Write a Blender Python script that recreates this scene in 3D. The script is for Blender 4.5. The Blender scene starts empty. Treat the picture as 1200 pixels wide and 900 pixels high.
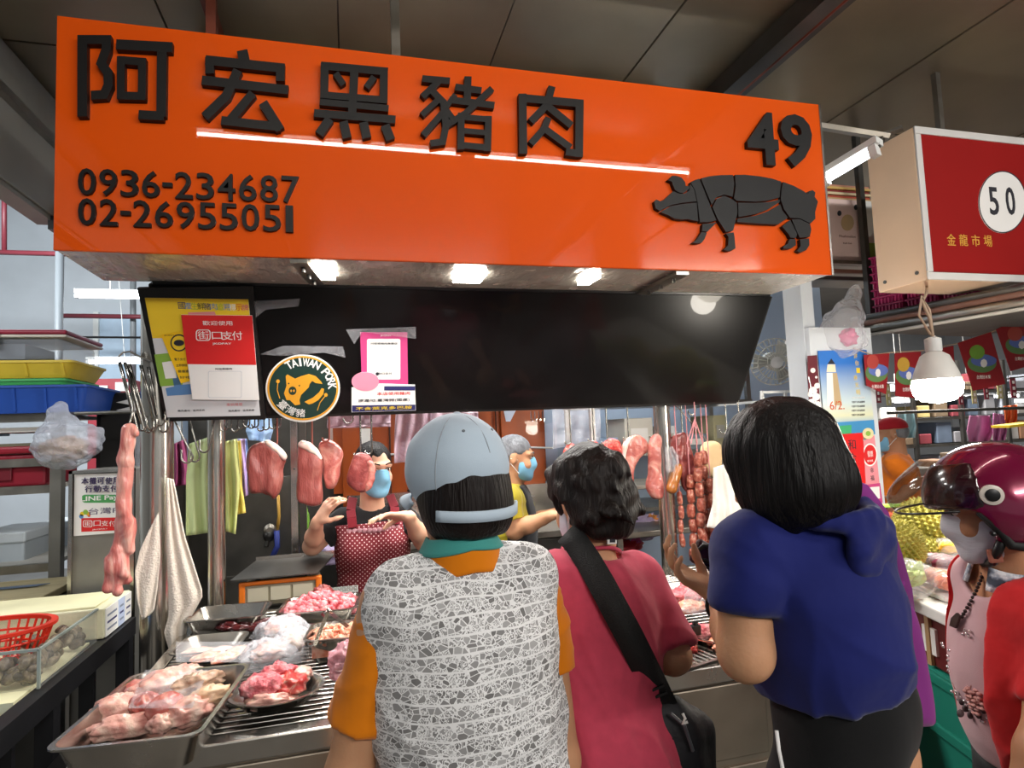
import bpy, math, random
import numpy as np
from mathutils import Vector, Matrix
from mathutils import noise as mnoise
R = random.Random(7)
SC = bpy.context.scene
COL = SC.collection
V = np.array
# ------------------------------------------------------------------ camera
H = 1.5
FPX = 720.0
CX = V([2700, -54, 720.]); CX /= np.linalg.norm(CX)
CU = V([-335, -9450, 720.]); CU -= CX * (CU @ CX); CU /= np.linalg.norm(CU)
CY = np.cross(CU, CX)
CY = CY if CY[2] > 0 else -CY
CM = np.stack([CX, CY, CU], 1)          # camera(right,down,forward) = CM @ world
cam_d = bpy.data.cameras.new('camera'); cam = bpy.data.objects.new('camera', cam_d); COL.objects.link(cam)
_r, _d, _f = CM.T @ V([1., 0, 0]), CM.T @ V([0, 1., 0]), CM.T @ V([0, 0, 1.])
mw = Matrix.Identity(4)
for i in range(3):
    mw[i][0] = _r[i]; mw[i][1] = -_d[i]; mw[i][2] = -_f[i]
mw[2][3] = H
cam.matrix_world = mw
cam_d.sensor_fit = 'HORIZONTAL'; cam_d.sensor_width = 36; cam_d.lens = 36 * FPX / 1200
cam_d.clip_start = .05; cam_d.clip_end = 100
SC.camera = cam
# ------------------------------------------------------------------ world, lights, exposure
w = bpy.data.worlds.new('world'); SC.world = w; w.use_nodes = True
w.node_tree.nodes['Background'].inputs[0].default_value = (.93, .97, 1, 1)
w.node_tree.nodes['Background'].inputs[1].default_value = .3
SC.view_settings.view_transform = 'Standard'; SC.view_settings.look = 'None'
SC.view_settings.gamma = 1; SC.view_settings.use_curve_mapping = False
SC.view_settings.exposure = 0.0
SC.cycles.use_denoising = True
SC.cycles.max_bounces = 8; SC.cycles.transparent_max_bounces = 16
SC.cycles.sample_clamp_indirect = 4.0
SC.cycles.caustics_reflective = False; SC.cycles.caustics_refractive = False


def light(name, loc, aim, power, sx, sy, col=(1, 1, 1), spread=math.pi, kind='AREA'):
    l = bpy.data.lights.new(name, kind); o = bpy.data.objects.new(name, l); COL.objects.link(o)
    l.energy = power; l.color = col
    if kind == 'AREA':
        l.shape = 'RECTANGLE'; l.size = sx; l.size_y = sy; l.spread = spread
    o.location = loc
    o.rotation_euler = (Vector(aim) - Vector(loc)).to_track_quat('-Z', 'Y').to_euler()
    return o


# hall lighting of the aisle (ceiling battens behind the camera) and of the far halls
light('aisle_light', (1.2, -2.6, 2.95), (.9, 1.4, 1.2), 105, 3.0, .15, (1, .97, .93))
light('aisle_light_right', (3.6, -1.7, 2.95), (2.6, 1.9, 1.4), 60, 1.2, .15, (1, .97, .93))
light('left_hall_light', (-2.6, 4.2, 3.3), (-2.4, 6.5, 1.5), 190, 1.4, .2, (.9, .96, 1))
light('left_stall_light', (-1.9, 2.3, 2.45), (-1.6, 2.9, .6), 16, .9, .1, (.95, .98, 1))
light('right_hall_light', (5.5, 5.2, 2.9), (5.5, 5.6, .5), 260, 3.0, .3, (1, .97, .92))


# ------------------------------------------------------------------ pixel <-> place helpers (pixel + real distance -> point)
def ray(px, py):
    return CM.T @ V([(px - 600) / FPX, (py - 450) / FPX, 1.])


def P(px, py, F):
    return ray(px, py) * F + V([0, 0, H])


def at(px, py, Y=None, Z=None, X=None):
    r = ray(px, py)
    t = Y / r[1] if Y is not None else ((Z - H) / r[2] if Z is not None else X / r[0])
    return r * t + V([0, 0, H])


class Plane:
    def __init__(s, o, Rv, Uv):
        s.o = V(o, dtype=float); s.R = V(Rv, dtype=float) / np.linalg.norm(Rv)
        u = V(Uv, dtype=float); u = u - s.R * (u @ s.R); s.U = u / np.linalg.norm(u); s.N = np.cross(s.R, s.U)

    def px(s, x, y, d=0.):
        r = ray(x, y); c = V([0, 0, H])
        t = ((s.o - c) @ s.N) / (r @ s.N)
        return c + r * t + s.N * d

    def uv(s, u, v, d=0.):
        return s.o + s.R * u + s.U * v + s.N * d

    def poly(s, mb, pts, d0, d1, px=True):
        g = s.px if px else s.uv
        mb.prism([g(*p, d0) for p in pts], [g(*p, d1) for p in pts])


# ------------------------------------------------------------------ materials
def lin(c):
    if isinstance(c, str):
        c = c.lstrip('#'); c = ''.join(x * 2 for x in c) if len(c) == 3 else c; c = [int(c[i:i + 2], 16) / 255 for i in (0, 2, 4)]
    return tuple(((x / 12.92) if x <= .04045 else ((x + .055) / 1.055) ** 2.4) for x in c[:3]) + (1,)


MATS = {}


def mat(name, col, rough=.5, metal=0., var=.06, vs=6., bump=0., bs=40., ramp=None, rs=8., rdet=4., rdist=0., stretch=(1, 1, 1),
        coat=0., emit=0., ecol=None, trans=0., alpha=1., sss=0., spec=.5, ior=1.45, sheen=0., aniso_bump=None, rvar=0.):
    if name in MATS:
        return MATS[name]
    m = bpy.data.materials.new(name); m.use_nodes = True
    nt = m.node_tree; N = nt.nodes; L = nt.links
    b = N['Principled BSDF']
    I = b.inputs
    I['Roughness'].default_value = rough; I['Metallic'].default_value = metal
    I['Specular IOR Level'].default_value = spec; I['IOR'].default_value = ior
    I['Coat Weight'].default_value = coat; I['Coat Roughness'].default_value = .015
    I['Transmission Weight'].default_value = trans; I['Alpha'].default_value = alpha
    if sss:
        I['Subsurface Weight'].default_value = sss; I['Subsurface Radius'].default_value = (1, .3, .15); I['Subsurface Scale'].default_value = .01
    if sheen:
        I['Sheen Weight'].default_value = sheen; I['Sheen Roughness'].default_value = .5
    c = lin(col)
    tc = N.new('ShaderNodeTexCoord'); mp = N.new('ShaderNodeMapping'); mp.inputs['Scale'].default_value = stretch
    L.new(tc.outputs['Object'], mp.inputs[0])
    if emit:
        I['Emission Color'].default_value = lin(ecol) if ecol else c; I['Emission Strength'].default_value = emit
    nz = N.new('ShaderNodeTexNoise'); nz.inputs['Scale'].default_value = rs if ramp else vs
    nz.inputs['Detail'].default_value = rdet; nz.inputs['Distortion'].default_value = rdist
    L.new(mp.outputs[0], nz.inputs['Vector'])
    cr = N.new('ShaderNodeValToRGB'); L.new(nz.outputs['Fac'], cr.inputs[0])
    if ramp:
        e = cr.color_ramp.elements
        while len(e) < len(ramp): e.new(.5)
        for k, (p, cc) in enumerate(ramp):
            e[k].position = p; e[k].color = lin(cc)
    else:
        e = cr.color_ramp.elements
        e[0].position = .3; e[1].position = .7
        e[0].color = tuple(x * (1 - var) for x in c[:3]) + (1,); e[1].color = tuple(min(1, x * (1 + var)) for x in c[:3]) + (1,)
    L.new(cr.outputs[0], I['Base Color'])
    if rvar:
        mr = N.new('ShaderNodeMapRange'); mr.inputs[3].default_value = max(0, rough - rvar); mr.inputs[4].default_value = rough + rvar
        n3 = N.new('ShaderNodeTexNoise'); n3.inputs['Scale'].default_value = vs * 2; n3.inputs['Detail'].default_value = 3
        L.new(mp.outputs[0], n3.inputs['Vector']); L.new(n3.outputs['Fac'], mr.inputs[0]); L.new(mr.outputs[0], I['Roughness'])
    if bump:
        n2 = N.new('ShaderNodeTexNoise'); n2.inputs['Scale'].default_value = bs; n2.inputs['Detail'].default_value = 3
        if aniso_bump:
            m2 = N.new('ShaderNodeMapping'); m2.inputs['Scale'].default_value = aniso_bump
            L.new(tc.outputs['Object'], m2.inputs[0]); L.new(m2.outputs[0], n2.inputs['Vector'])
        else:
            L.new(mp.outputs[0], n2.inputs['Vector'])
        bp = N.new('ShaderNodeBump'); bp.inputs['Strength'].default_value = bump; bp.inputs['Distance'].default_value = .01
        L.new(n2.outputs['Fac'], bp.inputs['Height']); L.new(bp.outputs[0], I['Normal'])
    MATS[name] = m
    return m


def film(name, col=(.95, .95, .97), op=.25, rough=.12, bump=.6, bs=25.):
    """thin clear plastic film: mostly see-through, glossy, crinkled"""
    if name in MATS: return MATS[name]
    m = bpy.data.materials.new(name); m.use_nodes = True
    nt = m.node_tree; N = nt.nodes; L = nt.links
    b = N['Principled BSDF']; b.inputs['Base Color'].default_value = lin(col); b.inputs['Roughness'].default_value = rough
    b.inputs['Specular IOR Level'].default_value = .5
    tr = N.new('ShaderNodeBsdfTransparent'); mx = N.new('ShaderNodeMixShader'); lw = N.new('ShaderNodeLayerWeight'); lw.inputs[0].default_value = .35
    n = N.new('ShaderNodeTexNoise'); n.inputs['Scale'].default_value = bs; n.inputs['Detail'].default_value = 3; n.inputs['Distortion'].default_value = 1.2
    tc = N.new('ShaderNodeTexCoord'); L.new(tc.outputs['Object'], n.inputs['Vector'])
    bp = N.new('ShaderNodeBump'); bp.inputs['Strength'].default_value = bump; bp.inputs['Distance'].default_value = .02
    L.new(n.outputs['Fac'], bp.inputs['Height']); L.new(bp.outputs[0], b.inputs['Normal'])
    mr = N.new('ShaderNodeMapRange'); mr.inputs[3].default_value = op; mr.inputs[4].default_value = min(1, op * 2 + .06)
    L.new(lw.outputs['Facing'], mr.inputs[0]); L.new(mr.outputs[0], mx.inputs[0])
    L.new(tr.outputs[0], mx.inputs[1]); L.new(b.outputs[0], mx.inputs[2]); L.new(mx.outputs[0], N['Material Output'].inputs['Surface'])
    MATS[name] = m
    return m


def emis(name, col, s):
    return mat(name, col, emit=s, var=0)


# ------------------------------------------------------------------ objects
def tag(o, label=None, cat=None, group=None, kind=None):
    if label: o['label'] = label
    if cat: o['category'] = cat
    if group: o['group'] = group
    if kind: o['kind'] = kind
    return o


def thing(name, label, cat, loc=(0, 0, 0), group=None):
    o = bpy.data.objects.new(name, None); COL.objects.link(o); o.location = [float(x) for x in loc]; o.empty_display_size = .1
    return tag(o, label, cat, group)


def root_loc(o):
    p = V([0., 0, 0])
    while o is not None:
        p += V(o.location); o = o.parent
    return p


def link(name, me, m, parent=None, loc=None, smooth=False):
    o = bpy.data.objects.new(name, me); COL.objects.link(o)
    if m: me.materials.append(m)
    if parent is not None: o.parent = parent
    if smooth:
        me.polygons.foreach_set('use_smooth', [True] * len(me.polygons))
    return o


def npmesh(name, vs, quads, nper=4):
    me = bpy.data.meshes.new(name)
    n, f = len(vs), len(quads)
    me.vertices.add(n); me.vertices.foreach_set('co', np.ascontiguousarray(vs, dtype=np.float32).ravel())
    me.loops.add(f * nper); me.loops.foreach_set('vertex_index', np.ascontiguousarray(quads, dtype=np.int32).ravel())
    me.polygons.add(f); me.polygons.foreach_set('loop_start', np.arange(0, f * nper, nper, dtype=np.int32))
    me.update(calc_edges=True)
    return me


def rot(ax, a):
    return V(Matrix.Rotation(a, 3, Vector(ax)))


def frame_of(d, up=(0, 0, 1)):
    d = V(d, dtype=float); d /= np.linalg.norm(d)
    u = V(up, dtype=float)
    if abs(u @ d) > .97: u = V([1., 0, 0]) if abs(d[0]) < .9 else V([0, 1., 0])
    r = np.cross(d, u); r /= np.linalg.norm(r); u = np.cross(r, d)
    return r, u, d


class MB:
    def __init__(s): s.v = []; s.f = []

    def add(s, vs, fs):
        k = len(s.v); s.v += [tuple(map(float, p)) for p in vs]; s.f += [tuple(i + k for i in f) for f in fs]; return s

    def box(s, c, d, M=None):
        c = V(c, dtype=float); hx, hy, hz = [x / 2 for x in d]
        p = [V([x, y, z]) for z in (-hz, hz) for y in (-hy, hy) for x in (-hx, hx)]
        if M is not None: p = [M @ q for q in p]
        return s.add([c + q for q in p], [(0, 2, 3, 1), (4, 5, 7, 6), (0, 1, 5, 4), (2, 6, 7, 3), (0, 4, 6, 2), (1, 3, 7, 5)])

    def b2(s, a, b):
        a = V(a, dtype=float); b = V(b, dtype=float); lo = np.minimum(a, b); hi = np.maximum(a, b)
        return s.box((lo + hi) / 2, hi - lo)

    def bar(s, a, b, w, h=None, up=(0, 0, 1)):
        a = V(a, dtype=float); b = V(b, dtype=float); h = h or w
        r, u, d = frame_of(b - a, up)
        return s.box((a + b) / 2, (w, h, np.linalg.norm(b - a)), np.stack([r, u, d], 1) @ np.eye(3))

    def tube(s, pts, r, seg=10, cap=True, closed=False):
        pts = [V(p, dtype=float) for p in pts]; n = len(pts)
        rr = r if hasattr(r, '__len__') else [r] * n
        vs = []; pu = None
        for i, p in enumerate(pts):
            if closed: d = pts[(i + 1) % n] - pts[i - 1]
            else: d = pts[min(i + 1, n - 1)] - pts[max(i - 1, 0)]
            a, u, d = frame_of(d, pu if pu is not None else (0, 0, 1)); pu = u
            for k in range(seg):
                t = 2 * math.pi * k / seg
                vs.append(p + (a * math.cos(t) + u * math.sin(t)) * rr[i])
        fs = []
        for i in range(n if closed else n - 1):
            j = (i + 1) % n
            for k in range(seg):
                l = (k + 1) % seg
                fs.append((i * seg + k, i * seg + l, j * seg + l, j * seg + k))
        if cap and not closed:
            fs.append(tuple(range(seg))[::-1]); fs.append(tuple((n - 1) * seg + k for k in range(seg)))
        return s.add(vs, fs)

    def lathe(s, prof, c=(0, 0, 0), ax=(0, 0, 1), seg=24, sx=1., sy=1., cap=True):
        a, u, d = frame_of(ax, (0, 1, 0)); c = V(c, dtype=float)
        vs = []; fs = []
        for (r, z) in prof:
            for k in range(seg):
                t = 2 * math.pi * k / seg
                vs.append(c + a * math.cos(t) * r * sx + u * math.sin(t) * r * sy + d * z)
        for i in range(len(prof) - 1):
            for k in range(seg):
                l = (k + 1) % seg
                fs.append((i * seg + k, i * seg + l, (i + 1) * seg + l, (i + 1) * seg + k))
        if cap and prof[0][0] > 1e-6: fs.append(tuple(range(seg))[::-1])
        if cap and prof[-1][0] > 1e-6: fs.append(tuple((len(prof) - 1) * seg + k for k in range(seg)))
        return s.add(vs, fs)

    def sphere(s, c, r, seg=16, rings=10, M=None):
        r = V(r if hasattr(r, '__len__') else [r] * 3, dtype=float); c = V(c, dtype=float)
        vs = []; fs = []
        for i in range(rings + 1):
            ph = math.pi * i / rings
            for k in range(seg):
                t = 2 * math.pi * k / seg
                q = V([math.sin(ph) * math.cos(t), math.sin(ph) * math.sin(t), math.cos(ph)]) * r
                vs.append(c + (M @ q if M is not None else q))
        for i in range(rings):
            for k in range(seg):
                l = (k + 1) % seg
                fs.append((i * seg + k, (i + 1) * seg + k, (i + 1) * seg + l, i * seg + l))
        return s.add(vs, fs)

    def prism(s, a, b):
        n = len(a)
        return s.add(list(a) + list(b), [tuple(range(n))[::-1], tuple(range(n, 2 * n))] + [(i, (i + 1) % n, n + (i + 1) % n, n + i) for i in range(n)])

    def grid(s, fn, nu, nv, closed=False):
        vs = [fn(i / (nu - 1), j / (nv - 1)) for j in range(nv) for i in range(nu)]
        fs = [(j * nu + i, j * nu + i + 1, (j + 1) * nu + i + 1, (j + 1) * nu + i) for j in range(nv - 1) for i in range(nu - 1)]
        return s.add(vs, fs)

    def build(s, name, m, parent=None, loc=None, smooth=False, bevel=0., thick=0., sub=0, kind=None, fixn=True):
        vs = np.array(s.v, dtype=float)
        if parent is not None: sh = root_loc(parent)
        elif loc is not None: sh = V(loc, dtype=float)
        else: lo, hi = vs.min(0), vs.max(0); sh = V([(lo[0] + hi[0]) / 2, (lo[1] + hi[1]) / 2, lo[2]])
        me = bpy.data.meshes.new(name); me.from_pydata((vs - sh).tolist(), [], s.f)
        if fixn:
            import bmesh
            bm = bmesh.new(); bm.from_mesh(me); bmesh.ops.recalc_face_normals(bm, faces=bm.faces); bm.to_mesh(me); bm.free()
        o = link(name, me, m, parent, smooth=bool(smooth))
        if parent is None: o.location = sh
        if smooth and not isinstance(smooth, bool):
            me.set_sharp_from_angle(angle=math.radians(smooth))
        if thick:
            md = o.modifiers.new('solid', 'SOLIDIFY'); md.thickness = thick; md.offset = 0
        if bevel:
            md = o.modifiers.new('bevel', 'BEVEL'); md.width = bevel; md.segments = 2; md.limit_method = 'ANGLE'
            md.harden_normals = False
        if sub:
            md = o.modifiers.new('sub', 'SUBSURF'); md.levels = sub; md.render_levels = sub
        if kind: o['kind'] = kind
        return o


def struct(name, mb, m, **k):
    o = mb.build(name, m, **k); o['kind'] = 'structure'; return o


def kids(o):
    return [c for c in bpy.data.objects if c.parent == o]


def dup(root, loc=None, rz=None, label=None, group=None, scale=None, ro=None, cat=None):
    ch = [(c, kids(c)) for c in kids(root)]
    r = root.copy(); COL.objects.link(r)
    if loc is not None: r.location = [float(x) for x in loc]
    if rz is not None: r.rotation_euler = (0, 0, rz)
    if ro is not None: r.rotation_euler = ro
    if scale is not None: r.scale = scale if hasattr(scale, '__len__') else (scale,) * 3
    tag(r, label, cat, group)
    for c, gs in ch:
        d = c.copy(); COL.objects.link(d); d.parent = r
        for g in gs:
            e = g.copy(); COL.objects.link(e); e.parent = d
    return r


_tc = bpy.data.curves.new('lettering', 'FONT'); _to = bpy.data.objects.new('lettering', _tc); COL.objects.link(_to)
_tcache = {}


def glyphs(body, bold=0., vert=False):
    if any(ord(c) > 0x2e80 for c in body): bold = 0.
    k = (body, bold)
    if k not in _tcache:
        _tc.body = body; _tc.offset = bold; _tc.extrude = 0; _tc.resolution_u = 3
        dg = bpy.context.evaluated_depsgraph_get(); dg.update()
        me = bpy.data.meshes.new_from_object(_to.evaluated_get(dg))
        vs = np.array([v.co[:] for v in me.vertices]); fs = [tuple(p.vertices) for p in me.polygons]
        # boundary edges for the walls
        cnt = {}
        for f in fs:
            for i in range(len(f)):
                a, b = f[i], f[(i + 1) % len(f)]
                e = (min(a, b), max(a, b)); cnt.setdefault(e, []).append((a, b))
        bd = [x[0] for x in cnt.values() if len(x) == 1]
        bpy.data.meshes.remove(me)
        _tcache[k] = (vs, fs, bd)
    return _tcache[k]


def text(body, name, m, parent, pl, c, wh, d0=.0002, d1=.0008, bold=0., keep=False):
    """lettering fitted into a box w x h round the point c (pixel) on plane pl"""
    vs, fs, bd = glyphs(body, bold)
    if not len(vs): return None
    lo, hi = vs[:, :2].min(0), vs[:, :2].max(0)
    s = V(wh) / np.maximum(hi - lo, 1e-6)
    if keep: s[:] = s.min()
    q = (vs[:, :2] - (lo + hi) / 2) * s
    n = len(q)
    o = pl.px(*c)
    base = o + q[:, :1] * pl.R + q[:, 1:2] * pl.U
    mb = MB()
    mb.add(list(base + pl.N * d0) + list(base + pl.N * d1),
           [tuple(i + n for i in f) for f in fs] + [(b, a, a + n, b + n) for a, b in bd])
    return mb.build(name, m, parent, fixn=False)


# ------------------------------------------------------------------ smooth-union solids (bodies, clothes, meat)
class Solid:
    def __init__(s, h=.006): s.h = h; s.ops = []

    def cap(s, a, b, r1, r2=None, k=.02, flat=None, op='add'):
        """tapered capsule; flat=(direction, factor) squashes it along a direction"""
        a = V(a, dtype=float); b = V(b, dtype=float); r2 = r1 if r2 is None else r2
        rm = max(r1, r2)
        lo = np.minimum(a, b) - rm; hi = np.maximum(a, b) + rm

        def f(X, Y, Z):
            pa = [X - a[0], Y - a[1], Z - a[2]]; ba = b - a
            if flat is not None:
                n, fac = V(flat[0], dtype=float) / np.linalg.norm(flat[0]), 1 / flat[1] - 1
                dt = pa[0] * n[0] + pa[1] * n[1] + pa[2] * n[2]
                pa = [pa[i] + dt * (n[i] * fac) for i in range(3)]
                ba = ba + n * (ba @ n) * fac
            L = ba @ ba
            t = np.clip((pa[0] * ba[0] + pa[1] * ba[1] + pa[2] * ba[2]) / max(L, 1e-9), 0, 1)
            d = np.sqrt((pa[0] - t * ba[0]) ** 2 + (pa[1] - t * ba[1]) ** 2 + (pa[2] - t * ba[2]) ** 2)
            return d - (r1 + (r2 - r1) * t)
        s.ops.append((op, f, lo, hi, k)); return s

    def ell(s, c, r, k=.02, M=None, op='add'):
        c = V(c, dtype=float); r = V(r if hasattr(r, '__len__') else [r] * 3, dtype=float)
        rm = r.max(); ex = V([rm] * 3) if M is not None else r
        Mi = (V(M).T if M is not None else np.eye(3))

        def f(X, Y, Z):
            q = [X - c[0], Y - c[1], Z - c[2]]
            l = [Mi[i][0] * q[0] + Mi[i][1] * q[1] + Mi[i][2] * q[2] for i in range(3)] if M is not None else q
            k0 = np.sqrt((l[0] / r[0]) ** 2 + (l[1] / r[1]) ** 2 + (l[2] / r[2]) ** 2)
            k1 = np.sqrt((l[0] / r[0] ** 2) ** 2 + (l[1] / r[1] ** 2) ** 2 + (l[2] / r[2] ** 2) ** 2) + 1e-9
            return k0 * (k0 - 1) / k1
        s.ops.append((op, f, c - ex, c + ex, k)); return s

    def box(s, c, d, rad=.01, k=.01, M=None, op='add'):
        c = V(c, dtype=float); hd = V(d, dtype=float) / 2 - rad
        ex = V([np.linalg.norm(d) / 2] * 3) if M is not None else V(d, dtype=float) / 2
        Mi = (V(M).T if M is not None else np.eye(3))

        def f(X, Y, Z):
            q = [X - c[0], Y - c[1], Z - c[2]]
            l = [np.abs(Mi[i][0] * q[0] + Mi[i][1] * q[1] + Mi[i][2] * q[2]) - hd[i] for i in range(3)]
            return np.sqrt(sum(np.maximum(x, 0) ** 2 for x in l)) + np.minimum(np.maximum(l[0], np.maximum(l[1], l[2])), 0) - rad
        s.ops.append((op, f, c - ex, c + ex, k)); return s

    def cut(s, p, n):
        """keep the side the normal points away from"""
        p = V(p, dtype=float); n = V(n, dtype=float) / np.linalg.norm(n)
        s.ops.append(('cut', lambda X, Y, Z: (X - p[0]) * n[0] + (Y - p[1]) * n[1] + (Z - p[2]) * n[2], None, None, 0)); return s

    def push(s): s.ops.append(('push', None, None, None, 0)); return s

    def merge(s, k): s.ops.append(('merge', None, None, None, k)); return s

    def mesh(s, disp=None):
        h = s.h
        adds = [o for o in s.ops if o[0] == 'add']
        lo = np.min([o[2] for o in adds], 0) - 3 * h; hi = np.max([o[3] for o in adds], 0) + 3 * h
        n = np.ceil((hi - lo) / h).astype(int) + 1
        ax = [(lo[i] + h * np.arange(n[i])).astype(np.float32) for i in range(3)]
        D = np.full(n, .5, np.float32)
        st = []
        for op, f, l, u, k in s.ops:
            if op == 'push':
                st.append(D); D = np.full(n, .5, np.float32); continue
            if op == 'merge':
                e = st.pop(); hh = np.maximum(k - np.abs(D - e), 0) / k; D = np.minimum(D, e) - hh * hh * k * .25; continue
            if op == 'cut':
                D = np.maximum(D, f(ax[0][:, None, None], ax[1][None, :, None], ax[2][None, None, :]).astype(np.float32)); continue
            pad = k + 2 * h
            i0 = np.clip(np.floor((l - pad - lo) / h).astype(int), 0, n - 1); i1 = np.clip(np.ceil((u + pad - lo) / h).astype(int) + 1, 1, n)
            if np.any(i1 <= i0): continue
            sl = tuple(slice(i0[i], i1[i]) for i in range(3))
            d = f(ax[0][sl[0]][:, None, None], ax[1][sl[1]][None, :, None], ax[2][sl[2]][None, None, :]).astype(np.float32)
            e = D[sl]
            if op == 'add':
                hh = np.maximum(k - np.abs(d - e), 0) / max(k, 1e-6)
                D[sl] = np.minimum(d, e) - hh * hh * k * .25
            else:
                d = -d
                hh = np.maximum(k - np.abs(d - e), 0) / max(k, 1e-6)
                D[sl] = np.maximum(d, e) + hh * hh * k * .25
        D[0] = D[-1] = .5; D[:, 0] = D[:, -1] = .5; D[:, :, 0] = D[:, :, -1] = .5
        S = D < 0
        c = [S[a:n[0] - 1 + a, b:n[1] - 1 + b, e:n[2] - 1 + e] for a in (0, 1) for b in (0, 1) for e in (0, 1)]
        anyc = c[0].copy(); allc = c[0].copy()
        for q in c[1:]: anyc |= q; allc &= q
        mix = anyc & ~allc
        ci = np.argwhere(mix)
        idx = np.full(mix.shape, -1, np.int32); idx[mix] = np.arange(len(ci))
        off = V([(a, b, e) for a in (0, 1) for b in (0, 1) for e in (0, 1)])
        val = np.stack([D[ci[:, 0] + o[0], ci[:, 1] + o[1], ci[:, 2] + o[2]] for o in off], 1)
        acc = np.zeros((len(ci), 3)); cnt = np.zeros(len(ci))
        for a in range(8):
            for b in range(a + 1, 8):
                if np.abs(off[a] - off[b]).sum() != 1: continue
                v0, v1 = val[:, a], val[:, b]; x = (v0 < 0) != (v1 < 0)
                t = np.where(x, v0 / np.where(x, v0 - v1, 1), 0)
                acc += np.where(x[:, None], off[a] + (off[b] - off[a]) * t[:, None], 0); cnt += x
        vs = lo + h * (ci + acc / cnt[:, None])
        qs = []
        for a in range(3):
            b, e = (a + 1) % 3, (a + 2) % 3
            s0 = [slice(1, m_ - 1) for m_ in n]; s0[a] = slice(0, n[a] - 1); s1 = list(s0); s1[a] = slice(1, n[a])
            A, B = S[tuple(s0)], S[tuple(s1)]
            for flip in (0, 1):
                g = np.argwhere((A & ~B) if not flip else (~A & B))
                if not len(g): continue
                g = g + V([0 if i == a else 1 for i in range(3)])
                def at_(db, de):
                    q = g.copy(); q[:, b] += db; q[:, e] += de; return idx[q[:, 0], q[:, 1], q[:, 2]]
                Q = np.stack([at_(-1, -1), at_(0, -1), at_(0, 0), at_(-1, 0)], 1)
                qs.append(Q[:, ::-1] if flip else Q)
        Q = np.concatenate(qs)
        Q = Q[(Q >= 0).all(1)]
        # one gentle smoothing pass
        e0 = np.concatenate([Q[:, 0], Q[:, 1], Q[:, 2], Q[:, 3]]); e1 = np.concatenate([Q[:, 1], Q[:, 2], Q[:, 3], Q[:, 0]])
        for _ in range(2):
            sm = np.zeros_like(vs); ct = np.zeros(len(vs))
            for i in range(3): sm[:, i] = np.bincount(e0, vs[e1, i], len(vs)) + np.bincount(e1, vs[e0, i], len(vs))
            ct = np.bincount(e0, minlength=len(vs)) + np.bincount(e1, minlength=len(vs))
            vs = vs * .5 + .5 * sm / np.maximum(ct, 1)[:, None]
        if disp is not None:
            nn = np.zeros_like(vs)
            fn = np.cross(vs[Q[:, 2]] - vs[Q[:, 0]], vs[Q[:, 3]] - vs[Q[:, 1]])
            for i in range(4):
                for j in range(3): nn[:, j] += np.bincount(Q[:, i], fn[:, j], len(vs))
            nn /= np.linalg.norm(nn, axis=1)[:, None] + 1e-12
            vs = vs + nn * disp(vs)[:, None]
        return vs, Q

    def build(s, name, m, parent=None, loc=None, disp=None):
        vs, Q = s.mesh(disp)
        if parent is not None: sh = root_loc(parent)
        elif loc is not None: sh = V(loc, dtype=float)
        else: a, b = vs.min(0), vs.max(0); sh = V([(a[0] + b[0]) / 2, (a[1] + b[1]) / 2, a[2]])
        o = link(name, npmesh(name, vs - sh, Q), m, parent, smooth=True)
        if parent is None: o.location = sh
        return o


def waves(amp, freq, seed, n=6, dirw=(1, 1, 1)):
    """a sum of sines with random directions: cheap smooth wrinkles"""
    g = np.random.RandomState(seed); K = g.randn(n, 3) * V(dirw) * freq; ph = g.rand(n) * 6.28
    def f(v):
        return amp * np.mean([np.sin(v @ K[i] + ph[i]) for i in range(n)], 0) * 1.6
    return f
# ================================================================== SETTING
m_floor = mat('floor_concrete', '#77726b', .35, var=.25, vs=3, bump=.15, bs=30, rvar=.15)
m_ceil = mat('ceiling_sheet', '#8c816c', .38, metal=.35, var=.22, vs=1.6, bump=.12, bs=2.5, rvar=.1)
m_ceil2 = mat('ceiling_beam_metal', '#4c4640', .4, metal=.5, var=.3, vs=4)
m_duct = mat('fascia_grey', '#918e86', .5, metal=.2, var=.15, vs=2)
m_white = mat('white_wall', '#c9ced2', .7, var=.06, vs=2, bump=.05)
m_bluewall = mat('pale_blue_wall', '#b4c6dc', .6, var=.05, vs=2)
m_steel = mat('brushed_steel', '#b9b5ae', .24, metal=1., var=.1, vs=9, rvar=.1, bump=.03, bs=20)
m_steel2 = mat('worn_steel', '#9b968d', .36, metal=1., var=.22, vs=7, rvar=.14, bump=.08, bs=25)
m_sheen = mat('crinkled_steel', '#cdc6ba', .13, metal=1., var=.08, vs=5, bump=.55, bs=4.5)
m_dsteel = mat('dark_steel', '#5d5b57', .4, metal=.85, var=.2, vs=6, rvar=.1)
m_chrome = mat('bright_chrome', '#d9d7d2', .12, metal=1., var=.03)
m_black = mat('black_plastic', '#141313', .35, var=.2)
m_rubber = mat('matte_black', '#0e0e0e', .7, var=.2)
m_whitep = mat('white_plastic', '#dcdcd8', .4, var=.04)
m_paper = mat('white_paper', '#e6e4df', .7, var=.03)
m_tube = emis('tube_glow', '#f4f8ff', 9)
m_red = mat('red_plastic', '#b0202a', .4, var=.1)
m_darkred_pipe = mat('dark_red_pipe', '#5e1f28', .5, var=.1)

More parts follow.
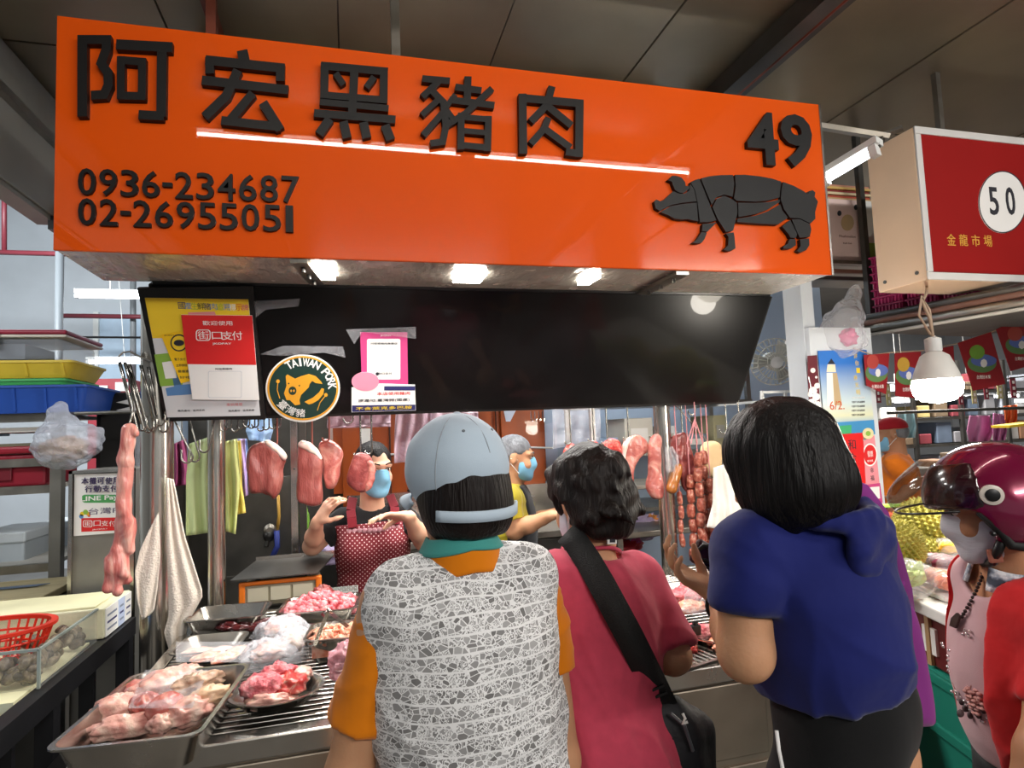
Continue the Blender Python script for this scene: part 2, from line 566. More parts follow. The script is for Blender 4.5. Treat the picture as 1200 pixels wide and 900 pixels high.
fl = MB(); fl.b2((-9, -6, -.1), (11, 12, 0)); struct('floor', fl, m_floor)
ce = MB(); ce.b2((-1.25, -6, 3.07), (7, 4.5, 3.2)); cel = struct('ceiling', ce, m_ceil2)
x = -1.25
k = 0
while x < 6.9:
    p = MB(); p.b2((x + .003, -5.5, 3.05 + .004 * (k % 2)), (x + .617, 2.62, 3.075)); p.build('ceiling_panel', m_ceil, cel)
    p = MB(); p.b2((x + .003, 2.64, 3.052 + .003 * ((k + 1) % 2)), (x + .617, 4.45, 3.075)); p.build('ceiling_panel', m_ceil, cel)
    x += .62; k += 1
# cross duct above the sign, and pipe runs on the ceiling
b = MB(); b.tube([(-.55, 2.62, 2.98), (1.45, 2.62, 2.98)], .075, 16); struct('trim_1', b, m_ceil2, smooth=40)
b = MB(); b.bar((1.66, -4, 2.99), (1.66, 4.4, 2.99), .07, .09); b.bar((1.76, -4, 3.0), (1.76, 4.4, 3.0), .035, .04); struct('trim_2', b, m_dsteel)
b = MB(); b.tube([(1.71, -4, 2.965), (1.71, 4.4, 2.965)], .016, 8); struct('trim_3', b, mat('rusty_pipe', '#7a3d2c', .5, metal=.4, var=.3, vs=9))
b = MB(); b.bar((-.44, -4, 3.0), (-.44, 4.4, 3.0), .03, .05); struct('trim_4', b, mat('rusty_pipe', '#7a3d2c'))
# grey fascia that ends the low ceiling on the left, of sheets with a joint
b = MB(); b.b2((-1.33, -5, 2.5), (-1.25, 3.13, 3.1)); fa = struct('wall_fascia', b, m_duct)
for (y0, y1) in ((-5, 1.2), (1.21, 2.3), (2.31, 3.12)):
    p = MB(); p.b2((-1.25, y0, 2.52), (-1.238, y1, 2.83)); p.build('sheet', m_duct, fa, bevel=.004)
    p = MB(); p.b2((-1.25, y0, 2.845), (-1.23, y1, 3.04)); p.build('sheet', m_duct, fa, bevel=.004)
p = MB(); p.bar((-1.225, -5, 2.84), (-1.225, 3.12, 2.84), .03, .035); p.build('rail', m_steel2, fa)
p = MB(); p.b2((-1.26, 3.06, 2.46), (-1.2, 3.14, 2.56)); p.build('end_bracket', m_black, fa)
# far left hall
b = MB(); b.b2((-9, 9, 0), (-.9, 9.15, 5.2)); struct('wall_left_hall', b, m_white)
b = MB(); b.b2((-5.2, -4, 0), (-5.05, 9, 5.2)); struct('wall_left', b, m_white)
b = MB(); b.b2((-9, 3.2, 5.2), (-.9, 9.2, 5.3)); struct('ceiling_left_hall', b, m_white)
# window band in the hall wall
b = MB(); b.b2((-3.1, 8.9, 2.1), (-1.7, 9.0, 3.2)); w1 = struct('window_1', b, mat('frosted_pane', '#bcd0e2', .3))
for xx in (-3.1, -2.4, -1.7):
    p = MB(); p.bar((xx, 8.88, 2.08), (xx, 8.88, 3.22), .06); p.build('frame', m_whitep, w1)
b = MB(); b.b2((-1.0, 4.36, 0), (.42, 4.4, 1.95)); ws = struct('wall_steel_lining', b, m_dsteel)
for k in range(3):
    p = MB(); p.b2((-.98 + k * .46, 4.35, .05), (-.54 + k * .46, 4.36, 1.92)); p.build('panel', m_dsteel, ws, bevel=.004)
# stall back wall and right partition
b = MB(); b.b2((-1.05, 4.42, 0), (4.0, 4.52, 3.06)); struct('wall_back', b, m_bluewall)
b = MB(); b.b2((2.2, 2.56, 0), (2.27, 2.69, 3.05)); struct('wall_right', b, m_white)
b = MB(); b.b2((-1.05, 3.4, 0), (-1.0, 4.42, 1.35)); struct('wall_stall_left', b, m_steel2)
# far right hall
b = MB(); b.b2((4.0, 8.6, 0), (11, 8.75, 4)); struct('wall_right_hall', b, mat('grey_wall', '#8b8c8e', .7))
b = MB(); b.b2((10.4, -4, 0), (10.5, 8.6, 4)); struct('wall_right', b, mat('grey_wall', '#8b8c8e'))
b = MB(); b.b2((3.95, 4.4, 3.0), (10.6, 8.8, 3.1)); struct('ceiling_right_hall', b, mat('dark_soffit', '#55524e', .7))

# pipes in the left hall
for n_, pts, r_ in (('trim_5', [P(-60, 294, 5.2), P(200, 301, 5.2)], .022), ('trim_6', [P(5, 200, 5.2), P(5, 296, 5.2)], .02)):
    b = MB(); b.tube(pts, r_, 8); struct(n_, b, m_darkred_pipe, smooth=True)
q = P(70, 300, 4.6); b = MB(); b.tube([(q[0], q[1], 0), (q[0], q[1], q[2] + .05)], .028, 10)
struct('trim_7', b, mat('dark_grey_paint', '#4b4f52', .5), smooth=True)
b = MB(); b.tube([P(70, 370, 6.5), P(230, 372, 6.5)], .025, 8); struct('trim_8', b, m_darkred_pipe, smooth=True)
b = MB(); b.tube([P(78, 395, 6.2), P(230, 396, 6.2)], .012, 6); struct('trim_9', b, m_black)
b = MB(); b.tube([P(156, 300, 6.6), P(156, 460, 6.6)], .03, 8); struct('trim_10', b, mat('grey_paint', '#6d7173'), smooth=True)


def tube_lamp(name, label, a, b, r=.014, mtube=m_tube, wires=None, body=True, drop=(0, 0, 1), group=None):
    a = V(a); b = V(b); t = thing(name, label, 'lamp', (a + b) / 2, group)
    d = (b - a) / np.linalg.norm(b - a)
    mb = MB(); mb.tube([a + d * .03, b - d * .03], r, 12); mb.build('tube', mtube, t, smooth=40)
    dr = V(drop, dtype=float)
    if body:
        mb = MB(); mb.bar(a + dr * .035, b + dr * .035, .045, .03, up=dr); mb.build('housing', m_whitep, t)
    for e, s in ((a, 1), (b, -1)):
        mb = MB(); mb.bar(e, e + d * s * .03, .03, .045); mb.build('end_cap', m_whitep, t)
    if wires:
        for wp in wires:
            mb = MB(); mb.tube(wp, .004, 6); mb.build('wire', m_whitep, t)
    return t


# the two aisle battens that mirror in the sign
def mir(px, py):
    q = at(px, py, Y=3.04); return V([q[0], .86, q[2]])


a_, m1, m2, b_ = mir(223, 156), mir(546, 181), mir(549, 182), mir(812, 203)
m_batten = emis('batten_glow', '#fff6ea', 36)
tube_lamp('fluorescent_batten', 'white fluorescent batten on the aisle ceiling before the left half of the orange sign', a_, m1, .009, m_batten)
tube_lamp('fluorescent_batten', 'white fluorescent batten on the aisle ceiling before the right half of the orange sign', m2, b_, .009, m_batten)
# hanging tubes in the far left hall
a = P(88, 346, 5.0); b = a + V([1.2, 0, 0])
tube_lamp('fluorescent_tube', 'upper fluorescent tube hung on white wires in the hall left of the sign', a, b, .022, m_tube,
          [[a + V([.25, 0, .03]), a + V([.3, 0, 5.2 - a[2]])], [a + V([.9, 0, .03]), a + V([.9, 0, 5.2 - a[2]])]])
a = P(101, 424, 6.3); b = a + V([1.2, 0, 0])
tube_lamp('fluorescent_tube', 'lower farther fluorescent tube behind the hook bracket on the left', a, b, .024, m_tube,
          [[a + V([.35, 0, .03]), a + V([.15, 0, 5.2 - a[2]])], [a + V([.95, 0, .03]), a + V([.95, 0, 5.2 - a[2]])]])
# tube on an arm, right of the sign
a = P(963, 214, 2.55); b = P(1029, 175, 2.35)
tube_lamp('fluorescent_tube', 'slanting fluorescent tube between the orange sign and the red sign', a, b, .013, m_tube, drop=(.3, 0, 1))
t = thing('lamp_arm', 'grey metal arm reaching from the orange sign to the red sign', 'bracket', P(1000, 155, 2.45))
b = MB(); b.bar(P(955, 147, 2.5), P(1042, 161, 2.4), .03, .02); b.build('arm', m_steel2, t)
b = MB(); b.bar(P(1036, 158, 2.42), P(1058, 150, 2.38), .035, .012); b.build('end_plate', m_dsteel, t)
b = MB(); b.bar(P(1034, 160, 2.42), P(1028, 171, 2.36), .02); b.build('clip', m_dsteel, t)
# ================================================================== ORANGE SIGN
SX0, SX1, SY, SZ0, SZ1 = -.79, 1.828, 1.95, 2.052, 2.742
pl = Plane((0, SY, SZ0), (1, 0, 0), (0, 0, 1))
m_orange = mat('orange_acrylic', '#da5005', .6, var=.02, vs=2, coat=.9, spec=.08)
m_letter = mat('black_letter', '#100f0f', .5, var=.15, spec=.3)
m_letter_side = m_letter
sign = thing('shop_sign', 'large orange sign box with raised black characters and a pig, number 49', 'sign', (.52, SY, SZ0))
b = MB(); b.b2((SX0, SY, SZ0), (SX1, SY + .012, SZ1)); b.build('face_panel', m_orange, sign, bevel=.003)
b = MB(); b.b2((SX0 + .004, SY + .0125, SZ0 + .003), (SX1 - .004, SY + .36, SZ1 - .004)); b.build('casing', mat('sign_steel', '#f0e7d9', .26, metal=.5, var=.12, vs=5, bump=.8, bs=9, aniso_bump=(3, 1.2, 1), rvar=.08), sign)
b = MB(); b.bar((SX1 + .001, SY, SZ0), (SX1 + .001, SY, SZ1), .006, .008); b.build('edge_strip', m_steel, sign)
D = .022
STROKES = {   # the block lettering, read off the sign stroke by stroke: (points..., width)
    '阿': (0, 2.4, [((240, 112), (240, 338), 27), ((228, 124), (320, 124), 25), ((308, 118), (306, 152), (292, 190), (311, 215), (312, 250), (300, 277), (264, 279), 25), ((334, 137), (490, 145), 28), ((347, 170), (347, 288), 22), ((340, 180), (416, 186), 22), ((406, 182), (405, 288), 22), ((338, 279), (415, 281), 22), ((461, 145), (459, 338), 27), ((466, 336), (396, 332), 25)]),
    '宏': (0, 2.4, [((684, 153), (691, 186), 30), ((582, 180), (802, 203), 26), ((593, 172), (594, 218), 24), ((791, 196), (790, 238), 24), ((572, 236), (812, 263), 25), ((672, 208), (640, 280), (580, 338), 26), ((714, 272), (652, 345), 24), ((626, 348), (792, 366), 24), ((742, 298), (790, 374), 26)]),
    '黑': (0, 2.4, [((903, 195), (1090, 212), 22), ((914, 188), (912, 286), 22), ((1079, 206), (1078, 294), 22), ((997, 200), (990, 336), 23), ((903, 276), (1088, 291), 19), ((944, 216), (966, 248), 18), ((1052, 226), (1030, 256), 18), ((900, 296), (1092, 314), 18), ((884, 327), (1111, 345), 22), ((928, 343), (898, 386), 25), ((966, 350), (977, 396), 24), ((1022, 352), (1032, 396), 24), ((1082, 360), (1098, 401), 25)]),
    '豬': (450, 2.1818, [((96, 210), (166, 216), 17), ((140, 215), (96, 256), 16), ((118, 238), (150, 270), (156, 330), (148, 370), (117, 374), 17), ((138, 262), (95, 302), 15), ((150, 294), (98, 353), 16), ((180, 250), (156, 282), 13), ((152, 282), (182, 322), 14), ((180, 231), (246, 240), 17), ((212, 204), (210, 272), 18), ((165, 263), (279, 277), 17), ((273, 234), (205, 298), (160, 326), 16), ((195, 296), (194, 389), 17), ((264, 304), (262, 393), 17), ((188, 306), (271, 313), 15), ((196, 341), (264, 347), 14), ((188, 377), (270, 385), 16)]),
    '肉': (450, 2.1818, [((350, 248), (352, 400), 20), ((341, 258), (504, 273), 20), ((495, 266), (493, 408), 20), ((496, 400), (460, 395), 18), ((425, 229), (412, 276), (371, 318), 18), ((410, 276), (474, 328), 18), ((416, 308), (405, 336), (371, 374), 17), ((406, 336), (472, 384), 17)]),
}
for ch, (ox, sc, strokes) in STROKES.items():
    b = MB()
    for k, st_ in enumerate(strokes):
        wd = st_[-1] / sc; q = V([(ox + x / sc, y / sc) for x, y in st_[:-1]])
        # mitred ribbon along the stroke
        nrm = []
        for i in range(len(q)):
            d1 = q[i] - q[i - 1] if i else q[1] - q[0]; d2 = q[i + 1] - q[i] if i < len(q) - 1 else d1
            d1 = d1 / np.linalg.norm(d1); d2 = d2 / np.linalg.norm(d2); t_ = d1 + d2; t_ /= np.linalg.norm(t_)
            n_ = V([-t_[1], t_[0]]); nrm.append(n_ * wd / 2 / max(.6, abs(n_ @ V([-d2[1], d2[0]]))))
        out = [tuple(q[i] + nrm[i]) for i in range(len(q))] + [tuple(q[i] - nrm[i]) for i in range(len(q))][::-1]
        pl.poly(b, out, .0005, D - .00012 * k)
    b.build('character', m_letter, sign)


def row(s, x0, y0, x1, y1, h, name, m, par, pl, bold=.018, depth=.012, wgt=None, gap=.18, keep=False):
    """characters laid along a pixel line, each its own raised piece"""
    n = len(s); ws = [(.55 if c in '-.·' else .6 if c in '1I' else 1.) for c in s]; tot = sum(ws)
    acc = 0
    for c, wv in zip(s, ws):
        tm = (acc + wv / 2) / tot; acc += wv
        if c == ' ': continue
        x, y = x0 + (x1 - x0) * tm, y0 + (y1 - y0) * tm
        a, e = pl.px(x - (x1 - x0) * wv / tot / 2 * (1 - gap), y), pl.px(x + (x1 - x0) * wv / tot / 2 * (1 - gap), y)
        wd = np.linalg.norm(e - a)
        hh = np.linalg.norm(pl.px(x, y - h / 2) - pl.px(x, y + h / 2))
        if c == '-': hh *= .16
        elif c == '1': wd *= .7
        text(c, name, m, par, pl, (x, y), (wd, hh), .0004, depth, bold=bold)


row('0936-234687', 91, 214, 353, 224, 31, 'digit', m_letter, sign, pl, bold=.006)
row('02-26955051', 91, 249, 347, 258, 31, 'digit', m_letter, sign, pl, bold=.006)
row('49', 870, 163, 950, 169, 61, 'digit', m_letter, sign, pl, bold=.03, gap=.1, depth=.02)


# the pig of cut pieces (outline read off the photograph, crop scale 1200/220)
def pg(pts): return [(750 + x / 5.4545, 190 + y / 5.4545) for x, y in pts]


PIG = [
    [(160, 126), (178, 118), (188, 100), (215, 100), (250, 112), (272, 140), (276, 165), (300, 165), (296, 185), (262, 208), (235, 207), (208, 190), (195, 160), (188, 138)],
    [(75, 262), (90, 250), (112, 262), (140, 252), (196, 198), (235, 214), (268, 213), (300, 192), (306, 150), (330, 190), (345, 262), (250, 272), (180, 286), (112, 322), (85, 306)],
    [(116, 330), (180, 293), (250, 279), (346, 270), (355, 388), (320, 382), (290, 374), (250, 378), (205, 372), (165, 350)],
    [(306, 140), (336, 126), (362, 118), (392, 190), (436, 300), (470, 382), (430, 392), (366, 394), (358, 330), (350, 262), (335, 190)],
    [(372, 116), (430, 102), (500, 95), (576, 94), (584, 150), (574, 232), (520, 218), (470, 236), (442, 284), (402, 190)],
    [(446, 300), (474, 244), (520, 226), (566, 246), (600, 270), (604, 340), (596, 368), (578, 446), (532, 456), (480, 376)],
    [(588, 94), (650, 93), (740, 102), (820, 116), (884, 136), (876, 190), (872, 236), (800, 256), (720, 264), (600, 258), (582, 240), (594, 170)],
    [(608, 270), (720, 272), (800, 266), (874, 250), (872, 266), (800, 312), (720, 342), (612, 362)],
    [(606, 372), (720, 352), (800, 324), (876, 280), (890, 320), (925, 366), (862, 408), (760, 404), (680, 398), (602, 392)],
    [(894, 138), (960, 162), (1020, 194), (1052, 216), (1060, 196), (1082, 190), (1100, 205), (1095, 232), (1116, 262), (1108, 296), (1098, 330), (1100, 372), (1068, 402), (1000, 368), (940, 366), (900, 310), (880, 250), (884, 190)],
    [(382, 406), (430, 402), (474, 394), (440, 428), (412, 456), (380, 450)],
    [(376, 456), (410, 462), (396, 500), (380, 522), (350, 528), (318, 524), (345, 506)],
    [(530, 466), (580, 458), (586, 486), (592, 560), (570, 572), (540, 576), (518, 568), (545, 540), (548, 488)],
    [(888, 420), (940, 380), (960, 420), (984, 470), (976, 494), (940, 492), (930, 470)],
    [(950, 376), (1000, 374), (1066, 406), (1074, 440), (1064, 486), (1000, 492), (985, 460)],
    [(936, 500), (974, 500), (976, 540), (945, 560), (900, 562), (892, 550), (925, 530)],
    [(1002, 502), (1060, 496), (1062, 540), (1040, 572), (1005, 586), (982, 576), (1006, 545)],
]
for pts in PIG:
    b = MB(); pl.poly(b, pg(pts), .0005, .018); b.build('pig_cut', m_letter, sign)
# downlights let into the steel underside and the brackets that carry the dark board
m_down = emis('downlight_glow', '#fffaf0', 22)
for (px, py, wx) in ((379, 319, .075), (550, 323, .1), (690, 326, .045)):
    q = at(px, py, Z=SZ0)
    b = MB(); b.b2((q[0] - wx / 2, q[1] - .06, SZ0 - .012), (q[0] + wx / 2, q[1] + .06, SZ0 - .001))
    t = b.build('downlight', m_down); tag(t, {379: 'left bright square downlight under the orange sign', 550: 'middle bright wide downlight under the orange sign', 690: 'right narrow bright downlight under the orange sign'}[px], 'lamp')
    light('downlight_beam', (q[0], q[1], SZ0 - .03), (q[0], q[1] - .2, 0), 5 + 55 * wx, wx, .2, (1, .97, .92), math.radians(150))
for (x0, y0, x1, y1, lb) in ((350, 306, 372, 332, 'steel bracket under the sign above the framed notice'), (752, 344, 800, 320, 'steel bracket under the sign near its right end')):
    a, c = at(x0, y0, Z=SZ0 - .01), at(x1, y1, Z=SZ0 - .01)
    t = thing('sign_bracket', lb, 'bracket', (a + c) / 2)
    b = MB(); b.bar(a, c, .05, .012); b.build('plate', m_steel2, t)
    for s in (.2, .5, .8):
        b = MB(); q = a + (c - a) * s; b.lathe([(.007, -.02), (.007, -.006)], q, seg=8); b.build('bolt', m_dsteel, t)
# hanging rods
for (px, y0, nm) in ((463, 2.1, 'second steel rod from the left holding up the orange sign'), (248, 2.12, 'leftmost rusty rod holding up the orange sign')):
    x0 = at(px, 30, Y=y0)[0]
    t = thing('hanging_rod', nm, 'rod', (x0, y0, SZ1))
    b = MB(); b.bar((x0, y0, SZ1 + .01), (x0, y0, 3.05), .03, .03, up=(0, 1, 0)); b.build('rod', m_steel2 if px > 300 else mat('rusty_pipe', '#7a3d2c'), t)
    b = MB(); b.b2((x0 - .035, y0 - .035, SZ1 - .002), (x0 + .035, y0 + .035, SZ1 + .012)); b.build('foot_plate', m_dsteel, t)

# ================================================================== DARK BOARD below the sign
bo = V([-.64, 2.52, 1.592]); bt = V([-.634, 2.30, 2.043])
m_board = mat('black_glossy_board', '#0a090a', .3, var=.3, vs=3, coat=.12, spec=.2)
bp = Plane(bo, (1, 0, 0), bt - bo)
bw, bh = 2.44, np.linalg.norm(bt - bo)
board = thing('display_board', 'long black glossy board tilted under the orange sign', 'board', (.58, 2.45, 1.59))
b = MB(); b.prism([bp.uv(u, v, 0) for u, v in ((0, 0), (bw - .03, 0), (bw + .02, bh), (0, bh))], [bp.uv(u, v, -.05) for u, v in ((0, 0), (bw - .03, 0), (bw + .02, bh), (0, bh))])
b.build('screen', m_board, board)
for (u0, v0, u1, v1, wd) in ((0, 0, bw - .03, 0, .03), (0, bh, bw + .02, bh, .035), (0, 0, 0, bh, .025), (bw - .03, 0, bw + .02, bh, .025)):
    b = MB(); b.bar(bp.uv(u0, v0, -.04), bp.uv(u1, v1, -.04), .07, wd, up=bp.U if u0 != u1 else bp.R); b.build('rim', m_black, board, bevel=.004)


def card(name, label, cat, px, m, pl, d0, d1, **k):
    """flat printed card standing on a plane: outline in pixels, real thickness"""
    c = np.mean([pl.px(*q, d0) for q in px], 0)
    t = thing(name, label, cat, c, **k)
    b = MB(); pl.poly(b, px, d0, d1); b.build('card', m, t)
    return t


def inner(name, m, t, px, pl, d0, d1):
    b = MB(); pl.poly(b, px, d0, d1); return b.build(name, m, t)


def circ(cx, cy, rx, ry, n=40, a0=0, a1=2 * math.pi, shear=0.):
    return [(cx + rx * math.cos(a0 + (a1 - a0) * k / n) + shear * math.sin(a0 + (a1 - a0) * k / n), cy + ry * math.sin(a0 + (a1 - a0) * k / n)) for k in range(n if a1 - a0 > 6.28 else n + 1)]


m_yel = mat('print_yellow', '#e6c22c', .5, var=.03); m_pr_red = mat('print_red', '#cf2626', .45, var=.03)
m_pr_white = mat('print_white', '#e9e6e2', .5, var=.02); m_ink = mat('print_ink', '#23222a', .6); m_pink = mat('print_pink', '#e58aa0', .5, var=.03)
m_navy = mat('print_navy', '#27295c', .5); m_pale = mat('print_pale_grey', '#cfd0d2', .5, var=.03); m_green = mat('print_green', '#87ad45', .5)
m_blue = mat('print_blue', '#5b86b8', .5); m_gold = mat('print_gold', '#d99a2c', .4, var=.06); m_dgreen = mat('print_dark_green', '#16322c', .4)
m_mag = mat('print_magenta', '#c4447c', .5); m_pred2 = mat('print_soft_red', '#d98a8c', .5)
# framed origin notice: A black frame, yellow and grey print
no = thing('framed_notice', 'black framed pork origin notice with yellow top, hung at the left end of the board', 'notice', bp.px(240, 490, .01))
inner('frame', m_black, no, [(163, 336), (297, 334), (312, 489), (195, 489)], bp, .002, .022)
inner('print', m_pale, no, [(172, 347), (292, 349), (306, 484), (198, 486)], bp, .0222, .024)
inner('yellow_band', m_yel, no, [(172, 347), (292, 349), (296, 392), (181, 394)], bp, .0241, .0245)
inner('green_block', m_green, no, [(183, 413), (210, 410), (216, 448), (190, 450)], bp, .0241, .0245)
inner('pale_block', m_pr_white, no, [(192, 422), (206, 420), (209, 440), (196, 441)], bp, .0246, .0249)
inner('blue_block', m_blue, no, [(196, 452), (206, 450), (202, 430), (212, 428), (214, 448), (228, 447), (229, 459), (198, 461)], bp, .0241, .0245)
inner('red_line', m_pred2, no, [(222, 364), (253, 363), (255, 368), (224, 369)], bp, .0246, .0249)
cols = [m_navy, m_blue, m_green, m_dgreen, m_navy, m_blue, m_green, m_blue, m_pr_white, m_pr_red, m_mag]
for i, ch in enumerate('國產生鮮豬肉追溯標示牌'):
    text(ch, 'character', cols[i % 11], no, bp, (215 + i * 7.35, 356 + i * .25), (.0225, .024), .0246, .0252, bold=.02)
for i in range(2):
    text('豬肉產地 · 追溯系統', 'lettering', m_ink, no, bp, (226 + 58 * i, 478), (.09, .008), .0241, .0246)
text('產銷履歷', 'lettering', m_pred2, no, bp, (276, 471), (.055, .012), .0241, .0246, bold=.01)
# yellow flyer tucked behind the red placard
fy = card('yellow_flyer', 'slanted yellow flyer tucked behind the red payment placard', 'flyer', [(191, 390), (225, 384), (240, 440), (214, 446)], mat('flyer_yellow', '#edbe17', .5), bp, .026, .0275)
inner('black_ring', m_ink, fy, circ(212, 399, 10, 10), bp, .0276, .028); inner('ring_inside', m_yel, fy, circ(212, 399, 8.4, 8.4), bp, .0281, .0284)
inner('ring_centre', m_ink, fy, circ(212, 399, 6, 3.6), bp, .0285, .0288)
for i, s_ in enumerate(('電子支付', '立即掃描', '最優惠', '好禮')):
    text(s_, 'lettering', m_ink, fy, bp, (213 + i * 2, 418 + i * 7), (.035, .01), .0276, .028)
text('JKOPAY 2021', 'lettering', m_ink, fy, bp, (204, 390.5), (.05, .006), .0276, .028)
# red and white payment placard
rp = card('payment_placard', 'red and white mobile payment placard fixed over the framed notice', 'placard', [(215, 366), (297, 367), (305, 465), (228, 464)], m_pr_white, bp, .029, .034)
inner('red_panel', m_pr_red, rp, [(215, 366), (297, 367), (301.5, 424), (222, 423)], bp, .0341, .0345)
text('歡迎使用', 'lettering', m_pr_white, rp, bp, (257, 375.5), (.096, .016), .0346, .0352, bold=.02)


def ring(name, m, t, pts, pl, k, d0, d1):
    c = np.mean(V(pts, dtype=float), 0); inn = [tuple(c + (V(q) - c) * k) for q in pts]
    b = MB(); n = len(pts); A = [pl.px(*q, d1) for q in pts]; B = [pl.px(*q, d1) for q in inn]; A0 = [pl.px(*q, d0) for q in pts]; B0 = [pl.px(*q, d0) for q in inn]
    b.add(A + B + A0 + B0, [f for i in range(n) for f in ((i, (i + 1) % n, n + (i + 1) % n, n + i), (i, 2 * n + i, 2 * n + (i + 1) % n, (i + 1) % n), (n + i, n + (i + 1) % n, 3 * n + (i + 1) % n, 3 * n + i))])
    return b.build(name, m, t)


def rrect(x0, y0, x1, y1, r, n=4):
    o = []
    for cx, cy, a in ((x1 - r, y1 - r, 0), (x0 + r, y1 - r, 90), (x0 + r, y0 + r, 180), (x1 - r, y0 + r, 270)):
        o += [(cx + r * math.cos(math.radians(a + 90 * k / n)), cy + r * math.sin(math.radians(a + 90 * k / n))) for k in range(n + 1)]
    return o


ring('logo_frame', m_pr_white, rp, rrect(232, 383, 249, 396, 3.5), bp, .87, .0346, .0352)
text('街', 'lettering', m_pr_white, rp, bp, (240.5, 389.5), (.036, .03), .0346, .0352, bold=.02)
for i, ch in enumerate('口支付'):
    text(ch, 'lettering', m_pr_white, rp, bp, (256.5 + i * 11.6, 390), (.034, .032 if i else .027), .0346, .0352, bold=.025)
text('JKOPAY', 'lettering', m_pr_white, rp, bp, (262, 399.5), (.062, .009), .0346, .0352, bold=.01)
text('阿宏黑豬肉', 'lettering', m_ink, rp, bp, (264, 428.5), (.055, .008), .0341, .0346)
ring('code_frame', m_pale, rp, rrect(246, 431, 285, 462, 2), bp, .96, .0341, .0344)
# round pork emblem sticker
st = thing('round_sticker', 'round dark green and gold pork emblem sticker hanging below the board', 'sticker', bp.px(355, 494, .004))
inner('backing', m_pr_white, st, circ(355, 454.5, 43.5, 39.5, 56), bp, .004, .0065)
inner('disc', m_dgreen, st, circ(355, 454, 41.5, 37.5, 56), bp, .0066, .0072)
ring('gold_ring', m_gold, st, circ(355, 454, 41.5, 37.5, 56), bp, .95, .0073, .0079)
head = [(335, 440), (337, 438), (346, 443), (353, 440), (362, 437.5), (370, 440), (376, 446), (378, 449), (370, 448), (366, 445.5), (363, 449), (362, 453), (357, 458), (353, 462), (351, 468), (352, 473), (346, 474), (340, 468), (336, 468), (333, 460), (336, 451)]
inner('gold_pig_head', m_gold, st, head, bp, .0073, .0079)
inner('gold_pig_body', m_gold, st, [(362, 473), (357, 470), (367, 465), (374, 459), (377, 454), (380, 455), (379, 461), (373, 468), (366, 472)], bp, .0073, .0079)
inner('snout', m_dgreen, st, circ(343, 457, 4.6, 5, 20), bp, .008, .0083)
for dx in (-1.6, 1.6): inner('nostril', m_gold, st, circ(343 + dx, 457, 1, 1.5, 10), bp, .0084, .0087)
for e in ((338.5, 448.5), (351, 451)): inner('eye', m_dgreen, st, circ(*e, 1, 1, 8), bp, .008, .0083)
for s_ in ((326, 446, 328, 466), (382, 462, 372, 480)):
    b = MB(); b.tube([bp.px(s_[0], s_[1], .0075), bp.px((s_[0] + s_[2]) / 2 - 2, (s_[1] + s_[3]) / 2, .0075), bp.px(s_[2], s_[3], .0075)], .0016, 6); b.build('whisker_line', m_gold, st)
    inner('whisker_dot', m_gold, st, circ(s_[0], s_[1], 2.2, 2.2, 12), bp, .0073, .0079)


def arc_text(s, cx, cy, rx, ry, a0, a1, wh, m, par, pl, d, bold=.01, flip=1):
    n = len(s)
    for i, ch in enumerate(s):
        if ch == ' ': continue
        a = math.radians(a0 + (a1 - a0) * i / (n - 1))
        x, y = cx + rx * math.cos(a), cy - ry * math.sin(a)
        ta = a - math.pi / 2 if flip > 0 else a + math.pi / 2
        q = Plane(pl.px(x, y), pl.R * math.cos(ta) + pl.U * math.sin(ta), -pl.R * math.sin(ta) + pl.U * math.cos(ta))
        text(ch, 'letter', m, par, q, (x, y), (wh[0] * (.35 if ch == 'I' else 1), wh[1]), d, d + .0006, bold=bold)


arc_text('TAIWAN PORK', 355, 454, 34.5, 30.5, 118, 4, (.023, .032), m_pr_white, st, bp, .0073, bold=.02)
arc_text('臺灣豬', 355, 454, 31, 29, 222, 265, (.034, .034), m_pr_white, st, bp, .0085, bold=.03, flip=-1)
# pink payment card
pk = card('pink_code_card', 'pink payment card on the black board right of the round sticker', 'card', [(422, 389), (477, 389), (478, 450), (424, 450)], m_mag, bp, .003, .006)
inner('white_field', m_pr_white, pk, rrect(430, 396.5, 469, 444, 2), bp, .0061, .0065)
text('JKOPAY', 'lettering', m_pr_white, pk, bp, (452, 393), (.04, .007), .0061, .0066)
text('阿宏黑豬肉專賣店', 'lettering', m_ink, pk, bp, (450, 402), (.1, .008), .0066, .007)
text('街口支付', 'lettering', m_ink, pk, bp, (451, 437), (.055, .01), .0066, .007)
inner('logo_dot', m_ink, pk, circ(442, 437.5, 2, 2, 12), bp, .0066, .007)
# pork origin card below it
oc = card('pork_origin_card', 'white pork origin card with a purple lettered strip at the lower edge of the board', 'card', [(412, 453), (430, 448), (486, 450), (487, 480), (412, 482)], m_pr_white, bp, .0075, .0095)
inner('pink_top', m_pink, oc, circ(428, 446, 16, 11, 30), bp, .0078, .0105)
inner('purple_strip', m_navy, oc, [(412.5, 474), (486.5, 473), (486.5, 479.5), (412.5, 481.5)], bp, .0096, .01)
inner('top_strip', m_navy, oc, [(450, 451.5), (486, 451.5), (486, 456.5), (450, 456.5)], bp, .0096, .01)
text('本店使用豬肉', 'lettering', m_pr_red, oc, bp, (461, 460), (.13, .014), .0096, .0102, bold=.02)
text('原產地:臺灣豬(國產)', 'lettering', m_ink, oc, bp, (450, 468), (.2, .014), .0096, .0102)
text('不含萊克多巴胺', 'lettering', m_yel, oc, bp, (450, 477), (.22, .014), .0101, .0107, bold=.03)
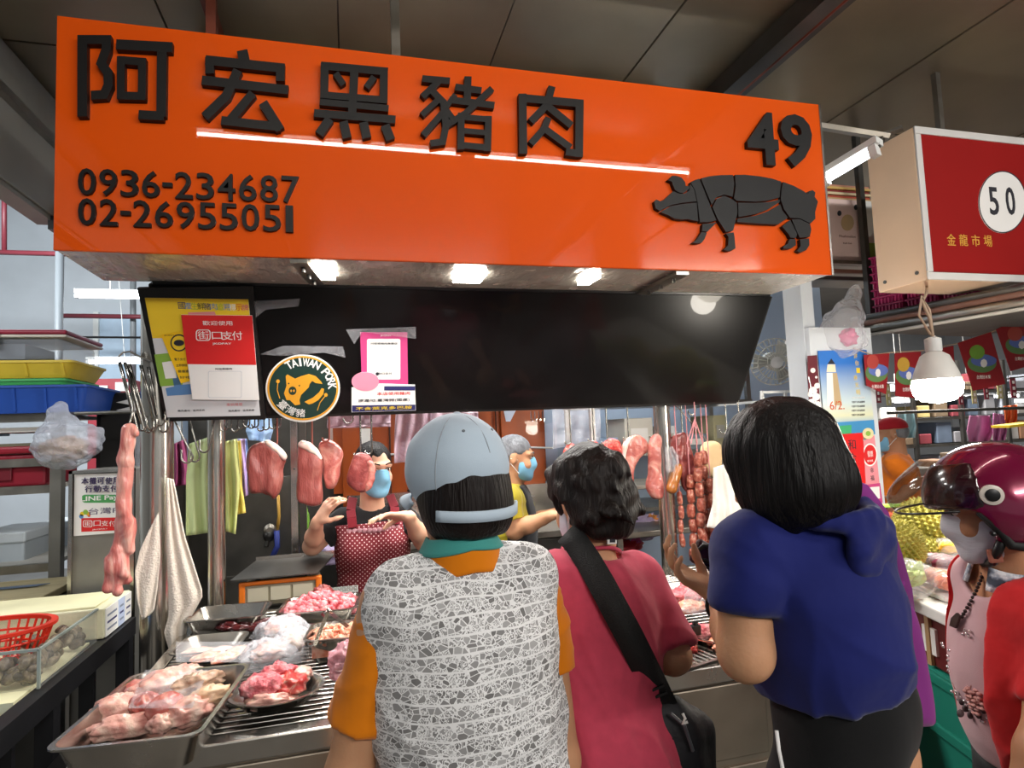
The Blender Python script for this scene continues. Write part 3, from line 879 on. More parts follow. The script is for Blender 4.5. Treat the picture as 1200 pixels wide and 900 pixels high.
# crinkled clear tape strips on the board
m_film = film('clear_film', op=.09)
for i, (pp, lb) in enumerate(((((297, 352), (352, 349), (350, 358), (312, 362), (299, 372)), 'torn clear tape beside the top of the framed notice'),
               (((305, 414), (332, 404), (402, 405), (405, 418), (380, 412), (330, 416)), 'crinkled clear tape above the round sticker'),
               (((405, 385), (487, 382), (487, 396), (425, 388), (415, 402)), 'clear tape across the top of the pink card'))):
    t = thing('clear_tape', lb, 'tape', bp.px(*pp[0], .01)); inner('film', m_film, t, pp, bp, .0112, .0116)
# ================================================================== helpers for meat, trays, cloth
def _poly(s, pts, y0, th, rad=.01, k=.012):
    """a slab with outline pts (X,Z) standing at y0, th thick, rounded edges"""
    pts = V(pts, dtype=float); n = len(pts)
    lo = V([pts[:, 0].min(), y0 - th, pts[:, 1].min()]); hi = V([pts[:, 0].max(), y0 + th, pts[:, 1].max()])

    def f(X, Y, Z):
        x = X[:, 0, :] if X.shape[2] > 1 else X[:, 0, :]; z = Z[:, 0, :]
        x, z = np.broadcast_arrays(x, z)
        d = np.full(x.shape, 1e9); sgn = np.ones(x.shape)
        for i in range(n):
            a, b = pts[i], pts[i - 1]
            ex, ez = b[0] - a[0], b[1] - a[1]; wx, wz = x - a[0], z - a[1]
            t = np.clip((wx * ex + wz * ez) / max(ex * ex + ez * ez, 1e-12), 0, 1)
            d = np.minimum(d, (wx - ex * t) ** 2 + (wz - ez * t) ** 2)
            c1 = z >= a[1]; c2 = z < b[1]; c3 = ex * wz > ez * wx
            sgn = np.where((c1 & c2 & c3) | (~c1 & ~c2 & ~c3), -sgn, sgn)
        dp = (sgn * np.sqrt(d))[:, None, :]
        q1 = dp + rad; q2 = np.abs(Y - y0) - th / 2 + rad
        return np.minimum(np.maximum(q1, q2), 0) + np.sqrt(np.maximum(q1, 0) ** 2 + np.maximum(q2, 0) ** 2) - rad
    s.ops.append(('add', f, lo, hi, k)); return s


Solid.poly = _poly


def smooth_loop(pts, n=3):
    """Chaikin rounding of a closed outline"""
    pts = V(pts, dtype=float)
    for _ in range(n):
        q = np.roll(pts, -1, 0); pts = np.stack([pts * .75 + q * .25, pts * .25 + q * .75], 1).reshape(-1, 2)
    return pts


def xz(pts, Y, n=2):
    return [tuple(at(x, y, Y=Y)[[0, 2]]) for x, y in smooth_loop(pts, n)]


def crop(pts, x0, y0, s): return [(x0 + x / s, y0 + y / s) for x, y in pts]


def rrect3(hx, hy, r, n=4):
    o = []
    r = min(r, hx, hy)
    for cx, cy, a in ((hx - r, hy - r, 0), (-hx + r, hy - r, 90), (-hx + r, -hy + r, 180), (hx - r, -hy + r, 270)):
        o += [(cx + r * math.cos(math.radians(a + 90 * k / n)), cy + r * math.sin(math.radians(a + 90 * k / n))) for k in range(n + 1)]
    return o


def tray(name, label, c, w, d, h, rz, m, slope=.02, rad=.03, lip=.012, tilt=(0, 0), group=None, cat='tray', wall=.003):
    c = V(c, dtype=float); Mx = rot((0, 0, 1), rz) @ rot((1, 0, 0), tilt[0]) @ rot((0, 1, 0), tilt[1])
    b = MB(); loops = []
    for ins, z in ((slope + lip, 0), (lip, h - .004), (0, h - .004), (0, h), (lip, h), (slope + lip + wall, wall)):
        loops.append([c + Mx @ V([x, y, z]) for x, y in rrect3(w / 2 - ins, d / 2 - ins, rad)])
    n = len(loops[0]); vs = [p for l in loops for p in l]; fs = []
    for i in range(len(loops) - 1):
        for k in range(n):
            l = (k + 1) % n; fs.append((i * n + k, i * n + l, (i + 1) * n + l, (i + 1) * n + k))
    fs.append(tuple(range(n))[::-1]); fs.append(tuple((len(loops) - 1) * n + k for k in range(n)))
    b.add(vs, fs); o = b.build(name, m, loc=c, smooth=35); return tag(o, label, cat, group)


def blob(c, r, seed, amp=.24, freq=1.9, M=None, seg=40, rings=24, ridge=.3):
    """a lump of meat: sphere pushed about by noise, ridges as folds"""
    b = MB(); b.sphere((0, 0, 0), 1., seg, rings)
    sd = Vector((seed * 3.17, seed * 1.7, seed * .91)); r = V(r, dtype=float); out = []
    for p in b.v:
        v = Vector(p)
        k = 1 + amp * mnoise.fractal(v * freq + sd, .75, 2.1, 4)
        if ridge: k -= ridge * max(0, .25 - abs(mnoise.noise(v * 2.2 + sd * 1.3))) * 4 * .25
        q = V(v) * k * r
        out.append((M @ q if M is not None else q) + V(c))
    b.v = [tuple(q) for q in out]
    return b


def lump(name, label, cat, c, r, seed, m, group=None, rz=0, tilt=0, **k):
    M = rot((0, 0, 1), rz) @ rot((1, 0, 0), tilt)
    o = blob(c, r, seed, M=M, **k).build(name, m, smooth=True, fixn=False)
    return tag(o, label, cat, group)


def sheet(name, m, L, Rr, Y, parent=None, amp=.012, nf=3., seed=1, nu=28, nv=24, th=.0015, swing=0., **k):
    """hanging cloth or film between a left and a right pixel edge at distance Y, with vertical folds"""
    def along(pts, t):
        pts = V(pts, dtype=float); s = t * (len(pts) - 1); i = min(int(s), len(pts) - 2); return pts[i] + (pts[i + 1] - pts[i]) * (s - i)
    def fn(u, v):
        p = along(L, v) * (1 - u) + along(Rr, v) * u
        y = Y + amp * (math.sin(u * nf * 6.28 + seed + 1.2 * math.sin(v * 3 + seed)) + .5 * mnoise.noise(Vector((u * 5, v * 4, seed)))) * (.35 + .65 * v) + swing * v
        return at(p[0], p[1], Y=y)
    b = MB(); b.grid(fn, nu, nv)
    return b.build(name, m, parent, smooth=True, thick=th, fixn=False, **k)


# meat colours
m_pork = mat('pork_pale', '#d99', .3, ramp=[(.28, '#bd7a70'), (.44, '#d8a193'), (.57, '#e6c1af'), (.73, '#eed8c6')], rs=14, rdist=1.4, bump=.4, bs=60, sss=.06, spec=.6)
m_pork2 = mat('pork_pink', '#d99', .27, ramp=[(.26, '#9d4a45'), (.47, '#bb6b62'), (.62, '#d09485'), (.78, '#e6c2b2')], rs=13, rdist=1.5, bump=.3, bs=70, sss=.15, spec=.6)
m_meat = mat('meat_red', '#a33', .28, ramp=[(.25, '#7a332f'), (.5, '#904a44'), (.66, '#a8685f'), (.8, '#c89488')], rs=14, rdist=1.2, bump=.25, bs=90, sss=.12, stretch=(1.6, 1, .5), spec=.5)
m_meat2 = mat('meat_bright_red', '#b33', .3, ramp=[(.28, '#8f1f22'), (.45, '#bf3a36'), (.58, '#cf5c50'), (.68, '#ecc0ae')], rs=26, rdist=2, bump=.35, bs=60, sss=.12, spec=.5)
m_dmeat = mat('meat_dark', '#722', .28, ramp=[(.3, '#6a2a2a'), (.5, '#8a3f3c'), (.68, '#a85c55'), (.82, '#d09a8f')], rs=16, rdist=1.4, bump=.3, bs=60, sss=.1, spec=.5)
m_fat = mat('pork_fat', '#eccfc2', .3, ramp=[(.3, '#df9f94'), (.45, '#eccbbd'), (.7, '#f5e8dd')], rs=12, bump=.2, bs=60, sss=.2, spec=.6)
m_liver = mat('liver', '#4a1416', .2, var=.35, vs=20, bump=.4, bs=50, spec=.7)
m_tripe = mat('tripe', '#c2a48b', .35, ramp=[(.3, '#8f705c'), (.5, '#c5a58c'), (.7, '#e2cbb1')], rs=14, rdist=1, bump=.4, bs=50, sss=.1)
m_mince = mat('minced_pork', '#c77', .35, ramp=[(.32, '#b23b44'), (.5, '#d9737a'), (.66, '#eeaaa8')], rs=40, bump=.5, bs=120, sss=.1)
m_strip = mat('pork_strips', '#e9a58c', .35, ramp=[(.32, '#d9714f'), (.5, '#eda88a'), (.68, '#f7d9c4')], rs=45, bump=.4, bs=100, sss=.1)
m_saus = mat('sausage_meat', '#b24a42', .3, ramp=[(.3, '#7d3129'), (.48, '#a2513f'), (.6, '#bd7a66'), (.72, '#dcb09c')], rs=75, bump=.3, bs=120, sss=.08, spec=.6)
m_bag = film('clear_bag', op=.13, rough=.2, bump=.8, bs=22)
m_bagw = film('milky_bag', (.93, .93, .95), op=.17, bump=.9, bs=26, rough=.22)
m_bagp = film('pink_film', (.93, .68, .72), op=.42, bump=.8, bs=24, rough=.2)

# ================================================================== MEAT COUNTER
CZ = .82
counter = thing('meat_counter', 'long stainless steel meat counter with a slatted top', 'counter', (.57, 2.1, 0))
cx0, cx1, cy0, cy1 = -.6, 1.72, 1.575, 2.70
b = MB(); b.b2((cx0, cy0, CZ - .05), (cx1, cy0 + .045, CZ)); b.build('front_edge', m_steel, counter, bevel=.004)
b = MB(); b.b2((cx0, cy1 - .04, CZ - .05), (cx1, cy1, CZ)); b.build('back_edge', m_steel, counter, bevel=.004)
for xx in (cx0, cx1 - .04, .42):
    b = MB(); b.b2((xx, cy0 + .046, CZ - .05), (xx + .04, cy1 - .041, CZ - .002)); b.build('side_edge', m_steel, counter, bevel=.003)
y = cy0 + .062
while y < cy1 - .06:
    b = MB(); b.b2((cx0 + .042, y, CZ - .02), (cx1 - .042, y + .016, CZ - .004)); b.build('slat', m_steel, counter, bevel=.002)
    y += .03
b = MB(); b.b2((cx0 + .04, cy0 + .05, CZ - .075), (cx1 - .04, cy1 - .045, CZ - .07)); b.build('drip_pan', m_dsteel, counter)
m_apron = mat('counter_apron_steel', '#a79c8c', .42, metal=.75, var=.15, vs=5, rvar=.1)
b = MB(); b.b2((cx0 + .01, cy0 + .03, .1), (cx1 - .01, cy0 + .05, CZ - .05)); b.build('front_panel', m_apron, counter)
for z0, z1 in ((.55, .755), (.33, .53), (.12, .31)):
    for x0, x1 in ((cx0 + .02, -.02), (.0, .6), (.62, 1.15), (1.17, cx1 - .02)):
        b = MB(); b.b2((x0, cy0 + .022, z0), (x1, cy0 + .032, z1)); b.build('panel', m_apron, counter, bevel=.004)
b = MB(); b.b2((cx0 + .005, cy0 + .05, .1), (cx0 + .02, cy1, CZ - .05)); b.build('side_panel', m_dsteel, counter)
for xx in (cx0 + .03, cx1 - .03):
    for yy in (cy0 + .05, cy1 - .03):
        b = MB(); b.bar((xx, yy, 0), (xx, yy, CZ - .05), .04); b.build('leg', m_steel2, counter)

# steel posts
m_post = mat('polished_post', '#c9c3b8', .2, metal=1., var=.06, vs=6, rvar=.06)


def post(label, px, Y, r, z1=2.05, slot=False):
    x = at(px, 600, Y=Y)[0]
    t = thing('steel_post', label, 'post', (x, Y, 0))
    b = MB(); b.tube([(x, Y, .012), (x, Y, z1)], r, 28); b.build('tube', m_post, t, smooth=40)
    b = MB(); b.lathe([(r * 1.5, 0), (r * 1.5, .008), (r, .014)], (x, Y, 0), seg=24); b.build('foot_flange', m_steel2, t, smooth=30)
    return t, x


p1, X1 = post('thick polished steel post at the left end of the meat counter, with the towel', 184, 2.56, .055)
p2, X2 = post('slimmer steel post behind the towel post, between the green hanging bags', 254, 2.76, .034)
p3, X3 = post('steel post behind the meat at the sausage strings', 782, 2.60, .038)
rail = thing('meat_rail', 'steel rail behind the dark board that the meat hooks hang from', 'rail', (.5, 2.64, 1.66))
b = MB(); b.tube([(-.72, 2.64, 1.66), (1.75, 2.64, 1.66)], .012, 12); b.build('bar', m_steel, rail, smooth=True)
for xx in (-.3, .4, 1.0, 1.6):
    b = MB(); b.tube([(xx, 2.64, 1.67), (xx, 2.64, 2.05)], .008, 8); b.build('drop_rod', m_steel2, rail)

m_hook = mat('hook_steel', '#8f8c86', .25, metal=1., var=.1)
m_hookred = mat('hook_red_string', '#a3584c', .6)


def hook_pts(x, y, z0, z1, w=.018, lean=0.):
    top = [(x + w * math.cos(a) + 0, y, z0 + w * math.sin(a)) for a in np.linspace(math.pi * 1.05, 0, 7)]
    bot = [(x - w + w * math.cos(a) + w + lean + (0), y, z1 + w * math.sin(a)) for a in np.linspace(0, -math.pi * 1.05, 8)]
    bot = [(p[0] - w + w, p[1], p[2]) for p in bot]
    return top + [(x + w + lean * .5, y, (z0 + z1) / 2)] + [(p[0], p[1], p[2]) for p in bot]


def hook(px, py1, label, Y=2.64, z0=1.66, w=.014, m=None, r=.0032, group=None, lean=0.):
    q = at(px, py1, Y=Y)
    b = MB(); b.tube(hook_pts(q[0] - w, Y, z0, q[2] + w, w, lean), r, 7)
    return tag(b.build('meat_hook', m or m_hook, smooth=True), label, 'hook', group)


def slab(name, label, pts, Y, th, m, seed, fat=None, h=.0055, amp=.004, fatm=None, cat='meat', group=None, red=None):
    o = None
    pp = xz(pts, Y)
    c = np.mean(V(pp), 0); z0 = min(p[1] for p in pp)
    t = thing(name, label, cat, (c[0], Y, z0), group)
    Solid(h).poly(pp, Y, th, th * .42).build('flesh', m, t, disp=lambda v: waves(amp, 38, seed, 5, dirw=(1, 1, .5))(v) + waves(amp * .7, 130, seed + 5, 9, dirw=(1, 1, .3))(v))
    if fat:
        Solid(h).poly(xz(fat, Y), Y - .006, th * 1.0, th * .3).build('fat_rim', fatm or m_fat, t, disp=waves(amp * .6, 90, seed + 9))
    return t


C1 = lambda p: crop(p, 180, 460, 3.75)
YM = 2.64
slab('pork_slab', 'leftmost broad slab of red pork with a fat top, hanging behind the board', C1([(410, 240), (470, 214), (505, 212), (560, 245), (588, 285), (562, 340), (566, 370), (555, 440), (530, 478), (508, 450), (440, 442), (420, 440), (412, 330)]), YM, .06, m_meat, 1, C1([(480, 210), (510, 206), (560, 240), (594, 280), (575, 308), (540, 265), (500, 240)]))
slab('pork_slab', 'tall slab of red pork with a white fat top beside the thin steel upright', C1([(634, 228), (660, 214), (700, 235), (738, 290), (738, 350), (748, 490), (700, 502), (660, 490), (624, 480), (632, 400)]), YM, .05, m_meat, 2, C1([(632, 222), (660, 205), (705, 228), (744, 285), (738, 305), (690, 262), (636, 240)]))
slab('pork_slab', 'jagged marbled slab of pork just left of the seller\'s face', C1([(715, 228), (750, 198), (790, 212), (842, 265), (820, 312), (808, 410), (768, 428), (750, 420), (742, 340), (735, 285)]), YM + .05, .05, m_pork2, 3)
slab('pork_chop', 'round dark pork loin piece hanging in front of the seller\'s face', C1([(898, 262), (940, 268), (968, 305), (972, 350), (960, 420), (915, 446), (870, 424), (846, 390), (862, 320), (880, 280)]), YM, .045, m_dmeat, 4, C1([(930, 300), (960, 290), (978, 330), (972, 380), (955, 425), (920, 446), (935, 390), (945, 340)]), fatm=m_pork2)
for px, y1, lb, mm in ((325, 522, 'hook with a reddish string over the leftmost pork slab', m_hookred), (366, 525, 'reddish hook over the tall pork slab', m_hookred), (386, 517, 'hook over the jagged pork slab left of the seller', m_hookred), (423, 535, 'left of two steel hooks through the loin piece before the seller', m_hook), (436, 532, 'right of two steel hooks through the loin piece before the seller', m_hook)):
    hook(px, y1, lb, m=mm, r=.0036)
C2 = lambda p: crop(p, 620, 470, 5.)
slab('pork_piece', 'leftmost red pork piece above the dark-haired customer in pink', C2([(165, 410), (190, 310), (240, 240), (285, 258), (292, 330), (270, 430)]), YM, .06, m_meat2, 6)
slab('pork_piece', 'middle red pork piece above the dark-haired customer in pink', C2([(285, 290), (350, 225), (400, 238), (428, 290), (440, 360), (400, 430), (310, 420)]), YM + .02, .06, m_meat2, 7)
slab('pork_piece', 'third red marbled pork piece above the customer in pink, right of her crown', C2([(418, 262), (470, 220), (525, 220), (542, 262), (536, 390), (500, 410), (430, 350)]), YM + .01, .06, m_meat2, 8)
slab('pork_belly', 'curved pale pink strip of pork belly hanging right of the customer in pink', C2([(550, 250), (580, 215), (640, 192), (690, 228), (706, 290), (655, 322), (622, 370), (606, 440), (618, 530), (600, 552), (560, 520), (536, 440), (545, 330)]), YM, .045, m_pork2, 9, C2([(545, 260), (580, 210), (600, 212), (566, 270), (556, 350), (548, 440), (536, 440), (540, 330)]))
slab('pork_belly', 'long pink pork strip hanging just left of the sausage post', C2([(712, 215), (740, 190), (800, 198), (835, 222), (800, 262), (795, 350), (805, 480), (800, 545), (740, 582), (700, 535), (686, 490), (704, 400), (700, 300)]), YM - .04, .05, m_pork2, 10)
slab('pork_skin', 'dark red folded sheet of pork hanging in front of the sausage strings', C2([(828, 212), (900, 178), (938, 210), (962, 330), (978, 480), (960, 535), (905, 535), (880, 420), (862, 335), (805, 262)]), YM - .06, .03, m_dmeat, 11)
for px, y1, lb in ((669, 521, 'hook over the leftmost red piece above the customer in pink'), (696, 518, 'hook over the middle red piece above the customer in pink'), (712, 521, 'hook over the third red piece above the customer in pink'), (737, 516, 'hook over the curved pork belly'), (768, 514, 'hook over the long pink strip by the sausage post'), (800, 510, 'hook over the dark folded sheet of pork')):
    hook(px, y1, lb, r=.0036)
# brown cured piece and a plastic wrapper hanging at the post
t = thing('cured_sausage', 'amber brown cured sausage in clear wrapping beside the post', 'sausage', at(788, 580, Y=2.56))
Solid(.005).cap(at(795, 548, Y=2.55), at(787, 572, Y=2.55), .02, .026).build('sausage', mat('cured_amber', '#a8652a', .25, var=.3, vs=30, spec=.7), t, disp=waves(.002, 90, 3))
sheet('wrapper', m_bagw, C2([(800, 270), (800, 330), (806, 420)]), C2([(840, 265), (875, 320), (885, 410)]), 2.54, t, amp=.006)


# sausage strings
def sausage_string(px, y0, y1, label, Y, r=.0155, seed=0, L=.066):
    a, e = at(px, y0, Y=Y), at(px, y1, Y=Y)
    t = thing('sausage_string', label, 'sausages', e, 'sausage strings')
    me = None; n = max(2, int(round((a[2] - e[2]) / L))); L = (a[2] - e[2]) / n
    rnd = random.Random(seed)
    for i in range(n):
        z = a[2] - L * (i + .5); dx = .004 * math.sin(i * 2.1 + seed)
        if me is None:
            b = MB(); b.lathe([(.004, -L * .5), (r * .78, -L * .44), (r, -L * .25), (r * 1.03, L * .05), (r * .97, L * .28), (r * .75, L * .45), (.004, L * .5)], seg=12)
            for q in range(len(b.v)):
                v = Vector(b.v[q]); b.v[q] = tuple(v * (1 + .07 * mnoise.noise(v * 70)))
            o = b.build('sausage_link', m_saus, t, smooth=True); o.data.transform(Matrix.Translation(Vector(root_loc(t)))); me = o.data
        else:
            o = bpy.data.objects.new('sausage_link', me); COL.objects.link(o); o.parent = t
        o.location = V([a[0] + dx, Y, z]) - root_loc(t); o.rotation_euler = (rnd.uniform(-.1, .1), rnd.uniform(-.12, .12), rnd.uniform(0, 6))
    b = MB(); b.tube([a + V([0, 0, 0]), (a[0], Y, 1.655)], .0025, 6); b.build('string', mat('pink_string', '#d68f93', .6), t)
    return t


for k, (px, y0, y1, Yv, lb) in enumerate(((796, 576, 642, 2.56, 'leftmost thin string of sausages, next to the steel post'), (808, 556, 660, 2.55, 'second string of sausages from the steel post'), (817, 530, 655, 2.52, 'middle string of sausages under the pink string loop'), (824, 528, 650, 2.57, 'fourth string of sausages from the steel post'),
                                          (832, 560, 632, 2.54, 'rightmost string of sausages beside the white sleeve of cloth'))):
    sausage_string(px, y0, y1, lb, Yv, seed=k, r=(.013 if k == 0 else .0195))
b = MB()
for dx in (-9, -4, 3, 10):
    b.tube([at(814, 491, Y=2.5), at(814 + dx, 520, Y=2.5)], .0028, 6)
tag(b.build('string_loop', mat('pink_string', '#d68f93')), 'pink string loop spreading out above the sausages', 'string')
# beige paper bag behind the sausages
Solid(.006).poly(xz(C2([(1015, 235), (1110, 232), (1125, 300), (1115, 470), (1050, 440), (1010, 330)]), 2.75), 2.75, .07, .03).build('paper_bag', mat('beige_paper', '#d8b98c', .7, var=.12, bump=.4, bs=12)) and tag(bpy.context.scene.objects['paper_bag'], 'beige paper bag hanging behind the sausage strings', 'bag')
# white cloth beside the sausages
o = sheet('hanging_cloth', mat('white_cloth', '#e6e0d8', .85, var=.04, bump=.3, bs=120), [(836, 548), (835, 590), (828, 618)], [(862, 540), (880, 590), (880, 625)], 2.45, amp=.012)
tag(o, 'white cloth hanging between the sausages and the customer in blue', 'cloth')

def hang_by(o, top, m=None, r=.0028):
    """a cord or hook wire from the top of a hanging thing up to what holds it"""
    vs = np.array([v.co[:] for v in o.data.vertices]) + root_loc(o); k = vs[vs[:, 2] > vs[:, 2].max() - .02].mean(0)
    b = MB(); b.tube([k - V([0, 0, .01]), V([k[0], k[1], top]) if not hasattr(top, '__len__') else V(top)], r, 6); return b.build('cord', m or m_hook, o)


hang_by(bpy.data.objects['paper_bag'], (1.46, 2.65, 1.655))
# big offal strip on the left, bracket and long empty hooks on post 1
t = thing('hanging_offal', 'long pink strip of pork offal hanging left of the thick steel post', 'meat', at(140, 695, Y=2.35))
s = Solid(.0045); YO = 2.35
o_ = lambda x, y, d=0: at(x, y, Y=YO + d)
for (x0, y0, x1, y1, r0, r1) in ((150, 503, 147, 540, .020, .025), (147, 540, 144, 600, .025, .023), (144, 600, 138, 645, .020, .019), (143, 560, 149, 612, .015, .018), (149, 612, 152, 645, .028, .016), (138, 645, 133, 668, .022, .026), (133, 668, 126, 690, .02, .015), (138, 660, 150, 680, .02, .016), (134, 672, 138, 692, .022, .014), (129, 655, 128, 676, .014, .014), (156, 501, 160, 508, .014, .011), (144, 655, 146, 672, .02, .018)):
    s.cap(o_(x0, y0), o_(x1, y1, R.uniform(-.015, .015)), r0, r1, k=.009)
s.build('flesh', mat('offal_pink', '#d99', .25, ramp=[(.3, '#b5504c'), (.45, '#cf7e74'), (.58, '#e0a596'), (.75, '#efd0bf')], rs=12, rdist=1.2, bump=.35, bs=60, sss=.12, stretch=(2, 2, .45), spec=.7), t, disp=lambda v: waves(.004, 70, 5, dirw=(1.5, 1, .5))(v))
b = MB(); b.tube([at(151, 500, Y=2.35), at(156, 480, Y=2.40), at(152, 427, Y=2.45)], .0036, 7); b.build('hook', m_hook, t, smooth=True)
t = thing('hook_bracket', 'bent steel bracket on the thick post carrying long empty hooks', 'bracket', at(165, 425, Y=2.5))
b = MB()
prof = [(139, 418), (144, 413), (152, 412), (162, 417), (178, 424), (190, 428)]
b.grid(lambda u, v: at(*V([np.interp(u * 5, range(6), [p[0] for p in prof]), np.interp(u * 5, range(6), [p[1] for p in prof])]), Y=2.42 + .12 * v), 26, 4)
b.build('plate', m_steel2, t, thick=.006, smooth=40)
for i, (xa, ya, xb, yb) in enumerate(((141, 424, 160, 498), (147, 424, 168, 500), (152, 426, 172, 497), (166, 428, 182, 492), (175, 430, 186, 500))):
    a, c = at(xa, ya, Y=2.44), at(xb, yb, Y=2.44 + .01 * i)
    d = c - a; b = MB(); w_ = .016
    b.tube([a, a + d * .5, c] + [c + V([w_ - w_ * math.cos(q), 0, -w_ * 1.3 * math.sin(q)]) for q in np.linspace(.4, 3.0, 7)] + [c + V([2 * w_, 0, .03])], .0038, 7)
    b.tube([a + V([-.006, 0, 0]), c + V([-.007, 0, .01])], .0028, 6)
    tag(b.build('long_hook', m_hook, smooth=True), 'long empty steel hook on the bent bracket, %s from the left' % ('first', 'second', 'third', 'fourth', 'fifth')[i], 'hook', 'long empty hooks on the bracket')
for i, (xa, ya, xb, yb, lb) in enumerate(((204, 492, 226, 541, 'large empty hook left of the slim post, left of two'), (222, 492, 234, 541, 'large empty hook left of the slim post, right of two'), (252, 487, 245, 530, 'large doubled hook in front of the slim post'))):
    a, c = at(xa, ya, Y=2.62), at(xb, yb, Y=2.62); w_ = .017 * (1 if i else 1.2)
    b = MB(); b.tube([V([a[0], 2.64, 1.672]), a, c + V([0, 0, .02])] + [c + V([-w_ + w_ * math.cos(q), 0, -w_ * 1.2 * math.sin(q) + .02]) for q in np.linspace(.3, 3.1, 8)] + [c + V([-2 * w_, 0, .05])], .0036, 7)
    tag(b.build('large_hook', m_hook, smooth=True), lb, 'hook')
for i in range(11):
    px = 266 + i * 6.3 + R.uniform(-1.5, 1.5)
    hook(px, 503 + R.uniform(-3, 3), 'small empty hook in the row behind the framed notice', w=.012, group='empty hooks on the rail', r=.003)
for px, y1, lb in ((414, 496, 'empty hook between the origin card and the loin piece'), (868, 520, 'empty hook above the customer in blue, left of two'), (852, 508, 'empty hook above the customer in blue, right of two'), (815, 486, 'round empty hook above the sausages')):
    hook(px, y1, lb, w=.02, lean=.0)
# towel on post 1
m_towel = mat('white_towel', '#e8ddcf', .9, var=.05, bump=.6, bs=160)
t = thing('towel', 'long white towel draped round the thick steel post', 'towel', at(200, 770, Y=2.5))
sheet('right_fall', m_towel, [(196, 560), (196, 640), (198, 720), (192, 742), (204, 778)], [(203, 562), (216, 628), (238, 697), (222, 726), (208, 779)], 2.49, t, amp=.011, nf=2.2, seed=2, th=.005)
sheet('left_fall', m_towel, [(176, 620), (164, 645), (158, 670), (161, 702), (167, 726)], [(186, 600), (188, 650), (184, 690), (180, 715), (173, 722)], 2.49, t, amp=.008, nf=1.6, seed=5, th=.005)
# coloured carrier bags hung in a bunch
for i, (nm, colr, L, Rr, Yv) in enumerate((
    ('pale green carrier bag hanging left of the slim post', '#cfdc9f', [(222, 520), (218, 560), (218, 628)], [(245, 512), (248, 570), (248, 624)], 2.84),
    ('lime green carrier bag hanging right of the slim post', '#d3dc8b', [(262, 518), (262, 570), (263, 622)], [(278, 514), (282, 560), (276, 626)], 2.83),
    ('yellow carrier bag hanging behind the lime green bag', '#efdb6d', [(266, 520), (270, 560), (272, 604)], [(282, 516), (284, 570), (288, 601)], 2.86),
    ('lilac carrier bag hanging behind the yellow bag', '#bba2d8', [(272, 515), (276, 550), (282, 584)], [(287, 514), (289, 550), (291, 580)], 2.88),
    ('blue carrier bag edge hanging beside the leftmost pork slab', '#8fb0e2', [(278, 514), (284, 540), (287, 570)], [(289, 514), (292, 545), (292, 568)], 2.90))):
    o = sheet('carrier_bag', mat('bag_' + colr, colr, .45, var=.04, bump=.4, bs=18, spec=.4), L, Rr, Yv, amp=.012, nf=2, seed=i, th=.002)
    tag(o, nm, 'bag')

# ================================================================== WHAT LIES ON THE COUNTER
def pz(px, py, z): return at(px, py, Z=z)


tray('meat_tray', 'large deep steel tray of pale pork overhanging the near left counter corner', (-.438, 1.672, CZ + .001), .30, .41, .075, math.radians(-6), m_steel, slope=.022, rad=.03, lip=.01)
pk_lab = None
for i, (px, py, z, r, m, sd, rz, kw, lb) in enumerate((
    (138, 832, .868, (.060, .045, .034), m_pork, 1, .3, {}, 'pale rounded pork knuckle at the left front of the large tray'),
    (148, 851, .862, (.080, .030, .026), m_pork, 2, .25, {}, 'long pale pork piece lying along the near rim of the large tray'),
    (170, 826, .882, (.032, .040, .026), m_pork2, 3, .8, {}, 'small reddish orange pork piece in the middle of the large tray'),
    (193, 829, .884, (.036, .046, .032), m_pork2, 4, -.5, {'amp': .08}, 'smooth shiny pork muscle in the middle of the large tray'),
    (188, 848, .866, (.028, .024, .022), m_pork, 5, 0, {}, 'small pale scrap of pork at the near rim of the large tray'),
    (220, 834, .872, (.055, .040, .030), m_pork, 6, .5, {'ridge': .5}, 'pale fatty pork piece at the right front of the large tray'),
    (196, 800, .880, (.085, .052, .034), m_pork, 7, .6, {}, 'long pale pork slab under film at the back of the large tray'),
    (232, 800, .892, (.062, .040, .026), m_tripe, 8, .5, {'ridge': .9}, 'folded grey tan tripe at the back right of the large tray'),
    (246, 816, .884, (.052, .034, .026), mat('pork_rind', '#d9b391', .35, var=.15, vs=14, bump=.3, bs=40, sss=.1), 9, .4, {'ridge': .4}, 'yellowish piece of pork rind at the right rim of the large tray'),
    (160, 810, .868, (.050, .036, .026), m_pork2, 10, .7, {}, 'pinkish pork piece at the left back of the large tray'))):
    lump('pork_piece', lb, 'meat', pz(px, py, z), r, sd, m, rz=rz, **kw)
o = tag(MB().grid(lambda u, v: at(170 + 75 * u - 20 * v, 785 + 45 * v, Z=.905 + .012 * math.sin(u * 9 + v * 4) * math.cos(v * 7)), 30, 20).build('film_sheet', m_bag, smooth=True, fixn=False), 'clear film laid over the back of the pork in the large tray', 'film')
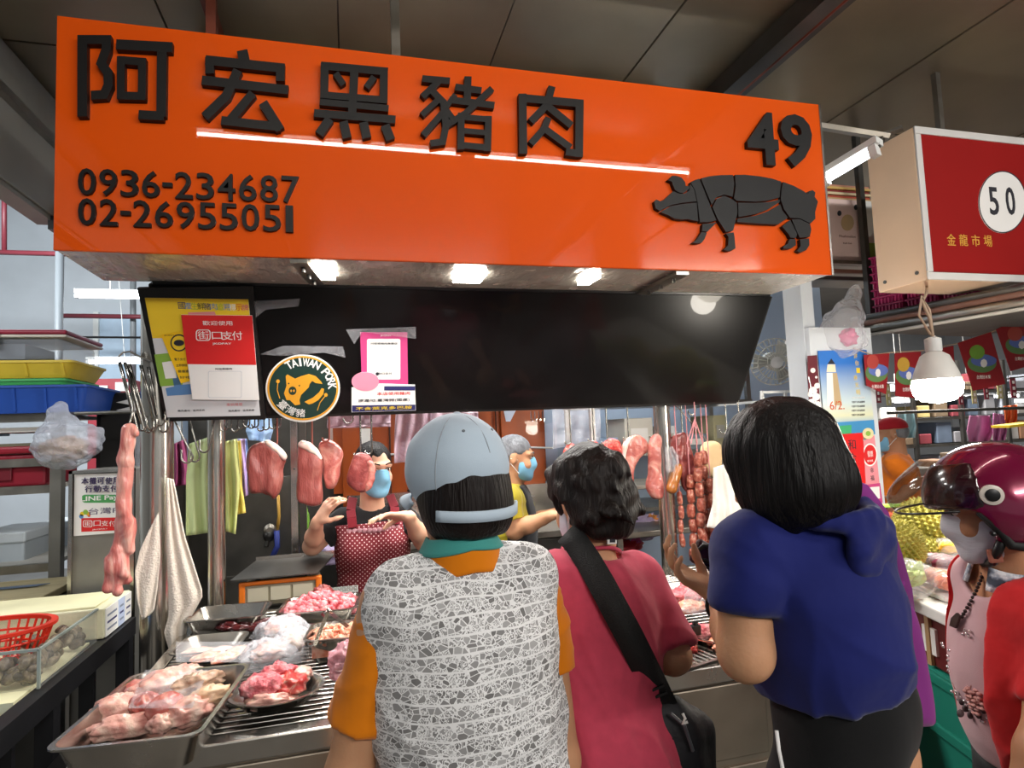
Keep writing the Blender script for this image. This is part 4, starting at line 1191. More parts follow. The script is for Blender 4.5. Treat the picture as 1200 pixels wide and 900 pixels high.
# round plate of red meat
pc = pz(323, 820, CZ + .02)
b = MB(); b.lathe([(.055, .001), (.085, .012), (.112, .038), (.120, .040), (.120, .043), (.110, .042), (.082, .016), (.05, .006), (0, .006)], (pc[0], pc[1] + .02, CZ), seg=40, sy=.9)
tag(b.build('meat_plate', m_steel, smooth=40), 'round steel plate holding red pork in front of the customer in the cap', 'plate')
for i, (dx, dy, dz, r, m, sd, lb) in enumerate(((-.028, -.008, .05, (.058, .05, .036), m_mince, 21, 'largest red pork lump on the left of the round plate'), (.032, .0, .046, (.045, .052, .03), m_meat2, 22, 'red veined pork lump on the right of the round plate'), (.0, .045, .062, (.045, .035, .026), m_mince, 23, 'pink pork lump on top at the back of the round plate'), (.052, .045, .05, (.035, .03, .02), m_pork, 24, 'pale fatty pork piece at the back right of the round plate'), (-.01, -.055, .032, (.06, .026, .02), m_pork, 25, 'pale pork trimmings along the near rim of the round plate'))):
    lump('pork_lump', lb, 'meat', (pc[0] + dx, pc[1] + .02 + dy, CZ + dz), r, sd, m, ridge=.5, amp=.25)
# middle row: tray with sliced pork under film, crumpled packs
c = pz(247, 766, CZ); tray('shallow_tray', 'shallow steel tray of sliced pork under film beside the towel', (c[0], c[1], CZ + .001), .2, .19, .035, -.1, m_steel2, lip=.008)
for i in range(5):
    q = pz(232 + i * 11, 764 + (i % 2) * 6, CZ + .03); lump('pork_slice', 'slice of streaky pork lying under film in the shallow tray', 'meat', q, (.05, .03, .011), 30 + i, m_strip if i % 2 else m_pork, 'sliced pork in the shallow tray', rz=.3 * i, amp=.15)
tag(MB().grid(lambda u, v: at(206 + 86 * u, 752 + 24 * v, Z=CZ + .052 + .008 * math.sin(u * 12 + v * 3)), 30, 12).build('film_sheet', m_bag, smooth=True, fixn=False), 'clear film over the sliced pork in the shallow tray', 'film')


def pack(label, c, w, d, h, seed, meatm, rz=0, op=m_bagw):
    t = thing('meat_pack', label, 'package', c)
    M = rot((0, 0, 1), rz)
    blob(V(c) + V([0, 0, h * .5]), (w * .36, d * .36, h * .42), seed, M=M, ridge=.5).build('meat', meatm, t, smooth=True, fixn=False)
    b = MB()
    def fn(u, v):
        x, y = (u - .5) * w, (v - .5) * d
        e = max(0, 1 - (abs(u - .5) * 2) ** 3) * max(0, 1 - (abs(v - .5) * 2) ** 3)
        z = .004 + h * 1.02 * e ** .5 + .014 * mnoise.noise(Vector((u * 6 + seed, v * 6, 1.))) + .006 * mnoise.noise(Vector((u * 17 + seed, v * 17, 4.)))
        return V(c) + M @ V([x + .01 * mnoise.noise(Vector((v * 5, seed, 0))), y, max(.002, z)])
    b.grid(fn, 26, 26); b.build('wrap', op, t, smooth=40, thick=.001, fixn=False)
    return t


pack('crumpled clear pack of pale fatty pork, nearest of the packs by the round plate', pz(316, 776, CZ + .001), .17, .15, .06, 41, m_pork, .2)
pack('crumpled clear pack of pork shank lying right of the nearest pack', pz(343, 768, CZ + .001), .13, .15, .075, 42, m_tripe, -.3)
pack('crumpled clear pack of pale pork at the back of the packs', pz(330, 746, CZ + .001), .17, .14, .06, 43, m_pork, .5)
# back left tray of liver
c = pz(270, 735, CZ); tray('liver_tray', 'deep steel tray with a few dark red strips in front of the scale', (c[0], c[1] - .01, CZ + .001), .27, .20, .06, -.1, m_steel, lip=.008)
for i in range(9):
    q = pz(262 + i * 6, 736 - (i % 3) * 4, CZ + .03 + .008 * (i % 2))
    lump('liver_strip', 'dark red strip of offal in the tray before the scale', 'meat', q, (.034, .013, .011), 50 + i, m_liver, 'dark strips in the liver tray', rz=R.uniform(-.6, .8), amp=.3, seg=16, rings=10)
# tray of minced / cubed pork
c = pz(376, 722, CZ); mt = tray('cube_tray', 'steel tray heaped with pink cubed pork behind the tongs', (c[0], c[1], CZ + .001), .29, .24, .05, -.12, m_steel, lip=.01)
b = MB(); rr = random.Random(3)
for i in range(330):
    u, v = rr.uniform(-1, 1), rr.uniform(-1, 1)
    q = V([c[0] + u * .122, c[1] + v * .098, CZ + .02 + .055 * (1 - u * u * .7) * (1 - v * v * .7) + rr.uniform(-.008, .008)])
    k = len(b.v); s_ = rr.uniform(.009, .016)
    b.sphere(q, (s_ * 1.3, s_, s_ * .8), 7, 5, M=V(Matrix.Rotation(rr.uniform(0, 6), 3, Vector((rr.random(), rr.random(), rr.random())))))
b.sphere((c[0], c[1], CZ + .02), (.118, .095, .048), 20, 10)
tag(b.build('pork_cubes', m_mince, smooth=True, fixn=False), 'heap of pink cubed pork in its steel tray', 'meat', kind='stuff')
# tray of pale strips with tongs
c = pz(385, 768, CZ); tray('strip_tray', 'deep steel tray of pale orange pork strips with tongs resting in it', (c[0] + .03, c[1], CZ + .001), .19, .19, .075, -.1, m_steel, lip=.008)
b = MB()
for i in range(190):
    u, v = rr.uniform(-1, 1), rr.uniform(-1, 1)
    q = V([c[0] + .03 + u * .072, c[1] + v * .072, CZ + .062 + .012 * (1 - u * u) * (1 - v * v) + rr.uniform(-.006, .006)])
    a = rr.uniform(0, 6.28); d_ = V([math.cos(a), math.sin(a), rr.uniform(-.3, .3)]) * rr.uniform(.01, .02)
    b.tube([q - d_, q + d_ * .2 + V([0, 0, .003]), q + d_], [.003, .005, .003], 6)
b.b2((c[0] + .03 - .075, c[1] - .075, CZ + .02), (c[0] + .03 + .075, c[1] + .075, CZ + .055))
tag(b.build('pork_strips', m_strip, smooth=50, fixn=False), 'pale orange pork strips filling the deep tray', 'meat', kind='stuff')
t = thing('tongs', 'steel tongs resting in the tray of pale pork strips', 'tongs', pz(370, 757, CZ + .06))
apex = P(385, 716, np.dot(CM.T[:, 2], pz(385, 735, CZ + .1) - V([0, 0, H])))
b = MB(); b.bar(apex, pz(368, 757, CZ + .075), .011, .003, up=(0, 1, 0)); b.build('arm', m_chrome, t)
b = MB(); b.bar(apex, pz(412, 738, CZ + .08), .011, .003, up=(0, 1, 0)); b.build('arm', m_chrome, t)
b = MB(); b.tube([apex + V([-.012, 0, -.008]), apex + V([0, 0, .004]), apex + V([.012, 0, -.006])], .006, 8); b.build('spring_end', m_chrome, t, smooth=True)
q = pz(396, 790, CZ + .02)
lump('plastic_bag', 'pinkish plastic bag of meat in front of the tray of pale strips', 'bag', q + V([.02, -.03, .04]), (.045, .05, .055), 61, m_bagp, ridge=.6)
# scale with acrylic cover
c = pz(330, 706, CZ)
t = thing('counter_scale', 'counter scale with an orange trimmed housing under a clear plate', 'scale', (c[0], c[1], CZ))
m_or = mat('orange_plastic', '#d9701c', .4, var=.05)
b = MB(); b.b2((c[0] - .15, c[1] - .02, CZ), (c[0] + .15, c[1] + .16, CZ + .085)); b.build('housing', mat('scale_grey', '#8f866f', .45), t, bevel=.01)
for sx_ in (-1, 1):
    b = MB(); b.b2((c[0] + sx_ * .15 - .012, c[1] - .03, CZ + .0), (c[0] + sx_ * .15 + .012, c[1] + .0, CZ + .1)); b.build('orange_side', m_or, t, bevel=.005)
b = MB(); b.b2((c[0] - .15, c[1] - .03, CZ + .085), (c[0] + .15, c[1] - .005, CZ + .1)); b.build('orange_bar', m_or, t, bevel=.004)
for k in range(3):
    b = MB(); b.b2((c[0] - .128 + k * .088, c[1] - .026, CZ + .02), (c[0] - .05 + k * .088, c[1] - .02, CZ + .075)); b.build('window', mat('scale_window', '#b7b09b', .25), t)
b = MB(); b.prism([V([c[0] - .19, c[1] - .05, CZ + .115]), V([c[0] + .15, c[1] - .05, CZ + .115]), V([c[0] + .21, c[1] + .24, CZ + .135]), V([c[0] - .13, c[1] + .24, CZ + .135])], [V([c[0] - .19, c[1] - .05, CZ + .12]), V([c[0] + .15, c[1] - .05, CZ + .12]), V([c[0] + .21, c[1] + .24, CZ + .14]), V([c[0] - .13, c[1] + .24, CZ + .14])])
b.build('cover_plate', m_dsteel, t)
b = MB(); b.bar((c[0] - .13, c[1] + .235, CZ + .14), (c[0] + .21, c[1] + .235, CZ + .14), .01, .03); b.build('cover_rim', m_steel, t)
for sx_ in (-.1, .1):
    b = MB(); b.tube([(c[0] + sx_, c[1] + .06, CZ + .085), (c[0] + sx_, c[1] + .06, CZ + .12)], .012, 8); b.build('support', m_dsteel, t)
lump('meat_lump', 'dark red lump of meat between the scale and the cubed pork', 'meat', pz(378, 697, CZ + .05), (.045, .04, .04), 66, m_dmeat)
# clear box
c = pz(402, 697, CZ + .03); b = MB()
w_, d_, h_ = .12, .1, .05
for (a0, a1) in (((-w_ / 2, -d_ / 2, 0), (w_ / 2, d_ / 2, .003)), ((-w_ / 2, -d_ / 2, 0), (-w_ / 2 + .003, d_ / 2, h_)), ((w_ / 2 - .003, -d_ / 2, 0), (w_ / 2, d_ / 2, h_)), ((-w_ / 2, -d_ / 2, 0), (w_ / 2, -d_ / 2 + .003, h_)), ((-w_ / 2, d_ / 2 - .003, 0), (w_ / 2, d_ / 2, h_))):
    b.b2(V([c[0], c[1], CZ + .002]) + V(a0), V([c[0], c[1], CZ + .002]) + V(a1))
tag(b.build('clear_box', film('clear_box_plastic', (.8, .82, .8), op=.3, bump=0)), 'small clear plastic box beside the cubed pork, before the apron', 'box')
# right end of the counter
def rack(label, c, w, d, rz, tilt, n=9):
    t = thing('grill_rack', label, 'rack', c); M = rot((0, 0, 1), rz) @ rot((1, 0, 0), tilt)
    b = MB()
    for (x0, y0, x1, y1) in ((-1, -1, 1, -1), (1, -1, 1, 1), (1, 1, -1, 1), (-1, 1, -1, -1)):
        b.bar(V(c) + M @ V([x0 * w / 2, y0 * d / 2, .008]), V(c) + M @ V([x1 * w / 2, y1 * d / 2, .008]), .012, .008)
    b.build('rim', m_steel, t)
    for k in range(n):
        x = -w / 2 + w * (k + 1) / (n + 1); b = MB(); b.tube([V(c) + M @ V([x, -d / 2, .008]), V(c) + M @ V([x, d / 2, .008])], .0035, 6); b.build('wire', m_steel, t)
    return t


rack('steel grill rack lying on the slats at the elbow of the customer in pink', pz(796, 772, CZ + .002), .2, .17, .25, 0)
c = pz(815, 712, CZ); tray('white_tray', 'white rimmed tray of pink pork under the hands of the customer in blue', (c[0], c[1] + .06, CZ + .001), .3, .26, .045, -.08, m_whitep, lip=.012)
for i, (px, py, z, r, m, sd, lb) in enumerate(((800, 700, .06, (.06, .05, .035), m_mince, 71, 'pink pork lump at the left of the white rimmed tray'), (812, 690, .075, (.05, .05, .035), m_mince, 72, 'upper pink pork lump at the back of the white rimmed tray'), (806, 712, .055, (.07, .03, .022), m_strip, 73, 'pale speckled pork along the near side of the white rimmed tray'))):
    lump('pork_lump', lb, 'meat', pz(px, py, CZ + z), r, sd, m, amp=.25, ridge=.4)
q = pz(826, 702, CZ + .09); t = thing('plastic_bag', 'clear plastic bag held open over the pork below the hands in blue', 'bag', q)
b = MB()
def bagf(u, v):
    a = u * 2 * math.pi; r_ = .035 + .05 * v + .012 * mnoise.noise(Vector((math.cos(a) * 2, math.sin(a) * 2, v * 4)))
    return q + V([.02 * (1 - v) + r_ * math.cos(a), .8 * r_ * math.sin(a), .10 - .13 * v + .01 * mnoise.noise(Vector((math.cos(a) * 3, math.sin(a) * 3, 7 + v)))])
b.grid(bagf, 30, 14); b.build('film', m_bagw, t, smooth=True, fixn=False)
lump('meat_scrap', 'pink scraps of pork under the folded grill at the counter right', 'meat', pz(812, 742, CZ + .02), (.09, .035, .025), 74, m_mince, amp=.3)
lump('meat_scrap', 'red scrap of pork beside the elbow of the customer in pink', 'meat', pz(800, 758, CZ + .02), (.045, .035, .02), 75, m_meat2, amp=.3)
c = pz(850, 760, CZ); tray('foil_tray', 'small dented tray pushed up against the elbow of the customer in blue', (c[0], c[1], CZ + .003), .13, .24, .03, .5, m_sheen, lip=.01)
for i in range(3): lump('pork_slice', 'pale orange pork slice in the dented tray by the elbow in blue', 'meat', pz(842 + i * 6, 752 + i * 6, CZ + .022), (.035, .022, .012), 80 + i, m_strip, 'slices in the dented tray')
b = MB(); q = pz(815, 738, CZ + .05); b.box(q, (.03, .02, .03)); b.box(q + V([0, 0, .02]), (.016, .012, .014)); tag(b.build('black_clip', m_black, bevel=.003), 'small black clip on the tray edge before the customer in blue', 'clip')
# ================================================================== BACK OF THE STALL
light('back_wall_fill', (1.9, 3.6, 2.9), (1.8, 4.3, 1.2), 22, .8, .1, (.93, .97, 1))  # unseen fill lamp, added to brighten the pale blue back wall
tube_lamp('stall_lamp', 'fluorescent batten inside the stall behind the left half of the dark board', (-.35, 3.0, 2.12), (.75, 3.0, 2.12), .014, emis('stall_tube_glow', '#fff8f0', 26), [[(-.2, 3.0, 2.16), (-.2, 3.0, 3.05)], [(.6, 3.0, 2.16), (.6, 3.0, 3.05)]])
tube_lamp('stall_lamp', 'fluorescent batten inside the stall behind the right half of the dark board', (.95, 3.0, 2.12), (2.05, 3.0, 2.12), .014, emis('stall_tube_glow', '#fff8f0', 26), [[(1.1, 3.0, 2.16), (1.1, 3.0, 3.05)], [(1.9, 3.0, 2.16), (1.9, 3.0, 3.05)]])
light('stall_light', (.5, 2.95, 2.06), (.4, 2.6, .8), 48, 2.2, .12, (1, .97, .93))


def slabthing(name, label, cat, px, Y, th, m, group=None, parent=None):
    """thin upright thing (panel, paper, sheet of board) with a pixel outline at distance Y"""
    b = MB(); b.prism([at(x, y, Y=Y) for x, y in px], [at(x, y, Y=Y) + V([0, th, 0]) for x, y in px])
    o = b.build(name, m, parent)
    return o if parent is not None else tag(o, label, cat, group)


def bx(name, m, parent, px0, py0, px1, py1, Y, d, bevel=.003):
    """box with its front between two pixels at distance Y, d deep"""
    a, c = at(px0, py0, Y=Y), at(px1, py1, Y=Y)
    b = MB(); b.b2((a[0], Y, c[2]), (c[0], Y + d, a[2])); return b.build(name, m, parent, bevel=bevel)


# back counter of steel with a raised rim and cupboards
BC = thing('back_counter', 'steel worktop along the back of the stall behind the two sellers', 'counter', (.9, 3.9, 0))
b = MB(); b.b2((-.02, 3.5, .86), (1.5, 4.16, .9)); b.build('worktop', m_steel2, BC, bevel=.004)
for k in range(3):
    b = MB(); b.b2((-.02 + k * .5, 3.53, .1), (.46 + k * .5, 3.55, .85)); b.build('cupboard_panel', m_dsteel, BC, bevel=.004)
b = MB(); b.b2((-.02, 3.55, .1), (1.5, 4.15, .855)); b.build('carcass', m_dsteel, BC)
b = MB(); b.b2((-.02, 4.13, .9), (1.5, 4.15, 1.12)); b.build('upstand', m_steel, BC)
# steel sink unit with a tall back on the left
SK = thing('sink_unit', 'dark steel sink unit with a tall splashback left of the thin upright', 'sink', at(305, 700, Y=3.4))
a, c = at(262, 562, Y=3.5), at(345, 668, Y=3.5)
b = MB(); b.b2((a[0] - .08, 3.5, 0.02), (c[0], 3.53, a[2])); b.build('splashback', m_dsteel, SK, bevel=.003)
b = MB(); b.b2((a[0] - .02, 3.49, c[2] - .17), (c[0] - .01, 3.499, c[2] + .0)); b.build('overflow_panel', m_dsteel, SK, bevel=.004)
q = at(307, 663, Y=3.49); b = MB(); b.tube([q + V([-.045, -.008, 0]), q + V([.045, -.008, 0])], .018, 12); b.build('overflow_slot', m_rubber, SK, smooth=40)
b = MB(); b.b2((a[0] - .06, 3.1, c[2] - .21), (c[0], 3.49, c[2] - .18)); b.build('basin_rim', m_steel2, SK, bevel=.004)
b = MB(); b.tube([(a[0] - .1, 3.05, c[2] - .18), (c[0] + .02, 3.05, c[2] - .18)], .016, 10); b.build('front_rail', m_steel2, SK, smooth=True)
b = MB(); b.b2((a[0] - .06, 3.1, 0.02), (c[0], 3.49, c[2] - .22)); b.build('basin', m_dsteel, SK)
# hose and tap
t = thing('water_hose', 'yellow hose with a black and blue tap below the leftmost pork slab', 'hose', at(318, 660, Y=3.42))
b = MB(); b.tube([at(326, 580, Y=3.44), at(327, 605, Y=3.44), at(325, 622, Y=3.44)], .008, 8); b.build('yellow_hose', mat('hose_yellow', '#c79a45', .45), t, smooth=True)
b = MB(); b.tube([at(324, 622, Y=3.43), at(325, 640, Y=3.43), at(318, 655, Y=3.43)], .014, 8); b.build('blue_sleeve', mat('tap_blue', '#2c3a86', .5), t, smooth=True)
b = MB(); b.sphere(at(315, 628, Y=3.44), .03, 10, 8); b.tube([at(315, 628, Y=3.44), at(312, 641, Y=3.42)], .012, 8); b.build('tap', m_black, t, smooth=40)
b = MB(); b.lathe([(.03, 0), (.03, .03), (.015, .04)], at(317, 620, Y=3.46), (0, -1, 0), 12); b.build('tap_plate', m_steel2, t)
# thin steel upright (door frame of the cold cabinet)
x = at(347, 600, Y=3.3)[0]
t = thing('steel_upright', 'thin steel upright right of the sink, behind the hanging pork', 'post', (x, 3.3, 0))
b = MB(); b.b2((x - .022, 3.28, 0.0), (x + .012, 3.32, 2.0)); b.build('upright', m_steel, t, bevel=.002)
b = MB(); b.b2((x + .014, 3.30, 0.0), (x + .05, 3.34, 2.0)); b.build('door_edge', m_dsteel, t, bevel=.002)
for z in (.95, 1.35, 1.72):
    b = MB(); b.lathe([(.006, 0), (.006, .006)], (x - .005, 3.279, z), (0, -1, 0), 8); b.build('screw', m_dsteel, t)
# orange brown lacquered cupboard
m_lac = mat('orange_lacquer', '#9a4512', .35, var=.25, vs=5, stretch=(1, 1, .25), coat=.2)
LC = thing('lacquered_cupboard', 'orange brown lacquered cupboard behind the sellers', 'cupboard', at(520, 620, Y=4.1))
a, c = at(408, 478, Y=4.2), at(643, 608, Y=4.2)
b = MB(); b.b2((a[0] - .1, 4.2, 1.13), (c[0], 4.41, a[2] + .25)); b.build('case', m_lac, LC, bevel=.004)
for px0, px1 in ((400, 424), (428, 478), (482, 580), (586, 641)):
    bx('door', m_lac, LC, px0, 470, px1, 604, 4.17, .028)
for px in (425, 455, 581):
    bx('dark_stile', mat('dark_wood', '#3c1a0e', .5), LC, px, 476, px + 5, 604, 4.155, .04)
for py in (533, 524):
    px0 = 440 if py == 533 else 618
    b = MB(); b.tube([at(px0, py, Y=4.15), at(px0 + 30, py + (-1 if py == 533 else 1), Y=4.15)], .007, 6); b.build('white_rail', m_whitep, LC)
# papers, sheets and bags pinned behind
for i, (px, Yv, m, lb) in enumerate((
    ([(386, 502), (407, 502), (409, 540), (384, 542)], 4.34, m_paper, 'white notice sheet pinned left of the seller\'s head'),
    ([(423, 502), (434, 502), (434, 522), (424, 522)], 4.148, m_paper, 'small notice behind the hooks above the seller\'s head'),
    ([(590, 480), (605, 480), (598, 494), (593, 494)], 4.162, mat('pale_blue_paper', '#d5def0', .7), 'pale blue paper corner hanging at the top of the cupboard'),
    ([(633, 499), (652, 494), (654, 540), (641, 540)], 4.412, mat('pale_blue_paper2', '#c9d4ea', .7), 'upper bluish price sheet right of the grey-haired seller'),
    ([(640, 538), (660, 538), (662, 566), (646, 570)], 4.406, mat('pale_blue_paper2', '#c9d4ea'), 'lower bluish price sheet right of the grey-haired seller'))):
    o = slabthing('notice_sheet', lb, 'notice', px, Yv, .003, m)
for i in range(5):
    b = MB(); q = at(649 + i * .2, 545 + i * 4.2, Y=4.402); b.box(q, (.02, .002, .012)); b.build('print_mark', m_ink, bpy.data.objects['notice_sheet.004'])
m_filmp = film('lilac_film', (.88, .78, .84), op=.6, bump=.8, bs=14, rough=.18)
for (L, Rr, Yv, lb) in (([(505, 482), (505, 510), (505, 540)], [(560, 482), (562, 510), (560, 545)], 2.95, 'pinkish plastic film hanging left of the cap'),
                        ([(385, 484), (383, 500), (384, 502)], [(458, 484), (458, 494), (458, 500)], 2.98, 'folded lilac plastic strip under the board above the seller'),
                        ([(464, 482), (462, 510), (462, 543)], [(506, 482), (507, 510), (506, 538)], 2.97, 'lilac plastic sheet hanging between the seller and the cap'),
                        ([(647, 478), (648, 500), (648, 526)], [(703, 478), (704, 500), (703, 516)], 3.0, 'crumpled clear plastic sheet hanging above the customer in pink')):
    tag(sheet('plastic_sheet', m_filmp if Yv < 3 else m_bagw, L, Rr, Yv, amp=.014, nf=3, seed=Yv * 10), lb, 'film')
b = MB(); b.tube([(-.3, 2.97, 1.67), (1.6, 2.97, 1.67)], .006, 8); [b.tube([(x_, 2.97, 1.67), (x_, 2.97, 3.05)], .005, 6) for x_ in (-.28, 1.58)]; tag(b.build('film_rod', m_steel2), 'thin rod behind the meat rail that carries plastic sheets', 'rod')
# thin hooks at the cupboard top
for i in range(4): 
    q = at(622 + i * 4.5, 482, Y=3.9); b = MB(); b.tube([q, q + V([0, 0, -.05]), q + V([.008, 0, -.065]), q + V([.014, 0, -.05])], .003, 6)
    tag(b.build('wall_hook', m_chrome), 'small chrome hook in the row at the top of the cupboard', 'hook', 'chrome hooks on the cupboard')
# bundles of plastic bags on the back counter
m_lil = film('lilac_bundle', (.72, .66, .80), op=.72, bump=1., bs=30, rough=.2)
for px, py, r, m, lb in ((372, 648, (.15, .1, .075), m_lil, 'bundle of lilac plastic bags on the worktop left of the seller'), (356, 612, (.03, .03, .09), mat('green_bottle', '#6f9a3a', .4), 'green packet behind the lilac bag bundle'),
                         (484, 640, (.05, .05, .06), m_bagw, 'small clear bag on the worktop beside the seller\'s elbow'), (752, 618, (.14, .09, .08), m_lil, 'bundle of lilac bags on the shelf left of the sausage post'),
                         (742, 626, (.06, .06, .06), mat('magenta_bag', '#b0447e', .4, bump=.5), 'magenta bag among the bundles left of the sausage post'), (728, 640, (.12, .08, .05), m_red, 'red plastic bag behind the shoulder of the customer in pink'),
                         (763, 612, (.04, .06, .05), mat('orange_bag', '#d8893f', .4), 'orange packet among the bundles left of the sausage post'), (734, 612, (.05, .05, .04), mat('lime_paper', '#b9cf62', .5), 'lime green packet behind the head of the customer in pink')):
    q = at(px, py, Y=3.62 if px < 500 else 3.3)
    lump('bag_bundle', lb, 'bag', q, r, px, m, ridge=.8, amp=.3)
# wire shelf right with boxes and packets
SH = thing('steel_shelf', 'steel shelf unit behind the meat left of the sausage post', 'shelf', at(770, 690, Y=3.75) * V([1, 1, 0]))
xa, xb = at(690, 600, Y=3.7)[0], at(880, 600, Y=3.7)[0]
for z in (.95, 1.3, 1.62, 1.92):
    b = MB(); b.b2((xa, 3.6, z), (xb, 4.1, z + .025)); b.build('shelf_board', m_steel2, SH, bevel=.003)
for xx in (xa + .02, xb - .02):
    for yy in (3.62, 4.08):
        b = MB(); b.bar((xx, yy, 0), (xx, yy, 2.3), .03); b.build('upright', m_steel2, SH)
m_cart = mat('carton_grey', '#b9b6ad', .7, var=.08)
pr = [('#8fa7c4', .16), ('#c9c5ba', .2), ('#d7d9da', .12), ('#7d8a93', .18), ('#b9b38e', .1), ('#9c5a4a', .1), ('#e2e2dd', .15)]
k = 0
for z in (1.325, 1.645, 1.945):
    xx = xa + .05
    while xx < xb - .18:
        cw, hh = pr[k % 7][1], .1 + .06 * ((k * 5) % 3)
        t_ = lambda s: s
        o = MB().b2((xx, 3.66, z), (xx + cw, 3.95, z + hh)).build('carton', mat('carton_%d' % (k % 7), pr[k % 7][0], .6, var=.06), bevel=.004)
        b = MB(); b.b2((xx + cw * .2, 3.655, z + hh * .3), (xx + cw * .8, 3.659, z + hh * .7)); b.build('paper_label', m_paper if k % 2 else m_cart, o)
        tag(o, '%s carton on the %s shelf board behind the hanging meat, %s along it' % (['slate blue', 'light stone', 'off white', 'blue grey', 'straw coloured', 'brick brown', 'cream white'][k % 7], {1.325: 'lower', 1.645: 'middle', 1.945: 'upper'}[z], ['first', 'second', 'third', 'fourth', 'fifth', 'sixth'][int((xx - xa) / .24)]), 'carton')
        xx += cw + .05; k += 1
q = at(700, 575, Y=3.1); tray('yellow_tray', 'yellow plastic tray seen behind the hair of the customer in pink', (q[0] + .02, 3.12, q[2] - .02), .22, .2, .04, .1, mat('tray_yellow', '#d2b13a', .5))
b = MB(); b.tube([at(711, 648, Y=3.0), at(708, 612, Y=3.0)], .014, 8); b.lathe([(.03, 0), (.018, .03)], at(707, 606, Y=3.0), seg=10)
tag(b.build('brush_handle', m_whitep, smooth=40), 'white handle standing up behind the customer in pink', 'brush')
t = bpy.data.objects['brush_handle']
b = MB(); q = at(708, 606, Y=3.0); b.tube([q, q + V([0, 0, .035])], .02, 10); b.build('green_collar', mat('collar_green', '#5fae3f', .5), t)
# work table behind the right part of the counter
t = thing('side_table', 'steel side table carrying the bags and the yellow tray behind the counter', 'table', (1.5, 3.15, 0))
b = MB(); b.b2((1.3, 2.95, .92), (2.1, 3.45, .95)); b.build('table_top', m_steel2, t, bevel=.004)
b = MB(); b.b2((1.32, 3.0, 1.16), (2.1, 3.4, 1.18)); b.build('raised_shelf', m_steel2, t, bevel=.004)
for xx in (1.34, 2.06):
    for yy in (2.99, 3.41):
        b = MB(); b.bar((xx, yy, 0), (xx, yy, 1.16), .03); b.build('leg', m_steel2, t)

# ================================================================== NEIGHBOUR STALL ON THE LEFT
# clam table: black frame, boards, polystyrene rim, glass tank
m_blackp = mat('black_paint', '#17171a', .45, var=.25, vs=8)
CT = thing('clam_table', 'black framed table of the neighbouring clam stall on the left', 'table', (-1.45, 2.5, 0))
LX = -.9
b = MB(); b.bar((LX - .02, 1.6, .735), (LX - .02, 3.02, .735), .05, .07); b.build('side_rail', m_blackp, CT)
b = MB(); b.bar((-2.1, 3.0, .735), (LX - .05, 3.0, .735), .05, .07); b.build('back_rail', m_blackp, CT)
b = MB(); b.bar((-2.1, 1.62, .735), (LX - .05, 1.62, .735), .05, .07); b.build('front_rail', m_blackp, CT)
b = MB(); b.b2((-2.1, 1.64, .70), (LX - .05, 3.0, .72)); b.build('bed', m_blackp, CT)
for yy in (1.63, 2.3, 2.98):
    b = MB(); b.bar((LX - .025, yy, 0), (LX - .025, yy, .70), .05); b.build('leg', m_blackp, CT)
    b = MB(); b.bar((-2.08, yy, 0), (-2.08, yy, .70), .05); b.build('leg', m_blackp, CT)
b = MB(); b.bar((LX - .025, 1.66, .25), (LX - .025, 2.98, .25), .04); b.build('lower_rail', m_blackp, CT)
b = MB(); b.bar((LX - .03, 1.66, .68), (LX - .03, 2.3, .27), .02); b.build('brace', m_blackp, CT)
for yy in (2.12, 2.7):
    b = MB(); b.bar((LX - .06, yy, .05), (LX - .06, yy, .7), .02, .05); b.build('slat', m_blackp, CT)
# cream top board of the second (rear) box with printed sheets on its side
SB = thing('polystyrene_box', 'large cream polystyrene box with printed sheets on its side, behind the clam tank', 'box', (-1.45, 2.8, .77))
tz = at(100, 700, Y=2.9)[2]
b = MB(); b.b2((-2.05, 2.72, .772), (LX - .015, 3.02, .885)); b.build('box', mat('cream_foam', '#d9d5b4', .75, var=.08, vs=5, bump=.2, bs=90), SB, bevel=.006)
b = MB(); b.b2((-2.02, 2.735, .886), (LX - .05, 3.0, .892)); b.build('top_board', mat('cream_board', '#ddd8b0', .6, var=.12, vs=4), SB)
for (y0, y1, m) in ((2.73, 2.86, m_paper), (2.863, 2.935, mat('bluish_sheet', '#b4bfd6', .7)), (2.938, 3.015, m_paper)):
    b = MB(); b.b2((LX - .0145, y0, .775), (LX - .011, y1, .88)); o = b.build('printed_sheet', m, SB)
    for r_ in range(3):
        b = MB(); b.b2((LX - .0108, y0 + .015, .795 + r_ * .026), (LX - .0104, y1 - .015, .803 + r_ * .026)); b.build('print_line', m_navy if r_ % 2 else mat('print_grey', '#7d8494', .7), o)
# clam tank of clear acrylic
m_acr = film('acrylic', (.78, .80, .78), op=.06, rough=.05, bump=0)
TK = thing('acrylic_tank', 'clear acrylic tank of clams on the black framed table', 'tank', (-1.4, 2.4, .77))
tx0, tx1, ty0, ty1, tz0, tz1 = -1.75, LX - .03, 2.25, 2.70, .772, .888
for (a_, b_) in (((tx0, ty0, tz0), (tx1, ty0 + .006, tz1)), ((tx0, ty1 - .006, tz0), (tx1, ty1, tz1)), ((tx0, ty0 + .006, tz0), (tx0 + .006, ty1 - .006, tz1)), ((tx1 - .006, ty0 + .006, tz0), (tx1, ty1 - .006, tz1))):
    b = MB(); b.b2(a_, b_); b.build('pane', m_acr, TK)
b = MB(); b.b2((tx0 - .2, ty0 - .09, tz0 - .05), (tx1 - .025, ty1, tz0 - .001)); b.build('base_board', mat('cream_board', '#ddd8b0'), TK)
